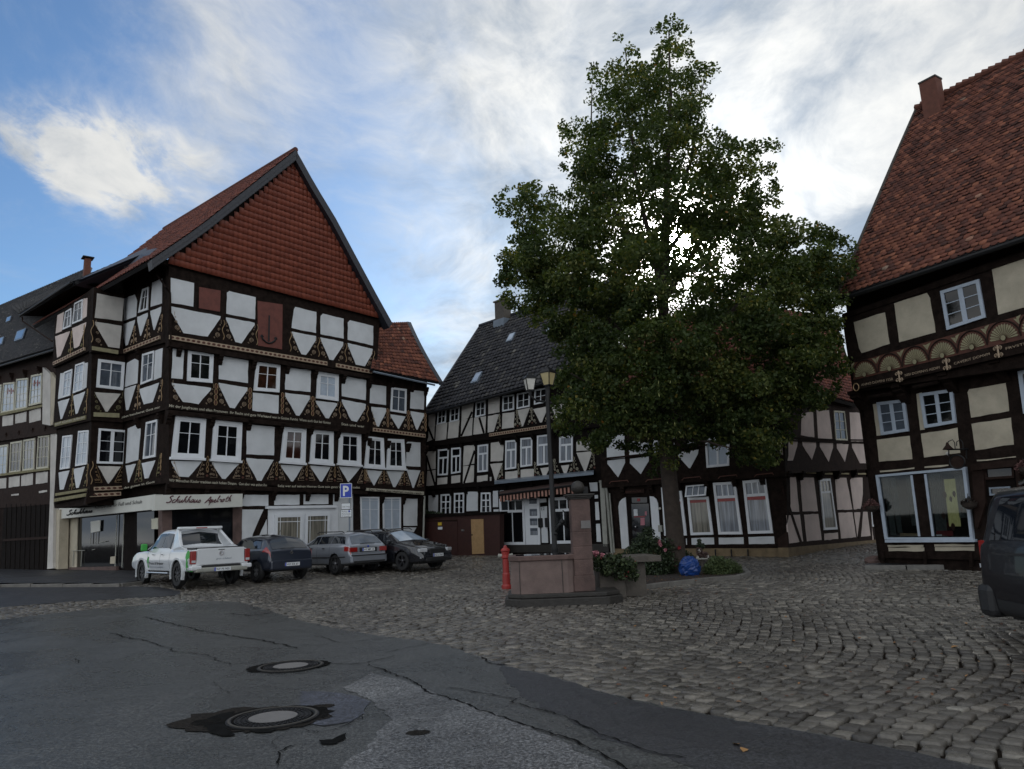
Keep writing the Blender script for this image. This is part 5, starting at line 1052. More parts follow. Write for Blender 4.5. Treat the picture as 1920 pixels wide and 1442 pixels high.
door_ = MB(); dqq = Quad(PF, zD((430, 520), (690, 515), (730, 1100), (455, 1110)), .03); dqq.qb(door_, 0, 1, 0, 1, -.02, 0); door_.build('door_glass', 'glass_dark', H5)
panel('transom', H5, 'glass_dark', PF, zD((435, 425), (665, 420), (668, 500), (440, 505)), .03, .03)
for q, m_ in ((zD((515, 440), (560, 437), (560, 480), (517, 482)), 'petal_red'), (zD((463, 600), (522, 597), (528, 697), (468, 700)), 'plaster_white'), (zD((632, 630), (660, 628), (665, 690), (635, 693)), 'petal_pink'), (zD((568, 730), (630, 728), (632, 838), (570, 842)), 'petal_pink'), (zD((470, 708), (640, 700), (640, 715), (470, 722)), 'petal_red')): panel('door_notice', H5, m_, PF, q, .045, .01)
mb = MB(); mb.sphere(PF.pt(1192, 988, .09), .04); mb.build('door_handle', 'chrome', H5)
panel('name_board', H5, 'timber_brown', PF, zD((280, 310), (620, 290), (625, 355), (285, 375)), .08, .06); text_on('lettering', H5, 'carved_red', PF, 'Gastwirtschaft', zD((320, 355))[0], zD((580, 340))[0], .09, 4.2)
mb = MB(); mb.box(PF.pt(1238.5, 991, .08), (.16, .10, .26), R(-38)); mb.build('meter_box', 'pipe_grey', H5); mb = MB(); mb.sphere(PF.pt(1237.5, 953.5, .06), .05); mb.build('bell_lamp', 'lamp_glass', H5)
mb = MB(); mb.tube([PF.pt(1137, 915, .12), PF.pt(1148, 1040, .1)], .06, 8); mb.build('downpipe', 'pipe_grey', H5); mb = MB(); mb.tube([PF.pt(1143, 925, .10), PF.pt(1152, 1036, .08)], .035, 8); mb.build('downpipe', 'pipe_grey', H5)
for k in range(6): bracket(H5, PF, 1170 + k * 52, 913 - k * 4.2, .0, .34, .18, .2, TB)
# boot scraper rails in the stone base
mb = MB()
for x in (1341, 1371, 1402): mb.tube([PF.pt(x, 1030, .15), PF.pt(x + 1, 1045, .15)], .03, 6)
mb.build('iron_posts', 'metal_black', H5)
pk = 'plaster_pink'
pan(H5, PS, .2, [zQ((468, 285), (548, 275), (558, 455), (462, 440)), zQ((572, 258), (662, 262), (685, 475), (585, 468)), zQ((808, 278), (893, 282), (912, 485), (818, 485)),
    zQ((320, 465), (440, 475), (435, 520), (405, 620), (368, 622), (322, 560)), zQ((472, 478), (568, 485), (570, 520), (540, 615), (475, 512)), zQ((595, 490), (690, 495), (690, 530), (660, 630), (597, 522)), zQ((717, 500), (800, 505), (795, 540), (775, 630), (718, 532)), zQ((825, 500), (915, 502), (925, 640), (882, 640), (826, 527))], pk)
window(H5, PS, zQ((692, 265), (770, 270), (792, 478), (708, 475)), .22, bars_h=(.33, .66), fr=.07, glass='glass_grey', paint='paint_cream')
mb = MB()
for y_ in (462, 482): stroke(mb, PS, zQ((350, y_ - 5), (500, y_), (700, y_ + 10), (912, y_ + 12)), None, .05, .24, .03)
mb.build('rail', TB, H5)
pan(H5, PS, 0, [zQ((335, 755), (345, 740), (425, 738), (450, 985), (360, 985)), zQ((458, 755), (470, 740), (553, 742), (583, 980), (475, 982)), zQ((705, 760), (718, 745), (785, 743), (828, 968), (722, 970)), zQ((812, 760), (825, 743), (900, 742), (905, 900), (885, 965), (838, 968)), zQ((360, 1010), (455, 1005), (478, 1195), (380, 1210)), zQ((485, 1005), (585, 1000), (610, 1185), (505, 1195)), zQ((628, 1140), (725, 1132), (728, 1178), (630, 1187)), zQ((728, 992), (828, 988), (855, 1165), (748, 1175)), zQ((840, 990), (885, 988), (880, 1090), (870, 1165), (862, 1160)), zQ((905, 985), (935, 985), (957, 1155), (890, 1162))], pk)
mb = MB(); stroke(mb, PS, zQ((338, 800), (370, 920), (415, 1060), (465, 1205)), None, .17, .02, .05); stroke(mb, PS, zQ((915, 830), (895, 990), (872, 1168)), None, .17, .02, .05); mb.build('brace', 'timber_brown', H5)
window(H5, PS, zQ((590, 752), (668, 748), (720, 1110), (625, 1115)), .02, bars_v=(), bars_h=((.24, .08),), vh=((.33, 0, .23), (.66, 0, .23)), fr=.09, sub=.05, glass='curtain_warm')
pan(H5, PS, .06, [zQ((365, 697), (438, 699), (438, 710), (368, 707)), zQ((492, 700), (570, 703), (570, 714), (494, 711)), zQ((612, 706), (687, 708), (687, 720), (614, 717)), zQ((730, 708), (805, 709), (805, 720), (732, 718)), zQ((845, 709), (925, 710), (925, 720), (847, 719))], 'plaster_yellow')
for x, y in ((1470, 884), (1497, 884), (1533, 884), (1565, 883), (1597, 881), (1624, 879)): bracket(H5, PS, x, y, .0, .34, .2, .24, TB)
S5 = surf3p(np.array([PS.pt(1470, 722, .55), PS.pt(1350, 560, -5.)]), np.array([PS.pt(1613, 760, .55), PS.pt(1563, 596, -5.)])); slab(H5, 'roof', 'tile_black', S5, .14, 3, 3); tiles('roof_tiles', S5, .26, .34, 'tile_red', H5, 'pan', None, .006, .06)
S5b = surf3p(np.array([PF.pt(1122, 742, .6), PF.pt(1200, 600, -4.5)]), np.array([PF.pt(1476, 700, .6), PF.pt(1420, 575, -4.5)])); slab(H5, 'roof', 'tile_black', S5b, .14, 3, 3); tiles('roof_tiles', S5b, .26, .34, 'tile_red', H5, 'pan', None, .006, .06)
mb = MB(); mb.tube([S5(1., -.02), S5(1., 1.)], .08, 6); mb.build('verge_board', 'timber_black', H5)
# narrow building seen in the gap to the right of the pink wall
H6 = thing('house', 'sliver of brown building in the gap beside the pink wall', 'house', [*PS.pt(1645, 1000, -.5)[:2], .3])
panel('wall', H6, 'timber_brown', PS, [(1628, 840), (1662, 838), (1668, 1020), (1634, 1022)], -.4, .6)
window(H6, PS, zQ((932, 752), (962, 750), (1000, 1090), (968, 1092)), -.38, bars_v=(), bars_h=((.26, .1),), fr=.1)
# ================================================================ house on the right with fan frieze
zR, zS, zT = ZM(1560, 500, 5.15), ZM(1600, 740, 3.434), ZM(1560, 80, 3.005)
H7 = thing('half_timbered_house', 'half timbered house at the right edge with cream infill and carved fan frieze', 'house', D.xyz(0, .0, 0))
TD = 'timber'
wall(H7, D, [(1578, 590), (2260, 348), (2260, 640), (1599, 735)], .45, .35, TD); wall(H7, D, [(1616, 735), (2260, 580), (2260, 1060), (1650, 1046)], .0, .35, TD)
e0, e1 = D.pt(1622, 900, -.12)[:2], D.pt(2250, 900, -.12)[:2]; core(H7, [e0 + D.u[:2] * .1, e1, e1 - D.n[:2] * 8, e0 + D.u[:2] * .1 - D.n[:2] * 8], 0, D.uz(1625, 560, .3)[1] + .35)
pc = 'plaster_cream'
pan(H7, D, .45, [zR((210, 537), (510, 442), (557, 745), (285, 835), (262, 790)), zR((600, 355), (915, 253), (945, 300), (1000, 635), (648, 730)), zR((1543, 25), (1854, -75), (1990, -115), (2020, 350), (1605, 465))], pc)
window(H7, D, zR((1045, 237), (1420, 120), (1485, 490), (1110, 613)), .48, bars_h=(.33, .66), fr=.09, bw=.13, glass='glass_dark', paint='paint_bluewhite')
pan(H7, D, 0, [zS((735, -15), (745, -35), (980, -75), (1003, 105), (758, 148)), zS((760, 188), (1015, 148), (1033, 322), (785, 358)), zS((435, 252), (670, 212), (688, 375), (455, 405)), zS((150, 290), (362, 265), (380, 415), (165, 432)), zS((170, 490), (392, 468), (392, 478), (172, 500)), zS((458, 463), (612, 450), (612, 458), (458, 472)), zS((795, 420), (1045, 396), (1046, 404), (796, 429)), zS((125, 62), (150, 58), (180, 262), (150, 265))], pc)
panel('plaster_panel', H7, pc, D, zS((405, -5), (440, -15), (460, 225), (430, 228)), .008, .05)
window(H7, D, zS((150, 50), (330, 30), (357, 235), (180, 262)), .04, bars_h=(.33, .66), fr=.09, bw=.11, glass='glass_grey', paint='paint_bluewhite'); window(H7, D, [(1724, 738), (1786, 729), (1793, 793), (1734, 803)], .04, bars_h=(.33, .66), fr=.09, bw=.11, glass='glass_dark', paint='paint_bluewhite'); window(H7, D, zR((1795, 1010), (2100, 950), (2150, 1350), (1850, 1420)), .04, bars_h=(.33, .66), fr=.1, bw=.12, paint='paint_bluewhite')
mb = MB(); q = [D.pt(x, y, .052) for x, y in zS((262, 40), (322, 32), (345, 232), (275, 240))]
# eaves, cornice beams
for a, c, h_, of in (((1580, 588), (2000, 445), (10, 12), .50), ((1601, 671), (2010, 557), (9, 9), .50)): band(H7, D, a, c, h_, of, .3, TD, 'beam')
f0 = [D.pt(x, y, .55) for x, y in ((1599, 681), (1925, 588), (2010, 564), (2020, 600), (1925, 634), (1600, 713))]; MB().prism(f0, [p - D.n * .3 for p in f0]).build('frieze_board', 'carved_red', H7)
FC = [(1622.5, 704, 21), (1669.5, 693, 21), (1717, 680.5, 23), (1768.5, 668.5, 25), (1824, 653, 26), (1883, 636, 30), (1943, 618, 30)]
for x, y, r_ in FC:
    u, z = D.uz(x, y, .55); ru = abs(D.uz(x + r_, y, .55)[0] - u); ru = ru * 1.02; rz = .43; mg, ma, mo = MB(), MB(), MB(); nb = 15
    for k in range(nb):
        t0, t1 = math.pi * (k + .12) / nb, math.pi * (k + .88) / nb; tm = (t0 + t1) / 2; P_ = lambda t, r: D.xyz(u + ru * r * math.cos(t), z + rz * r * math.sin(t), .565)
        (mg if k % 2 else mo).prism([P_(tm, .2), P_(t0, .84), P_(tm, .93), P_(t1, .84)], [p - D.n * .02 for p in (P_(tm, .2), P_(t0, .84), P_(tm, .93), P_(t1, .84))])
    fan = mg.build('carved_fan', 'ochre', H7); mo.build('fan_ray', 'fan_green', fan) if 'fan_green' in MATS else mo.build('fan_ray', 'ochre', fan)
    ribbon(ma, D, [(u + ru * 1.08 * math.cos(t), z + rz * 1.08 * math.sin(t)) for t in np.linspace(0, math.pi, 20)], .045, .56); disc(ma, D, u, z + .03, .07, .08, .60); ma.build('arch_moulding', 'timber_brown', fan); hb_ = MB(); disc(hb_, D, u, z + .03, .06, .07, .605); hb_.build('fan_hub', 'ochre', fan)
    s_ = MB()
    for sg in (-1, 1): s_.add([D.xyz(u + sg * ru * 1.12, z + rz * .98, .565), D.xyz(u + sg * ru * 1.12, z + rz * .62, .565), D.xyz(u + sg * ru * .78, z + rz * 1.06, .565)], [(0, 1, 2)])
    s_.build('spandrel', 'ochre', fan)
f1 = [D.pt(x, y, .6) for x, y in ((1599, 713), (1925, 634), (2015, 608), (2020, 640), (1925, 660), (1600, 732))]; MB().prism(f1, [p - D.n * .4 for p in f1]).build('inscribed_beam', TD, H7)
for s_, a, c in (('ANNO DOMINI 1558', (1615, 724), (1674, 712.5)), ('NISI DOMINVS AEDIFI', (1697, 706), (1762, 691)), ('CAVERIT DOMVM', (1789, 684), (1856, 665.5)), ('FRVSTRA', (1886, 656), (1935, 643))): text_on('inscription', H7, 'ornament', D, s_, a, c, .61, 4.6)
for x, y in ((1686.5, 706), (1775.5, 683), (1872, 659)):
    u, z = D.uz(x, y, .61); mb = MB(); 
    for k in range(4): spiral(mb, D, u + .055 * (1 if k % 2 else -1), z + (.09 if k < 2 else -.09), .05, 1.3, .025, .63, 1 if k % 2 else -1)
    ribbon(mb, D, [(u, z - .16), (u, z + .16)], .05, .63); mb.build('beam_emblem', 'ornament', H7)
mb = MB(); u, z = D.uz(1606, 726, .61); oval(mb, D, u, z, .09, .11, .03, .63); mb.build('beam_emblem', 'ornament_gold', H7)
for x, y in ((1607, 735), (1688, 722), (1776, 700), (1873, 676)): bracket(H7, D, x + 8, y, .0, .55, .26, .5, TD)
for a, c in (((1630, 745), (1672, 738)), ((1712, 726), (1760, 716)), ((1805, 704), (1860, 690))): mb = MB(); mb.tube([D.pt(*a, .35), D.pt(*c, .35)], .06, 8); mb.build('roll_moulding', TD, H7)
# shop window with real room behind
Qw = Quad(D, zS((148, 518), (727, 465), (778, 932), (207, 932)), .05); mb = MB()
for a0, a1, t0, t1 in ((0, .032, 0, 1), (.968, 1, 0, 1), (.032, .968, 0, .035), (.032, .968, .97, 1)): Qw.qb(mb, a0, a1, t0, t1, -.05, .05)
Qw.qb(mb, .40, .425, .05, .955, -.05, .02); Qw.qb(mb, .555, .58, .05, .955, -.05, .02); sw = mb.build('shop_window', 'paint_bluewhite', H7)
mb = MB(); Qw.qb(mb, .425, .555, .05, .955, -.05, .0); mb.build('centre_board', TD, H7)
mb = MB(); Qw.qb(mb, .032, .40, .035, .97, -.02, -.01); Qw.qb(mb, .58, .968, .035, .97, -.02, -.01); mb.build('pane', 'clear_glass', sw)
band(H7, D, zS((203, 935))[0], zS((780, 932))[0], (5, 5), .14, .2, 'paint_bluewhite', 'window_ledge')
mb = MB(); Qw.qb(mb, .03, .97, .03, .97, .0, .004)
bk_ = MB(); Qw.qb(bk_, .033, .399, .036, .969, -.06, -.05); Qw.qb(bk_, .581, .967, .036, .969, -.06, -.05); bk_.build('display_back', 'glass_dark', H7)
def drape(a0, a1, t0, t1, m_, k=10, d=-.045):
    mb = MB()
    for i in range(k):
        b0, b1 = a0 + (a1 - a0) * i / k, a0 + (a1 - a0) * (i + .96) / k; d0, d1 = d + .012 * (i % 2), d + .012 * ((i + 1) % 2)
        mb.add([Qw.p(b0, t0, d0), Qw.p(b1, t0, d1), Qw.p(b1, t1, d1), Qw.p(b0, t1, d0)], [(0, 1, 2, 3)])
    mb.build('curtain', m_, H7)
mat('net', (.15, .16, .16), .8, .5, 12); mat('glow_curtain', (.5, .48, .25), .7, .4, 9, emit=(.9, .85, .35), estr=.10)  # yellow curtain cloth emits a faint glow itself, no lamp behind it
drape(.06, .13, .055, .93, 'net', 6); drape(.15, .21, .06, .90, 'net', 6); drape(.33, .395, .06, .8, 'net', 6); drape(.60, .72, .06, .93, 'net', 12); drape(.86, .94, .1, .7, 'net', 6); drape(.745, .87, .15, .82, 'glow_curtain', 10, -.047)
mb = MB()
for a, t, r_ in ((.74, .37, .05), (.84, .36, .04), (.80, .43, .035), (.70, .66, .05), (.79, .82, .05), (.90, .58, .03)):
    P_ = [Qw.p(a + r_ * .5 * math.cos(q) * .9, t + r_ * math.sin(q), -.028) for q in np.linspace(0, 2 * math.pi, 10)[:-1]]; P_[2] = P_[2] - D.z * .03; mb.add(P_, [tuple(range(9))])
mb.build('window_heart', 'carved_red', H7)
mb = MB(); Qw.qb(mb, .60, .78, .88, .95, -.045, -.025); mb.build('red_cloth', 'petal_red', H7); mb = MB(); Qw.qb(mb, .60, .66, .93, .952, -.03, -.02); mb.build('white_goods', 'sign_white', H7); mb = MB(); Qw.qb(mb, .18, .39, .91, .952, -.045, -.025); mb.build('tan_goods', 'board_wood', H7)
pan(H7, D, .01, [zS((220, 968), (450, 967), (450, 981), (222, 982)), zS((520, 964), (778, 963), (778, 977), (522, 978)), zS((225, 985), (455, 984), (456, 1008), (228, 1008)), zS((525, 982), (778, 981), (778, 1006), (526, 1006))], pc)
panel('stone_base', H7, 'stone_red', D, zS((175, 1030), (900, 1025), (905, 1110), (195, 1112)), -.3, .4)
mb = MB()
for x in (1655, 1734, 1820): mb.tube([D.pt(x, 1034, .05), D.pt(x + 1, 1062, .0)], .05, 8)
mb.build('support_post', TD, H7)
# door
band(H7, D, zS((755, 448))[0], zS((1055, 418))[0], (12, 12), .2, .25, 'timber_brown', 'door_cornice'); panel('door_case', H7, 'timber_brown', D, zS((762, 465), (835, 458), (850, 700), (800, 860), (785, 860)), .12, .1); panel('door_case', H7, 'timber_brown', D, zS((1035, 435), (1060, 433), (1110, 900), (1085, 900)), .12, .1)
o = panel('house_door', H7, 'timber_black', D, zS((832, 560), (1045, 545), (1080, 1040), (880, 1040)), .02, .05)
window(H7, D, zS((840, 470), (1035, 455), (1040, 535), (850, 548)), .06, bars_v=(), bars_h=(), fr=.06, paint='timber_brown'); window(H7, D, zS((875, 598), (1010, 590), (1015, 640), (880, 650)), .06, bars_v=(), bars_h=(), fr=.04, paint='zinc')
# old tiled roof
SR = surf3(D, [((1570, 557, .95), (2260, 330, .95)), ((1655, 352, -2.4), (2260, 87, -2.4)), ((1718, 206, -5.6), (2260, -68, -5.6))])
slab(H7, 'roof', 'tile_black', SR, .14, 4, 8); tiles('roof_tiles', SR, .20, .165, 'tile_old', H7, 'biber', None, .010, .035)
mb = MB(); P = [SR(np.array(0.), np.array(v)) for v in np.linspace(0, 1, 10)]
mb.tube(P, .07, 6); mb.build('verge_board', 'timber_grey', H7)
mb = MB()
for k in range(38):
    a = SR(np.array(k / 38.), np.array(1.)) + D.z * (.06 + .03 * rng.random()); c = SR(np.array((k + 1.03) / 38.), np.array(1.)) + D.z * (.02 + .03 * rng.random()); mb.tube([a, c], [.15, .11], 8)
mb.build('ridge_tiles', 'tile_ridge' if 'tile_ridge' in MATS else 'brick', H7)
mb = MB(); mb.tube([D.pt(1575, 562, 1.02), D.pt(2255, 338, 1.02)], .07, 8); mb.build('gutter', 'metal_black', H7)
c1_ = D.pt(1756, 230, -5.0); mb = MB(); mb.box(c1_ + D.z * .45, (.44, .58, 2.3), R(33)); mb.build('chimney', 'brick', H7)
mb = MB(); mb.box(c1_ + D.z * 1.62, (.48, .62, .06), R(33)); mb.build('chimney_rim', 'stone_dark', H7)
# doorstep terrace in front
DT = [(1622, 1066), (1650, 1060), (1900, 1056), (1930, 1068)]
kerbline('terrace_kerb', [(1622, 1068), (1700, 1068), (1780, 1067), (1900, 1068)], .22, .12, 1.1, 'kerb'); poly_sheet('terrace', [(1622, 1067), (1900, 1067), (1900, 1050), (1640, 1050)], .11, 'asphalt_dark', .5)
# ================================================================ vehicles
def paint(name, col, rough=.28, metal=.0, coat=1.):
    m = mat(name, col, rough, .06, 3, metal=metal, coat=coat); return name
paint('car_white', (.66, .68, .70), .25); paint('car_slate', (.022, .028, .045), .28, .3); paint('car_silver', (.30, .32, .36), .30, .5); paint('car_black', (.012, .013, .017), .25, .2); paint('van_black', (.008, .007, .009), .35, .0, .5)
mat('car_glass', (.010, .013, .018), .03, spec=1.); mat('lamp_red', (.26, .012, .010), .15, spec=.8, coat=.6); mat('lamp_clear', (.45, .46, .48), .12, spec=.8); mat('trim', (.018, .018, .019), .55); mat('alloy', (.30, .30, .31), .3, metal=.8); mat('alloy_dark', (.06, .06, .065), .35, metal=.6)
class Car:
    def __init__(s, name, label, pos, az, L, Wd, zc, belt, cab, wroof, zbot=.30, wb=(-1.3, 1.3), wr=.33, body='car_white', rim='alloy', spokes=5, taper=.10, group='cars parked in front of the carved house', cat='car', tire_in=.02):
        s.t = thing(name, label, cat, (pos[0], pos[1], float(gz(pos[0], pos[1])) + .01), -R(az), group); s.L, s.W = L, Wd
        N = 150; yy = np.concatenate([np.linspace(-L / 2, -L / 2 + .35, 28)[:-1], np.linspace(-L / 2 + .35, L / 2 - .35, 100), np.linspace(L / 2 - .35, L / 2, 28)[1:]]); s.y = yy; N = len(yy)
        Z = np.interp(yy, *zip(*zc)); Bz = np.interp(yy, *zip(*belt))
        def sm(a, k=1):
            for _ in range(k): a[1:-1] = (a[:-2] + 2 * a[1:-1] + a[2:]) / 4
            return a
        Z = sm(Z, 4); Bz = sm(Bz, 4); Bz = np.minimum(Bz, Z - .02)
        e = np.clip((np.abs(yy) - (L / 2 - .75)) / .75, 0, 1); tp = 1 - taper * e ** 2.2 - .05 * np.clip((np.abs(yy) - (L / 2 - .12)) / .12, 0, 1) ** 2
        cb = np.clip((yy - cab[0]) / cab[1], 0, 1) * np.clip((cab[3] - yy) / cab[2], 0, 1)
        wm = Wd / 2 * tp; wbt = wm * .965; high = np.clip((Z - Bz - .05) / .35, 0, 1) ; wrf = wm * (.90 * (1 - high) + wroof * high)
        zb = zbot + .07 * e ** 2; zm = zb + (Bz - zb) * .55; zr = Z - .055 * high - .02
        K = [(np.zeros(N), zb), (wm * .93, zb), (wm, zm), (wbt, Bz), (wrf, zr), (np.zeros(N), Z)]; seg = [5, 8, 8, 10, 9]; X = []; ZZ = []
        for i, n in enumerate(seg):
            for k in range(n): t = k / n; X.append(K[i][0] * (1 - t) + K[i + 1][0] * t); ZZ.append(K[i][1] * (1 - t) + K[i + 1][1] * t)
        X.append(K[-1][0]); ZZ.append(K[-1][1]); X = np.array(X).T; ZZ = np.array(ZZ).T
        for _ in range(2):
            X[:, 1:-1] = (X[:, :-2] + 2 * X[:, 1:-1] + X[:, 2:]) / 4; ZZ[:, 1:-1] = (ZZ[:, :-2] + 2 * ZZ[:, 1:-1] + ZZ[:, 2:]) / 4
        ZZ = ZZ + (.015 * np.sin(np.clip(X / (Wd / 2), 0, 1) * math.pi / 2 + math.pi / 2)) * (np.arange(X.shape[1]) > 30)[None]
        s.X, s.Z = X, ZZ; m = X.shape[1]; s.m = m; s.kb = np.array([0, 5, 13, 21, 31, 40]) / 40.
        V = []; 
        P1 = np.stack([-X, np.repeat(yy[:, None], m, 1), ZZ], -1); P2 = np.stack([X[:, ::-1], np.repeat(yy[:, None], m, 1), ZZ[:, ::-1]], -1)
        P = np.concatenate([P1, P2[:, 1:-1]], 1); M2 = P.shape[1]; F4 = []
        C = (P[:-1] + P[1:]) / 2
        for i in range(N - 1):
            for j in range(M2):
                j2 = (j + 1) % M2; c = (P[i, j] + P[i + 1, j] + P[i, j2] + P[i + 1, j2]) / 4; cut = False
                if abs(c[0]) > Wd * .34:
                    for w in wb:
                        if (c[1] - w) ** 2 + (c[2] - wr) ** 2 < (wr + .055) ** 2: cut = True
                if not cut: F4.append((i * M2 + j, (i + 1) * M2 + j, (i + 1) * M2 + j2, i * M2 + j2))
        mb = MB().add(P.reshape(-1, 3), F4); mb.f += [tuple(range(M2)), tuple((N - 1) * M2 + k for k in range(M2 - 1, -1, -1))]
        s.body = mb.build('body', body, s.t, smooth=True, local=True)
        sh = s.body.modifiers.new('edge', 'EDGE_SPLIT'); sh.split_angle = R(38)
        MB().box((0, 0, zbot + .16), (Wd - .50, L - .5, .34)).build('underbody', 'trim', s.t, local=True)
        for w in wb:
            for sx in (-1, 1):
                x = sx * (Wd / 2 - .11 - tire_in); mb = MB(); n = 28
                mb.lathe([(wr * .62, -.10), (wr * .96, -.10), (wr, -.07), (wr, .07), (wr * .96, .10), (wr * .62, .10)], (x, w, wr), n, 'x', 0., False); tz = mb.build('tyre', 'rubber', None, smooth=False, local=True)
                hub = MB(); hub.lathe([(.05, -.03), (.06, .05 * sx), (.03, .07 * sx)], (x + sx * .03, w, wr), 12, 'x'); hub.lathe([(wr * .66, -.07), (wr * .66, .09), (wr * .60, .09), (wr * .60, -.07)], (x, w, wr), n, 'x', 0., False)
                for k in range(spokes):
                    a = 2 * math.pi * k / spokes + .3
                    for da in (-.12, .12):
                        r0, r1 = .04, wr * .63; ca, sa = math.cos(a + da), math.sin(a + da); tw = .016
                        q = [np.array([x + sx * .075, w + r0 * ca - tw * sa, wr + r0 * sa + tw * ca]), np.array([x + sx * .085, w + r1 * ca - tw * sa, wr + r1 * sa + tw * ca]), np.array([x + sx * .085, w + r1 * ca + tw * sa, wr + r1 * sa - tw * ca]), np.array([x + sx * .075, w + r0 * ca + tw * sa, wr + r0 * sa - tw * ca])]
                        hub.prism(q, [p - np.array([sx * .03, 0, 0]) for p in q])
                wh = hub.build('wheel', rim, s.t, local=True); tz.parent = wh
                MB().lathe([(wr * .6, 0), (.01, .0)], (x - sx * .02, w, wr), 20, 'x').build('brake_disc', 'trim', wh, local=True)
                MB().lathe([(wr + .06, -.11), (wr + .06, .0), (wr + .055, .0), (wr + .05, -.11)], (x, w, wr), 28, 'x', 0., False).build('wheel_arch', 'trim', s.t, local=True)
    def S(s, y, b):
        i = np.interp(y, s.y, np.arange(len(s.y))); i0 = min(int(i), len(s.y) - 2); f = i - i0; bb = np.clip(b, 0, 1) * (s.m - 1); j0 = min(int(bb), s.m - 2); g = bb - j0
        g2 = lambda A: (A[i0, j0] * (1 - f) + A[i0 + 1, j0] * f) * (1 - g) + (A[i0, j0 + 1] * (1 - f) + A[i0 + 1, j0 + 1] * f) * g
        return np.array([g2(s.X), y, g2(s.Z)])
    def patch(s, name, m, y0, y1, b0, b1, off=.006, side=(-1, 1), nu=10, nv=8, y0t=None, y1t=None, parent=None):
        y0t = y0 if y0t is None else y0t; y1t = y1 if y1t is None else y1t
        def one(mb, sg, full=False):
            vs = []
            for i in range(nu + 1):
                for j in range(nv + 1):
                    v = j / nv; u = i / nu; b_ = b0 + (b1 - b0) * v; y = (y0 * (1 - v) + y0t * v) * (1 - u) + (y1 * (1 - v) + y1t * v) * u; sgn = sg
                    p = s.S(y, b_); e = .004; pu = s.S(min(y + e, s.L / 2), b_) - s.S(max(y - e, -s.L / 2), b_); pv = s.S(y, min(b_ + .01, 1)) - s.S(y, max(b_ - .01, 0)); n = np.cross(pu, pv); n = n / (np.linalg.norm(n) + 1e-9)
                    if n[0] < 0 or (n[0] < .05 and n[2] < 0): n = -n
                    if b_ > .999: n[0] = 0
                    p = p + n * off; vs.append((p[0] * sgn, p[1], p[2]))
            fs = [(i * (nv + 1) + j, (i + 1) * (nv + 1) + j, (i + 1) * (nv + 1) + j + 1, i * (nv + 1) + j + 1) for i in range(nu) for j in range(nv)]
            mb.add(vs, fs)
        if b1 >= 1.: mb = MB(); one(mb, 1); one(mb, -1); return mb.build(name, m, parent or s.t, smooth=True, local=True)
        for sg in side: mb = MB(); one(mb, sg); o = mb.build(name, m, parent or s.t, smooth=True, local=True)
        return o
    def bx(s, name, m, c, d, bev=0, rz=0): return MB().box(c, d, rz).build(name, m, s.t, local=True, bevel=bev)
    def plate(s, y, z, txt, x=0., front=False):
        sg = 1 if front else -1; o = s.bx('number_plate', 'sign_white', (x, y, z), (.52, .015, .11)); 
        MB().box((x + (.24 if front else -.24), y + sg * .009, z), (.045, .004, .108)).build('plate_band', 'sign_blue', o, local=True)
        v, f = text_geo(txt, 0, .01); x0, x1 = v[:, 0].min(), v[:, 0].max(); k = .42 / (x1 - x0)
        vs = [((-1 if front else 1) * ((q[0] - x0) * k - .205) + x, y + sg * .010, z - .033 + q[1] * .092) for q in v]; MB().add(vs, f).build('plate_text', 'ink', o, local=True)
    def stext(s, name, m, txt, y, z0, x_off, h, Ltot, side=-1, shear=0.):
        """text on a side, reading direction for the viewer of that side"""
        v, f = text_geo(txt, shear, .01); x0, x1 = v[:, 0].min(), v[:, 0].max(); out = []
        for q in v:
            t = (q[0] - x0) / (x1 - x0); yy = y - t * Ltot if side < 0 else y + t * Ltot; z = z0 + q[1] * h / .7; b_ = np.interp(z, s.Z[len(s.y) // 2, 5:22], np.linspace(5, 21, 17) / 40.); out.append((side * (s.S(yy, b_)[0] + x_off), yy, z))
        MB().add(out, f).build(name, m, s.t, local=True)
def carpos(x, y, off_lat, off_fwd, az):
    """centre of a car whose wheel contact is seen at pixel x,y"""
    p = G(x, y); f = np.array([math.sin(R(az)), math.cos(R(az))]); r = np.array([f[1], -f[0]]); return p[:2] + f * off_fwd + r * off_lat
# ---- white pickup
az = -45.; zc = [(-2.63, .72), (-2.60, .76), (-2.585, 1.10), (-2.55, 1.13), (-1.10, 1.17), (-1.04, 1.22), (-.86, 1.78), (-.3, 1.83), (.3, 1.82), (.65, 1.74), (1.35, 1.20), (1.5, 1.13), (2.3, 1.02), (2.5, .92), (2.6, .70), (2.63, .66)]
c = Car('pickup_truck', 'white double cab pickup truck with green tree decals parked before the shoe shop', carpos(333, 1105, .90, 1.62, az), az, 5.26, 1.95, zc, [(-2.63, .7), (-2.58, 1.07), (2.0, 1.06), (2.5, .9), (2.63, .7)], (-1.15, .12, .9, 1.65), .72, .42, (-1.62, 1.48), .385, 'car_white', 'alloy_dark', 8, .05, cat='pickup truck')
c.patch('rear_window', 'car_glass', -1.045, -.885, .80, 1., .012, nu=6); c.patch('windscreen', 'car_glass', .68, 1.30, .80, 1., .01)
c.patch('side_window', 'car_glass', -.15, .62, .57, .74, .012, y0t=-.12, y1t=.42); c.patch('side_window', 'car_glass', -.92, -.20, .57, .74, .012, y0t=-.80, y1t=-.17); c.patch('side_window', 'car_glass', .66, 1.18, .57, .68, .011, y1t=.80, y0t=.5)
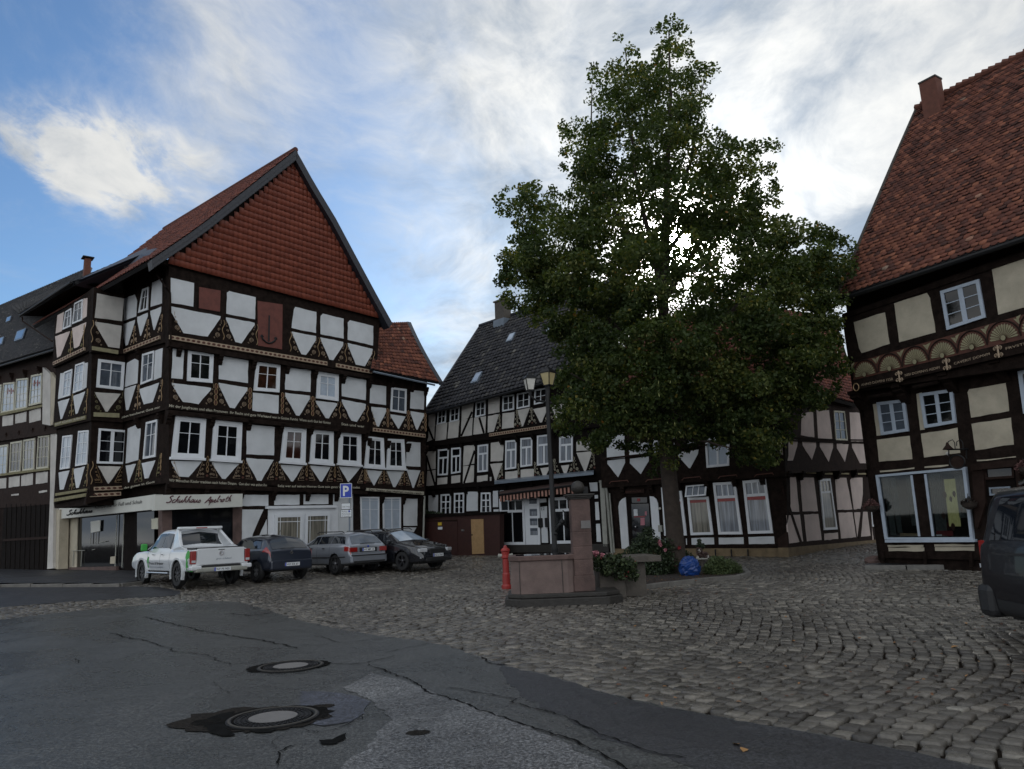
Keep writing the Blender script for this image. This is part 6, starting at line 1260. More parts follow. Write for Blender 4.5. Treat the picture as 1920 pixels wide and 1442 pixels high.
for sx in (-1, 1):
    pr = [(-.80, 1.80), (-.95, 1.76), (-1.25, 1.50), (-1.62, 1.24), (-1.95, 1.16), (-1.95, 1.10), (-.80, 1.10)]; mb = MB(); k_ = lambda z: .70 if z > 1.7 else (.80 if z > 1.4 else .88)
    mb.prism([np.array([sx * k_(z), y, z]) for y, z in pr], [np.array([sx * (k_(z) - .10), y, z]) for y, z in pr]); mb.build('sail_panel', 'car_white', c.t, local=True, bevel=.015)
c.bx('roof_bar', 'car_white', (0, -.95, 1.80), (1.42, .26, .09), .03); c.bx('high_brake_light', 'lamp_red', (0, -1.085, 1.80), (.36, .02, .035))
tg = c.bx('tailgate', 'car_white', (0, -2.63, .89), (1.50, .06, .50), .02); c.bx('tonneau_cover', 'trim', (0, -1.85, 1.150), (1.5, 1.35, .03), .01)
for sx in (-1, 1):
    o = c.bx('tail_light', 'lamp_red', (sx * .86, -2.60, .88), (.17, .12, .40), .02); MB().box((sx * .86, -2.665, .76), (.12, .01, .07)).build('reversing_lamp', 'lamp_clear', o, local=True)
    c.bx('bumper_end', 'car_white', (sx * .80, -2.66, .56), (.34, .22, .14), .04)
c.bx('rear_bumper', 'pipe_grey', (0, -2.68, .50), (1.66, .18, .15), .04); c.bx('bumper_recess', 'trim', (0, -2.68, .60), (1.2, .13, .07), .01); c.plate(-2.785, .50, 'WF PS 900')
ring = MB(); ring.lathe([(.075, -.012), (.075, .0), (.062, .0), (.062, -.012)], (0, -2.665, .985), 24, 'y'); em = ring.build('round_emblem', 'chrome', c.t, local=True); MB().lathe([(.062, -.004), (.062, .004)], (0, -2.665, .985), 20, 'y').build('emblem_field', 'metal_black', em, local=True)
mb = MB()
for a_, b_ in (((-.035, .045), (0, .0)), ((0, .0), (.035, .045)), ((-.05, .02), (-.02, -.05)), ((-.02, -.05), (0, -.01)), ((0, -.01), (.02, -.05)), ((.02, -.05), (.05, .02))): mb.tube([(a_[0], -2.675, .985 + a_[1]), (b_[0], -2.675, .985 + b_[1])], .006, 5)
mb.build('emblem_letters', 'chrome', em, local=True)
def ftext(c, name, m, txt, x0, x1, y, z, h, sh=.3):
    v, f = text_geo(txt, sh, .0); a, b_ = v[:, 0].min(), v[:, 0].max(); MB().add([(x0 + (q[0] - a) / (b_ - a) * (x1 - x0), y, z + q[1] * h / .7) for q in v], f).build(name, m, c.t, local=True)
ftext(c, 'lettering', 'zinc', 'grün erleben!', -.16, .34, -2.664, .79, .055); c.bx('gate_handle', 'trim', (0, -2.665, 1.09), (.20, .01, .02))
def decal(c, pts, m, name, side=-1):
    vs = []
    for y, z in pts:
        i = int(np.interp(y, c.y, np.arange(len(c.y)))); b_ = np.interp(z, c.Z[i, 5:22], np.arange(5, 22) / 40.); p = c.S(y, b_); vs.append((side * (p[0] + .008), y, z))
    MB().add(vs, [tuple(range(len(vs)))]).build(name, m, c.t, local=True)
decal(c, [(-2.40 + .13 * math.cos(t) * (1 if math.sin(t) > -.3 else .6), .90 + .20 * math.sin(t)) for t in np.linspace(0, 2 * math.pi, 18)[:-1]], 'green_paint', 'tree_decal'); decal(c, [(-2.33, .75), (-2.40, .75), (-2.42, .58), (-2.26, .58), (-2.30, .66)], 'green_paint', 'tree_decal'); decal(c, [(-2.52, .49), (-2.2, .49), (-2.2, .455), (-2.52, .455)], 'green_paint', 'ground_decal'); decal(c, [(-2.33, .56), (-2.27, .56), (-2.27, .49), (-2.33, .49)], 'green_paint', 'ground_decal')
decal(c, [(.86 + .07 * math.cos(t), .80 + .12 * math.sin(t)) for t in np.linspace(0, 2 * math.pi, 14)[:-1]], 'green_paint', 'tree_decal'); decal(c, [(.89, .70), (.84, .70), (.84, .55), (.90, .55)], 'green_paint', 'tree_decal')
c.stext('lettering', 'ink', 'Probst & Brunner', .74, .66, .01, .09, 1.25); c.stext('lettering', 'zinc', 'Garten und Landschaft', .74, .56, .01, .05, 1.2)
for sx, m_ in ((-1, 'green_paint'), (1, 'green_paint')): o = c.bx('wing_mirror', m_, (sx * 1.08, .98, 1.22), (.20, .12, .24), .04); MB().tube([(sx * .9, .98, 1.12), (sx * 1.05, .98, 1.16)], .025, 6).build('mirror_arm', 'trim', o, local=True)
c.bx('wing_mirror_foot', 'trim', (-.95, .98, 1.12), (.14, .07, .05))
for y in (-.18, .62): c.bx('door_handle', 'chrome', (-.985, y - .25, .98), (.02, .16, .03))
for sx in (-1, 1):
    mb = MB(); mb.tube([(sx * .99, -1.0, .40), (sx * .99, .85, .40)], .03, 8); mb.build('side_step', 'chrome', c.t, local=True)
    for w in (-1.62, 1.48):
        mb = MB(); P = [np.array([sx * .985, w + (.50) * math.cos(t), .385 + .50 * math.sin(t)]) for t in np.linspace(-.35, math.pi + .35, 22)]; Pi = [np.array([sx * .985, w + (.44) * math.cos(t), .385 + .44 * math.sin(t)]) for t in np.linspace(-.35, math.pi + .35, 22)]
        for i in range(21): q = [P[i], P[i + 1], Pi[i + 1], Pi[i]]; mb.prism(q, [p - np.array([sx * .09, 0, 0]) for p in q])
        mb.build('arch_flare', 'car_white', c.t, local=True)
def seams(c, ys, b0=.16, b1=.53, side=(-1, 1)):
    for y in ys: c.patch('door_gap', 'trim', y - .006, y + .006, b0, b1, .003, side, 1, 8)
seams(c, (-.98, -.18, .95))
# ---- slate blue hatchback
zc = [(-2.13, .62), (-2.11, .66), (-2.09, .92), (-2.03, .98), (-1.62, 1.36), (-1.45, 1.42), (-.8, 1.47), (0, 1.48), (.45, 1.42), (1.2, 1.0), (1.9, .86), (2.08, .72), (2.13, .6)]
c = Car('hatchback_car', 'dark slate blue hatchback with chrome badge between the white pickup and the silver estate', carpos(566, 1084, -.80, 1.35, -44), -44, 4.26, 1.78, zc, [(-2.13, .6), (-2.08, .90), (-1.9, .96), (1.0, .90), (1.9, .8), (2.13, .6)], (-1.95, .3, .8, 1.35), .70, .28, (-1.32, 1.33), .32, 'car_slate', 'alloy', 5, .14)
c.patch('rear_window', 'car_glass', -2.0, -1.63, .80, 1., .010); c.patch('windscreen', 'car_glass', .5, 1.15, .8, 1., .01); c.patch('side_window', 'car_glass', -1.55, .0, .58, .74, .01, y0t=-1.3, y1t=.0); c.patch('side_window', 'car_glass', .04, .95, .58, .74, .01, y1t=.4)
c.patch('tail_light', 'lamp_red', -2.105, -1.72, .50, .70, .012, y0t=-2.05, y1t=-1.80); c.bx('rear_bumper', 'car_slate', (0, -2.10, .48), (1.5, .16, .32), .06); c.plate(-2.195, .50, 'WF KR 67'); mb = MB(); mb.lathe([(.055, -.01), (.055, 0), (.04, 0), (.04, -.01)], (0, -2.12, .88), 16, 'y'); mb.build('oval_badge', 'chrome', c.t, local=True)
for sx in (-1, 1): c.bx('wing_mirror', 'car_slate', (sx * .95, .82, .98), (.18, .10, .13), .03)
mb = MB(); mb.tube([(0, -1.2, 1.46), (0, -1.34, 1.68)], .006, 4); mb.build('aerial', 'trim', c.t, local=True); seams(c, (-.9, .02, .95)); c.bx('rear_wiper', 'trim', (-.1, -2.04, 1.02), (.5, .02, .02))
# ---- silver estate
zc = [(-2.24, .64), (-2.22, .68), (-2.20, .92), (-2.15, .97), (-1.80, 1.34), (-1.66, 1.39), (-1.0, 1.42), (0, 1.42), (.3, 1.38), (1.0, .98), (1.9, .84), (2.18, .7), (2.24, .55)]
c = Car('estate_car', 'silver estate car with roof rails and boot towards the square, third vehicle in the row', carpos(628, 1077, .80, 1.32, -45), -45, 4.48, 1.74, zc, [(-2.24, .6), (-2.19, .92), (-1.9, .95), (1.0, .90), (2.0, .78), (2.24, .55)], (-2.1, .3, .8, 1.15), .68, .26, (-1.36, 1.36), .32, 'car_silver', 'alloy', 5, .12)
c.patch('rear_window', 'glass_sky2' if 'glass_sky2' in MATS else 'glass_grey', -2.12, -1.82, .80, 1., .010); c.patch('windscreen', 'car_glass', .35, .95, .8, 1., .01)
c.patch('side_window', 'car_glass', -1.95, -1.05, .58, .74, .01, y0t=-1.72); c.patch('side_window', 'car_glass', -1.0, -.18, .58, .74, .01); c.patch('side_window', 'car_glass', -.13, .78, .58, .74, .01, y1t=.28)
c.patch('tail_light', 'lamp_red', -2.225, -1.95, .40, .52, .012); c.bx('tail_light', 'lamp_red', (-.62, -2.235, .80), (.30, .04, .16), .01); c.bx('tail_light', 'lamp_red', (.62, -2.235, .80), (.30, .04, .16), .01)
c.bx('rear_bumper', 'car_silver', (0, -2.22, .48), (1.52, .18, .30), .06); c.bx('bumper_strip', 'trim', (0, -2.31, .60), (1.5, .02, .04)); c.bx('bumper_vent', 'trim', (0, -2.315, .38), (1.3, .02, .06)); c.bx('plate_recess', 'trim', (0, -2.225, .79), (.72, .02, .15)); c.plate(-2.245, .79, 'WF MP 18')
mb = MB(); mb.lathe([(.035, -.01), (.035, .0)], (0, -2.215, .90), 14, 'y'); mb.build('round_badge', 'sign_blue', c.t, local=True)
for sx in (-1, 1):
    mb = MB(); mb.tube([(sx * .60, -1.6, 1.38), (sx * .60, -1.5, 1.44), (sx * .60, .1, 1.45), (sx * .60, .25, 1.39)], .018, 6); mb.build('roof_rail', 'trim', c.t, local=True); c.bx('wing_mirror', 'trim', (sx * .94, .66, .98), (.18, .10, .13), .03)
for y in (-.62, .22): c.bx('door_handle', 'trim', (-.873, y, .86), (.02, .15, .03))
seams(c, (-1.02, -.15, .80)); c.patch('side_strip', 'trim', -2.0, 2.0, .265, .285, .010); c.bx('rear_wiper', 'trim', (0, -2.17, 1.0), (.6, .02, .02))
# ---- dark estate facing the camera
zc = [(-2.33, .6), (-2.28, .95), (-2.1, 1.05), (-1.75, 1.38), (-1.2, 1.45), (0, 1.46), (.35, 1.42), (1.10, 1.02), (1.3, .97), (2.0, .86), (2.22, .76), (2.30, .60), (2.33, .5)]
az = 128
c = Car('estate_car', 'black estate car facing the square at the right end of the parked row', carpos(757, 1072, -.82, -1.40, az), az, 4.66, 1.82, zc, [(-2.33, .6), (-2.2, .95), (1.1, .94), (2.0, .80), (2.33, .5)], (-2.1, .3, .8, 1.25), .70, .22, (-1.35, 1.36), .33, 'car_black', 'alloy_dark', 5, .14)
c.patch('windscreen', 'glass_sky', .42, 1.08, .80, 1., .010); c.patch('side_window', 'car_glass', -1.9, -.95, .58, .74, .01, y0t=-1.65); c.patch('side_window', 'car_glass', -.9, -.05, .58, .74, .01); c.patch('side_window', 'car_glass', 0, .95, .58, .74, .01, y1t=.38)
for sx in (-1, 1):
    c.bx('headlight', 'lamp_clear', (sx * .66, 2.20, .68), (.34, .16, .13), .03, -sx * .25); c.bx('wing_mirror', 'car_black', (sx * .99, .80, 1.0), (.18, .10, .14), .03); c.bx('fog_lamp', 'lamp_clear', (sx * .68, 2.27, .42), (.28, .05, .035), .01, -sx * .2)
    mb = MB(); mb.tube([(sx * .62, -1.6, 1.42), (sx * .62, -1.45, 1.48), (sx * .62, .2, 1.49), (sx * .62, .35, 1.43)], .018, 6); mb.build('roof_rail', 'trim', c.t, local=True)
c.bx('grille', 'trim', (0, 2.30, .64), (.80, .06, .20), .03); c.bx('lower_grille', 'trim', (0, 2.33, .36), (1.2, .05, .14), .02); c.plate(2.35, .50, 'HZ J 760', front=True); seams(c, (-.93, -.02, .98))
# ---- black van at the right edge
az = 172.
fx = np.array([math.sin(R(az)), math.cos(R(az))]); rt = np.array([fx[1], -fx[0]]); rc = at_dist(1834, 1128, 9.9)[:2]
zc = [(-2.57, .75), (-2.55, 1.0), (-2.50, 1.30), (-2.38, 1.78), (-2.26, 1.88), (-1.6, 1.91), (1.0, 1.90), (1.4, 1.80), (2.0, 1.1), (2.4, .95), (2.57, .6)]
c = Car('van', 'black passenger van at the right edge with red tail lamp and dark side glass', rc + fx * 2.57 - rt * .96, az, 5.14, 1.92, zc, [(-2.57, .74), (-2.5, 1.12), (1.8, 1.10), (2.57, .55)], (-3.2, .3, .8, 2.1), .80, .24, (-1.40, 1.80), .34, 'van_black', 'alloy_dark', 5, .05, group=None, cat='van')
c.patch('side_window', 'car_glass', -2.30, -1.15, .555, .745, .010, y0t=-2.12, nu=16, nv=10); c.patch('side_window', 'car_glass', -1.10, .1, .56, .735, .010); c.patch('side_window', 'car_glass', .15, 1.2, .56, .735, .010); c.patch('rear_window', 'car_glass', -2.49, -2.38, .80, 1., .01)
for sx in (-1, 1):
    o = c.bx('tail_light', 'lamp_red', (sx * .800, -2.46, 1.02), (.16, .14, .36), .02); MB().box((sx * .805, -2.47, .88), (.16, .14, .05)).build('reversing_lamp', 'lamp_clear', o, local=True)
    mb = MB(); mb.tube([(sx * .70, -1.9, 1.88), (sx * .70, -1.7, 1.95), (sx * .70, 1.0, 1.96), (sx * .70, 1.2, 1.9)], .02, 6); mb.build('roof_rail', 'chrome', c.t, local=True); c.bx('sliding_rail', 'trim', (sx * .955, -1.2, 1.04), (.02, 1.6, .03))
c.bx('rear_bumper', 'trim', (0, -2.47, .46), (1.90, .30, .42), .09); seams(c, (-1.12, .12)); c.patch('side_cladding', 'trim', -2.3, 2.3, .12, .22, .012)
c.patch('body_crease', 'van_black', -2.45, -1.2, .36, .375, .012)
# ================================================================ street objects
# parking sign
p = G(655, 1062); q = p.copy(); SG = Pl(p[:2], 82); t = thing('parking_sign', 'blue parking sign with letter P and two white text plates behind the parked cars', 'traffic sign', p)
top = SG.uz(651, 905)[1]; mb = MB(); mb.tube([p, [p[0], p[1], top]], .032, 10); mb.build('post', 'zinc', t)
def sq(name, m, x0, y0, x1, y1, off, th=.012, par=None): 
    a = SG.uz(x0, y0); b_ = SG.uz(x1, y1); u0, u1, za, zb = a[0], b_[0], a[1], b_[1]
    mb = MB(); f_ = [SG.xyz(u0, za, off), SG.xyz(u1, za, off), SG.xyz(u1, zb, off), SG.xyz(u0, zb, off)]; mb.prism(f_, [v_ - SG.n * th for v_ in f_]); return mb.build(name, m, par or t)
o = sq('sign_plate', 'sign_white', 638, 907, 660, 933.5, .06); sq('blue_field', 'sign_blue', 639, 908, 659, 932.3, .064, .003, o)
text_on('letter_p', o, 'sign_white', SG, 'P', (643, 929.2), (654, 929.2), .067, 18, 0, .03)
for y0, y1, x0, x1, txt in ((943.5, 955, 640, 657.5, ('jeden Freitag',)), (956, 970, 639, 660, ('Parken mit', 'Parkscheibe', '2 Stunden'))):
    o = sq('text_plate', 'ink', x0, y0, x1, y1, .06); sq('plate_face', 'sign_white', x0 + .7, y0 + .7, x1 - .7, y1 - .7, .064, .003, o)
    for k, s_ in enumerate(txt): yb = (y0 + y1) / 2 + 2 if len(txt) == 1 else y0 + 4.6 + k * 4.2; text_on('plate_text', o, 'ink', SG, s_, (x0 + 2, yb), (x1 - 2, yb), .067, 2.6)
sq('blue_disc_symbol', 'sign_blue', 653.5, 957, 656.5, 960.5, .067, .002, o)
# street lamp
base = at_dist(1041.5, 1060, 19.0); base[2] = float(gz(base[0], base[1])); LP = Pl(base[:2], 92); t = thing('street_lamp', 'tall black street lamp with two old style lanterns in front of the dark roofed house', 'street lamp', base)
zt = LP.uz(1033, 690)[1]; mb = MB(); mb.lathe([(.14, 0), (.14, .25), (.10, .32), (.085, .9), (.08, 1.0), (.09, 1.04), (.065, 1.1), (.055, zt - base[2] - .9), (.04, zt - base[2] - .15)], base, 14); mb.build('post', 'metal_black', t, smooth=True)
def lantern(cx, cy, hpx, gl, yaw):
    c0 = LP.pt(cx, cy); s_ = hpx / (FPX / 19.) ; mb = MB(); gm = MB(); wt, wb_, h = .34 * s_, .20 * s_, .62 * s_
    def sqr(w, z, r=0.): return [c0 + np.array([w / 2 * (math.cos(yaw + a) * 1.414), w / 2 * (math.sin(yaw + a) * 1.414), z]) for a in (math.pi / 4 + k * math.pi / 2 for k in range(4))]
    a = sqr(wt * 1.6, 0); b_ = sqr(wb_ * 1.6, -h)
    for k in range(4): q = [a[k], a[(k + 1) % 4], b_[(k + 1) % 4], b_[k]]; gm.add(q, [(0, 1, 2, 3)]); mb.tube([a[k], b_[k]], .014, 5)
    for z_, w_ in ((0, wt * 1.75), (-h, wb_ * 1.7)): mb.prism(sqr(w_, z_ + .015), sqr(w_, z_ - .015))
    mb.prism(sqr(wt * 1.0, .17 * s_), sqr(wt * 1.75, .016)); mb.prism(sqr(wt * .5, .26 * s_), sqr(wt * .8, .17 * s_)); mb.sphere(c0 + np.array([0, 0, .30 * s_]), .05 * s_, 8, 6)
    mb.lathe([(.04, -h - .28 * s_), (.09 * s_, -h - .14 * s_), (.05, -h - .02)], c0, 10)
    o = mb.build('lantern', 'metal_black', t); gm.build('lantern_glass', gl, o); return c0, h, s_
c1, h1, s1 = lantern(993, 710, 37, 'lamp_glass', .25); c2, h2, s2 = lantern(1027, 699, 40, 'lamp_glass_yellow', .9)
mb = MB(); e = c1 + np.array([0, 0, -h1 - .15]); pz = LP.pt(1035, 756); mb.tube([e, e + np.array([.15, 0, -.12]), pz], .028, 8); c2b = c2 + np.array([0, 0, -h2 - .1]); mb.tube([c2b, [base[0], base[1], c2b[2] - .35]], .045, 8); mb.build('lamp_arm', 'metal_black', t)
# hydrant
p = G(950, 1104); t = thing('fire_hydrant', 'tall red fire hydrant standing left of the stone fountain', 'hydrant', p); mb = MB(); k = .078 * 1.0
mb.lathe([(.135, 0), (.135, .08), (.105, .12), (.10, .38), (.085, .42), (.085, .78), (.115, .80), (.115, .85), (.10, .86), (.105, .96), (.125, .98), (.125, 1.01), (.09, 1.05), (.05, 1.07), (.045, 1.12), (.02, 1.13)], p, 18); mb.build('barrel', 'red_paint', t, smooth=False, bevel=.004)
for sx in (-1, 1):
    mb = MB(); mb.lathe([(.05, 0), (.05, sx * .07), (.058, sx * .07), (.058, sx * .10), (.02, sx * .11)], p + np.array([sx * .09, 0, .86]), 12, 'x'); mb.build('hose_outlet', 'pipe_grey', t)
# fountain
t0 = G(1058, 1124); t = thing('stone_fountain', 'reddish sandstone fountain with octagonal trough and a square pillar topped by a ball', 'fountain', t0)
FP = Pl(at_dist(1058, 1120, 15.75)[:2], 92)
def octo(cx, cy, hx, hy, cut, z0, z1, mb, sh=1.):
    pts = [(-hx + cut, -hy), (hx - cut, -hy), (hx, -hy + cut), (hx, hy - cut), (hx - cut, hy), (-hx + cut, hy), (-hx, hy - cut), (-hx, -hy + cut)]
    f_ = lambda z, s: [np.array([cx + a * s, cy + b_ * s, z]) for a, b_ in pts]; mb.prism(f_(z1, sh), f_(z0, 1.)); return mb
gx, gy = FP.pt(1020, 1100)[0], FP.P[1] + .55
def fx_(px): return FP.pt(px, 1100)[0]
xl, xr = fx_(946), fx_(1170); cx = (xl + xr) / 2; mb = octo(cx, gy + .12, (xr - xl) / 2, .78, .32, -.02, .15, MB()); octo(cx, gy + .12, (xr - xl) / 2 - .06, .72, .30, .155, .24, mb); mb.build('plinth', 'stone_dark', t, bevel=.015)
tx0, tx1 = fx_(958), fx_(1085); tc_ = (tx0 + tx1) / 2; mb = octo(tc_, gy + .10, (tx1 - tx0) / 2, .58, .20, .23, .90, MB()); mb.build('trough', 'stone_pink', t, bevel=.01)
mb = octo(tc_, gy + .10, (tx1 - tx0) / 2 + .04, .62, .22, .90, 1.0, MB()); rim_ = mb.build('rim', 'stone_red', t, bevel=.015)
mb = MB(); octo(tc_, gy + .10, (tx1 - tx0) / 2 - .12, .46, .16, 1.001, 1.004, mb); mb.build('water', 'glass_dark', t)
mb = MB()
for xx in (fx_(975), fx_(1056)): mb.box((xx, gy + .10 - .585, .56), (.012, .012, .66))
mb.build('joint', 'stone_dark', t)
kx = fx_(1097); zt = FP.uz(1092, 935)[1]; mb = MB(); ky = gy - .18; hs = [.24, .56, .88, 1.15, 1.45, zt]
for i in range(5): mb.box((kx, ky, (hs[i] + hs[i + 1]) / 2), (.40 + (.04 if i == 0 else 0), .40, hs[i + 1] - hs[i] - .008), 0.06)
mb.box((kx, ky, (hs[0] + zt) / 2), (.388, .388, zt - hs[0]), .06); mb.build('pillar', 'stone_red', t, bevel=.012)
mb = MB()
for z_, w_, h_ in ((zt + .02, .46, .04), (zt + .055, .53, .04), (zt + .09, .60, .035)): mb.box((kx, ky, z_), (w_, w_ - .02, h_), .06)
mb.build('capstone', 'stone_dark', t, bevel=.008); mb = MB(); mb.sphere(FP.xyz(0, 0) * 0 + np.array([kx - .01, ky, zt + .25]), .145, 24, 16); mb.build('ball', 'stone_dark', t, smooth=True); MB().box((kx + .16, ky + .1, zt + .2), (.09, .1, .14), .2).build('ball_bracket', 'metal_black', t)
MB().box((kx + .1, ky - .212, 1.60), (.20, .012, .16), .06).build('plaque', 'sign_grey', t)
mb = MB(); sp = np.array([kx - .26, ky, 1.55]); mb.tube([sp, sp + [-.10, 0, .10], sp + [-.20, -.02, .06], sp + [-.26, -.02, -.08]], [.03, .035, .028, .03], 8); mb.tube([sp + [-.02, 0, .0], sp + [-.02, -.05, .28], sp + [-.1, -.08, .36]], [.03, .02, .014], 6); mb.sphere(sp + [-.12, 0, .12], .06, 10, 8); mb.tube([sp + [-.12, -.02, .10], sp + [-.30, -.04, .02]], .012, 6); mb.sphere(sp + [-.27, -.02, -.12], .04, 8, 6); mb.build('spout', 'metal_black', t, smooth=True)
mat('leaf_trough', (.03, .05, .02), .7, attr='rnd', stops=[(0, (.014, .026, .010)), (1, (.05, .07, .022))])
# stone bench / flower trough beside the fountain
bp_ = G(1205, 1104); t = thing('stone_bench', 'low dark stone bench slab on block supports between fountain and rose bush', 'bench', bp_)
bx0, bx1 = at_dist(1160, 1105, 17.1), at_dist(1212, 1105, 17.1); zz0 = 0.
MB().box(((bx0[0] + bx1[0]) / 2 + .02, 17.4, .36), (.52, .7, .72), .1).build('support', 'stone_grey', t, bevel=.01); MB().box(((bx0[0] + bx1[0]) / 2 + .12, 17.5, .80), (.95, 1.25, .13), .1).build('slab', 'stone_grey', t, bevel=.012)
tp_ = at_dist(1146, 1100, 16.8); t = thing('flower_trough', 'stone trough overflowing with red and pink geraniums at the right of the fountain pillar', 'planter', [tp_[0], tp_[1], 0])
MB().box((tp_[0], 17.0, .30), (.58, .55, .60), .1).build('trough', 'stone_grey', t, bevel=.02)
cs = [np.array([tp_[0] + dx, 16.8 + dy, dz]) for dx, dy, dz in ((-.2, 0, .72), (0, -.1, .76), (.2, 0, .74), (.4, -.1, .68), (.3, -.15, .52), (.48, -.1, .48), (-.1, -.2, .62), (.15, -.22, .52), (-.24, .1, .8))]
leafcloud('foliage', 'leaf_trough', t, cs, [.20, .2, .2, .2, .17, .15, .16, .15, .16], 1500, .030, seed=5); leafcloud('petals', 'petal_red', t, [cs[0] + [-.0, -.1, .14], cs[3] + [.05, -.1, .1], cs[4] + [0, -.12, 0], cs[7] + [0, -.1, 0], cs[1] + [0, -.1, .1]], [.05, .10, .09, .08, .12], 16, .018, seed=6)
leafcloud('petals', 'petal_pink', t, [cs[8] + [-.05, -.1, .16], cs[8] + [.08, -.1, .12]], [.07, .05], 70, .026, seed=7)
# planting bed
BED = [(1203, 1103), (1250, 1097), (1300, 1092), (1345, 1087), (1385, 1084), (1402, 1080), (1395, 1070), (1370, 1060), (1300, 1050), (1220, 1046), (1165, 1050), (1170, 1098)]
poly_sheet('planting_bed', BED, .07, 'soil', .4); kerbline('bed_kerb', [(1203, 1106), (1250, 1099), (1300, 1094), (1345, 1089), (1385, 1085.5), (1404, 1080), (1394, 1069)], .15, .11, .85, 'kerb')
# rose bush
p = G(1225, 1080); t = thing('rose_bush', 'dark leafy rose bush with a few pink blooms at the foot of the tree', 'bush', p)
dY = p[1]; cs = [at_dist(x, y, dY + d) for x, y, d in ((1190, 1040, 0), (1205, 1020, .3), (1225, 1025, 0), (1250, 1030, -.1), (1180, 1060, -.1), (1215, 1055, -.3), (1245, 1060, -.3), (1270, 1065, -.2), (1200, 1075, -.3), (1235, 1080, -.4), (1262, 1045, 0), (1170, 1050, .2), (1215, 1000, .3), (1285, 1050, .2), (1290, 1070, 0))]
leafcloud('foliage', 'leaf_bush', t, cs, [.33, .35, .35, .35, .3, .35, .35, .3, .3, .3, .3, .22, .22, .28, .25], 11000, .026, seed=9)
mb = MB()
for k in range(14): c_ = cs[k]; mb.tube([p + [rng.normal(0, .15), rng.normal(0, .1), .05], (p + c_) / 2 + rng.normal(0, .06, 3), c_], [.016, .012, .006], 5)
mb.build('stems', 'bark', t)
for x, y, r_, m_ in ((1237, 1016, .055, 'petal_pink'), (1238, 1021, .05, 'petal_pink'), (1248, 1031, .04, 'petal_pink'), (1274, 1027, .045, 'petal_red'), (1266, 1060, .02, 'petal_pink')):
    leafcloud('bloom', m_, t, [at_dist(x, y, dY - .35)], [r_], 40, .026, seed=x)
# green low shrub
p = G(1355, 1082); t = thing('shrub', 'low bright green feathery shrub at the right end of the planting bed', 'shrub', p); dY = p[1] + .2
cs = [at_dist(x, y, dY + d) for x, y, d in ((1335, 1065, 0), (1350, 1058, .2), (1368, 1062, 0), (1380, 1068, .1), (1345, 1072, -.1), (1362, 1072, -.1), (1328, 1070, .1), (1340, 1055, .3))]
leafcloud('foliage', 'leaf_grass', t, cs, [.24, .24, .24, .2, .22, .22, .18, .2], 9000, .016, seed=12)
# blue plastic sack
import bmesh
p = G(1296, 1084); t0_ = MB(); rr2 = np.random.default_rng(4); mb = MB(); mb.sphere((0, 0, 0), 1., 26, 18); v = np.array(mb.v)
ph = rr2.random(12) * 6; fr = rr2.normal(0, 3., (12, 3)); dsp = sum(np.sin(v @ fr[i] + ph[i]) for i in range(12)) / 12
v = v * (1 + .22 * dsp[:, None] + rr2.normal(0, .045, (len(v), 1))) * np.array([.30, .26, .29]); v[:, 2] = np.maximum(v[:, 2], -.25); v += p + np.array([0, .1, .30]); mb.v = [tuple(q) for q in v]
o = mb.build('plastic_sack', 'blue_plastic'); tag(o, 'crumpled blue plastic sack lying against the tree trunk', 'sack')
# small decorated pot and post in the bed
p = G(1318, 1078); t = thing('flower_stand', 'grey flower stand with reddish dried flowers and white trim beside the blue sack', 'planter', p)
mb = MB(); mb.box(p + [0, 0, .22], (.05, .05, .45)); mb.box(p + [.05, -.05, .06], (.26, .22, .12)); mb.build('stand', 'stone_grey', t); MB().box(p + [0, 0, .47], (.30, .24, .03)).build('shelf', 'pipe_grey', t)
leafcloud('dried_flowers', 'stone_red', t, [p + [-.02, 0, .60], p + [.12, 0, .56], p + [-.05, 0, .72]], [.12, .1, .09], 500, .022, seed=3); leafcloud('white_trim', 'lamp_glass', t, [p + [-.13, -.06, .52], p + [.18, -.04, .53], p + [-.06, -.05, .70]], [.04, .04, .05], 90, .016, seed=4); leafcloud('conifer_tuft', 'leaf_bush', t, [p + [.02, .1, .82], p + [.0, .1, .98]], [.13, .07], 500, .018, seed=8)
# hanging sign with swan neck lamps on the fan house
a0 = D.pt(1806, 852, .02); t = thing('hanging_sign', 'round wooden hanging sign under two swan neck lamps on the fan carved house', 'sign', a0); o_ = .85
HS = Pl(D.pt(1797, 866, .9)[:2], 149.4); c_ = D.pt(1796, 866, .75)
mb = MB(); rr_ = abs(D.uz(1814, 866, .75)[0] - D.uz(1796, 866, .75)[0]) * .72
ax = HS.u; 
prof = [c_ + (HS.u * math.cos(q) * rr_ * 1.12 + HS.z * math.sin(q) * rr_) for q in np.linspace(0, 2 * math.pi, 28)[:-1]]; mb.prism([q + HS.n * .03 for q in prof], [q - HS.n * .03 for q in prof]); mb.build('disc', 'wood_sign' if 'wood_sign' in MATS else 'timber_brown', t)
mb = MB(); 
for i in range(27): mb.tube([prof[i] + HS.n * .03, prof[(i + 1) % 27] + HS.n * .03], .02, 6, False)
mb.build('rim', 'metal_black', t); mb = MB(); mb.tube([D.pt(1815, 842, .0), D.pt(1776, 843, .75)], .022, 8); mb.tube([D.pt(1779, 843, .75), D.pt(1779, 856, .75)], .015, 6); mb.tube([D.pt(1812, 845, .1), D.pt(1812, 860, .4)], .015, 6)
for x0, x1 in ((1777, 1791), (1793, 1806)): mb.tube([D.pt(x1, 843, .7), D.pt(x1 - 1, 830, .7), D.pt((x0 + x1) / 2 + 2, 824.5, .7), D.pt(x0 + 1, 828, .7), D.pt(x0 + .5, 836, .7)], .012, 6)
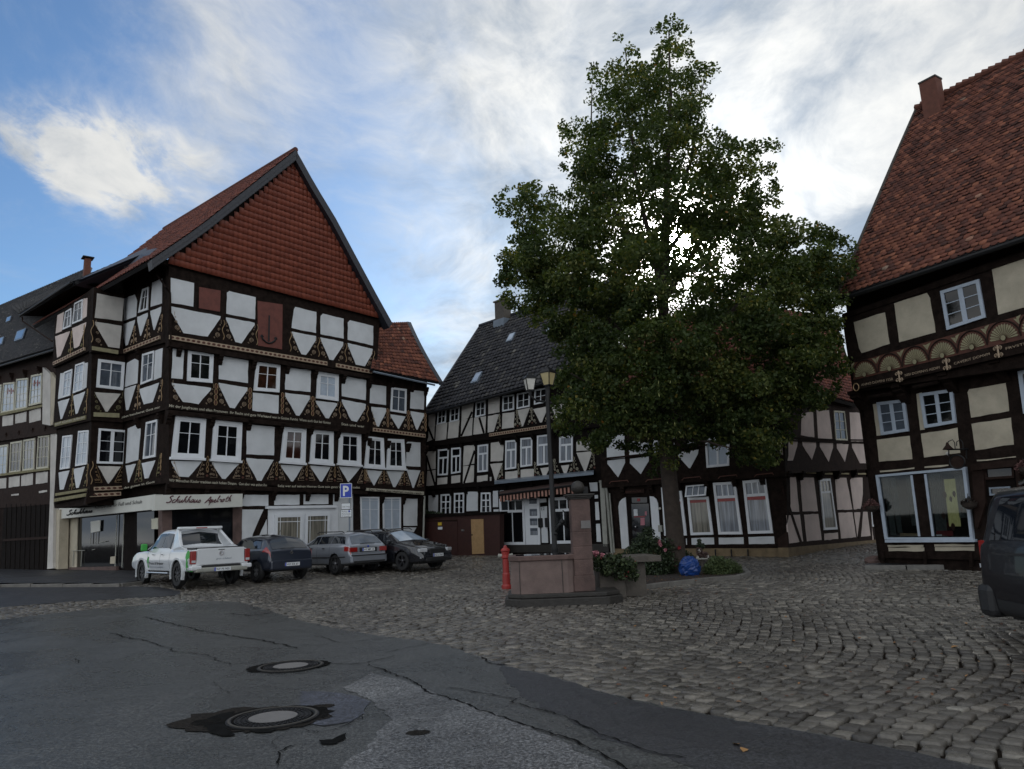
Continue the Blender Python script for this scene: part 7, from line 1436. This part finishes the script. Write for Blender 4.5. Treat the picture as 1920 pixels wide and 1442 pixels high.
mb.build('bracket', 'metal_black', t); mb = MB(); mb.lathe([(.02, .12), (.05, .04), (.13, -.06), (.13, -.07)], D.pt(1777, 838, .7), 16); mb.build('lamp_shade', 'timber_brown', t); mb = MB(); mb.sphere(D.pt(1777, 850, .7), .05); mb.build('bulb', 'lamp_glass', t)
# hanging flower baskets
for x, y, lb, m_ in ((1634, 950, 'hanging basket of withered reddish flowers on the corner post of the fan house', 'petal_dim'), (1817, 944, 'brown half round flower basket on the wall right of the shop window', 'bark'), (1921, 878, 'reddish hanging flowers beside the house door at the right edge', 'petal_dim')):
    if 'petal_dim' not in MATS: mat('petal_dim', (.12, .055, .05), .8)
    c_ = D.pt(x, y, .35); t = thing('flower_basket', lb, 'flower basket', c_, 0, 'flower baskets on the fan house')
    mb = MB(); mb.lathe([(.05, -.16), (.16, -.08), (.20, .02), (.18, .02)], c_, 16); mb.build('basket', 'bark', t); leafcloud('flowers', m_, t, [c_ + [0, 0, .08], c_ + [-.15, 0, .02], c_ + [.15, 0, .02]], [.15, .1, .1] if m_ != 'bark' else [.1, .06, .06], 500 if m_ != 'bark' else 200, .022, seed=x)
    mb = MB(); mb.tube([D.pt(x, y, .0) + [0, 0, .25], c_ + [0, 0, .25], c_ + [0, 0, .0]], .01, 5); mb.build('hook', 'metal_black', t)
# broken stone at the corner of the terrace
mb = MB(); mb.sphere((0, 0, 0), 1., 10, 7); v = np.array(mb.v); v = v * (1 + .25 * np.sin(v @ np.array([3., 5., 2.]))[:, None]) * [.28, .18, .16]; v += G(1641, 1062) + [0, 0, .12]; mb.v = [tuple(q) for q in v]; tag(mb.build('guard_stone', 'stone_red'), 'rounded reddish guard stone at the foot of the fan house corner post', 'stone')
# fallen leaves
n = 520; pts = []
for k in range(n):
    if k < 260: x = 1200 + rng.random() * 180; y = 1101 - (x - 1200) * .09 - rng.random() * 12 + (rng.random() < .4) * rng.random() * 22
    else: x = 1150 + rng.random() * 770; y = 1085 + rng.random() ** 1.5 * 240
    q = G(x, y); pts.append([q[0], q[1], q[2] + (.085 if (k < 260 and y < 1100) else .012)])
mat('leaf_fallen', (.3, .13, .04), .8, attr='rnd', stops=[(0, (.05, .022, .012)), (.7, (.14, .05, .018)), (1, (.32, .17, .06))])
o = leaves('fallen_leaves', 'leaf_fallen', None, np.array(pts), .019, np.random.default_rng(2), 4.); tag(o, 'scattered brown fallen leaves on the cobbles and soil under the tree', 'leaves', kind='stuff')
for x, y in ((1381, 1394), (1395, 1405), (1790, 1212)):
    q = G(x, y, .012); o = leaves('fallen_leaf', 'leaf_fallen', None, np.array([q]), .038, np.random.default_rng(x), 6., rnd=np.array([1.])); tag(o, 'single pale dry leaf lying on the %s' % ('asphalt, nearer the camera' if y == 1405 else 'asphalt, farther of two' if y == 1394 else 'cobbles before the van'), 'leaf')
# ================================================================ linden tree
tb = G(1272, 1078); TY = tb[1]; t = thing('linden_tree', 'tall dense linden tree standing in the planting bed in the middle of the square', 'tree', tb)
OUT = [(1250, 28), (1272, 34), (1288, 50), (1297, 85), (1312, 118), (1348, 118), (1353, 160), (1332, 200), (1337, 232), (1385, 262), (1440, 256), (1468, 275), (1450, 310), (1458, 345), (1475, 380), (1452, 398), (1500, 405), (1560, 425), (1598, 458), (1622, 510), (1605, 560), (1585, 600), (1580, 650), (1600, 690), (1575, 730), (1545, 770), (1500, 790), (1478, 830), (1452, 878), (1400, 888), (1375, 862), (1320, 828), (1300, 850), (1278, 850), (1262, 880), (1235, 905), (1215, 885), (1205, 850), (1150, 842), (1115, 850), (1060, 828), (1030, 800), (1036, 740), (1040, 690), (1030, 640), (985, 600), (942, 578), (926, 530), (920, 490), (948, 455), (962, 420), (925, 392), (918, 365), (945, 345), (1000, 343), (1048, 355), (1050, 300), (1040, 235), (1085, 215), (1098, 190), (1098, 125), (1130, 112), (1150, 108), (1152, 62), (1172, 50), (1192, 80), (1205, 108), (1222, 100), (1218, 58)]
OP = np.array(OUT, float)
def edist(x, y):
    A = OP; Bq = np.roll(OP, -1, 0); d = Bq - A; tt = np.clip(((x - A[:, 0]) * d[:, 0] + (y - A[:, 1]) * d[:, 1]) / (d ** 2).sum(1), 0, 1); return np.sqrt(((x - A[:, 0] - tt * d[:, 0]) ** 2 + (y - A[:, 1] - tt * d[:, 1]) ** 2).min())
rg = np.random.default_rng(21); CEN = []; RAD = []; tries = 0
pm = FPX / TY
while len(CEN) < 1500 and tries < 60000:
    tries += 1; x, y = 915 + rg.random() * 710, 28 + rg.random() * 880
    if not inpoly(np.array([x]), np.array([y]), OUT)[0]: continue
    e = edist(x, y); r = .17 + .40 * rg.random() * min(1., e / 50.); 
    if e < r * pm * .5: continue
    if len(CEN) % 3 and e > 90 and rg.random() < .35: continue
    hd = min(3.7, .35 + 1.9 * math.sqrt(e / pm)); dd = (rg.random() * 2 - 1); dd = math.copysign(abs(dd) ** .6, dd) * hd
    if y > 600 and dd > 1.5 and rg.random() < .6: dd = -dd
    # project at the deeper distance so the crown keeps its true outline from the side too
    P_ = at_dist(x, y, TY); c0 = P_ + np.array([0, dd, 0]) * 1.; k = (TY + dd) / TY; c0 = np.array([P_[0] * (1 + (k - 1) * .8), TY + dd, EYE[2] + (P_[2] - EYE[2]) * (1 + (k - 1) * .8)])
    WT = globals().setdefault('WT', []); WT.append(.62 if y < 330 else (.8 if y < 480 else 1.))
    CEN.append(c0); RAD.append((r * 1.15, r * 1.15, r * .8))
CEN = np.array(CEN); RAD = np.array(RAD); print('clumps', len(CEN), tries)
def linden(n, seed):
    g = np.random.default_rng(seed); w = RAD.prod(1) ** .72 * np.array(WT); idx = g.choice(len(CEN), n, p=w / w.sum()); d = g.normal(0, 1, (n, 3)); d /= np.linalg.norm(d, axis=1)[:, None]; rr = g.random(n) ** .42
    return CEN[idx] + d * rr[:, None] * RAD[idx], idx, g
Cl, idx, g = linden(200000, 3)
cl_r = g.random(len(CEN)) ; _d = Cl - EYE; _a = np.degrees(np.arccos(np.clip((_d @ SUN) / np.linalg.norm(_d, axis=1), -1, 1))); _k = g.random(len(Cl)) > .97 * np.exp(-(_a / .85) ** 2); Cl = Cl[_k]; idx = idx[_k]
rl = np.clip(cl_r[idx] * .55 + g.random(len(idx)) * .45, 0, .93); au = g.random(len(idx)) < .010; rl[au] = .93 + .07 * g.random(au.sum())
warm = (np.linalg.norm(CEN - at_dist(1540, 515, TY), axis=1) < 1.0) | (np.linalg.norm(CEN - at_dist(1370, 840, TY - 2), axis=1) < .5) | (np.linalg.norm(CEN - at_dist(1330, 570, TY - 1), axis=1) < .5); wi = warm[idx] & (g.random(len(idx)) < .5); rl[wi] = .9 + .08 * g.random(wi.sum())
# leaf material with light passing through
m = MATS['leaf']; nt_ = m.node_tree; Bn = NB(nt_); pr = [n for n in nt_.nodes if n.type == 'BSDF_PRINCIPLED'][0]; ot = [n for n in nt_.nodes if n.type == 'OUTPUT_MATERIAL'][0]
src = pr.inputs['Base Color'].links[0].from_socket; tl = Bn.n('ShaderNodeBsdfTranslucent', i_0=Bn.mix(1., src, (1.5, 1.6, .7), 'MULTIPLY')); mx = Bn.n('ShaderNodeMixShader', i_0=.35, i_1=pr.outputs[0], i_2=tl.outputs[0]); nt_.links.new(mx.outputs[0], ot.inputs[0]); pr.inputs['Specular IOR Level'].default_value = .3
cr_ = leaves('crown', 'leaf', t, Cl, .043, g, .15, rnd=rl)
Cb, idx, g = linden(9000, 5); Cb = Cb[(Cb[:, 1] < TY + .5)]; mat('bract', (.26, .27, .09), .6)
n = len(Cb); A = g.normal(0, .35, (n, 3)); A[:, 2] = -1; A /= np.linalg.norm(A, axis=1)[:, None]; W_ = np.cross(A, g.normal(0, 1, (n, 3))); W_ /= np.linalg.norm(W_, axis=1)[:, None]; s_ = .045 * (.6 + .8 * g.random(n))[:, None]
P_ = np.stack([Cb, Cb + A * s_ + W_ * s_ * .22, Cb + A * s_ * 2.2, Cb + A * s_ - W_ * s_ * .22], 1); o4 = (np.arange(n) * 4)[:, None]; npmesh('seed_bracts', P_.reshape(-1, 3), [o4 + np.array([0, 1, 2, 3])], 'bract', cr_)
def limb(pts, r0, r1, name='limb', par=None):
    P = np.array([at_dist(x, y, TY + d) for x, y, d in pts]); k = np.linspace(0, len(P) - 1, (len(P) - 1) * 5 + 1); Q = np.stack([np.interp(k, range(len(P)), P[:, i]) for i in range(3)], 1)
    for _ in range(3): Q[1:-1] = (Q[:-2] + 2 * Q[1:-1] + Q[2:]) / 4
    Q[1:-1] += rng.normal(0, .02, (len(Q) - 2, 3)); mb = MB(); mb.tube(Q, np.linspace(r0, r1, len(Q)), 10); return mb.build(name, 'bark', par or t, smooth=True)
P = [(1272, 1082, 0), (1268, 1045, 0), (1264, 990, 0), (1258, 930, 0), (1252, 870, 0), (1246, 780, 0)]
Q = np.array([at_dist(x, y, TY + d) for x, y, d in P]); mb = MB(); mb.tube(Q, [.42, .29, .265, .25, .24, .22], 16); tr_ = mb.build('trunk', 'bark', t, smooth=True)
limb([(1246, 790, 0), (1244, 650, .1), (1246, 480, 0), (1250, 380, 0), (1252, 290, 0), (1258, 180, 0), (1254, 60, 0)], .21, .02)
for pts, r0 in (([(1247, 600, 0), (1225, 480, 0), (1200, 370, -.2), (1180, 250, 0), (1172, 90, 0)], .11), ([(1248, 560, 0), (1300, 470, 0), (1350, 400, .2), (1420, 300, 0)], .11), ([(1246, 700, 0), (1350, 600, -.4), (1450, 520, 0), (1560, 460, .2)], .13), ([(1246, 720, 0), (1140, 600, 0), (1050, 500, .3), (960, 380, .2)], .13),
    ([(1250, 420, 0), (1290, 330, 0), (1310, 220, .1), (1320, 150, 0)], .07), ([(1246, 520, 0), (1170, 430, .3), (1110, 320, 0), (1110, 160, 0)], .09), ([(1250, 800, 0), (1150, 740, -.8), (1070, 700, -1.6)], .10), ([(1252, 800, 0), (1330, 760, -.6), (1420, 780, -1.2)], .10), ([(1248, 760, 0), (1230, 690, -1.2), (1200, 600, -2.4)], .1), ([(1250, 830, 0), (1300, 820, -1.), (1370, 840, -1.8)], .07), ([(1244, 640, 0), (1130, 560, 1.4), (980, 540, 1.5)], .1), ([(1246, 700, 0), (1400, 680, 1.2), (1540, 650, 1.5)], .1), ([(1248, 480, 0), (1320, 380, -1.), (1400, 360, -1.5)], .08)): limb(pts, r0, .015)
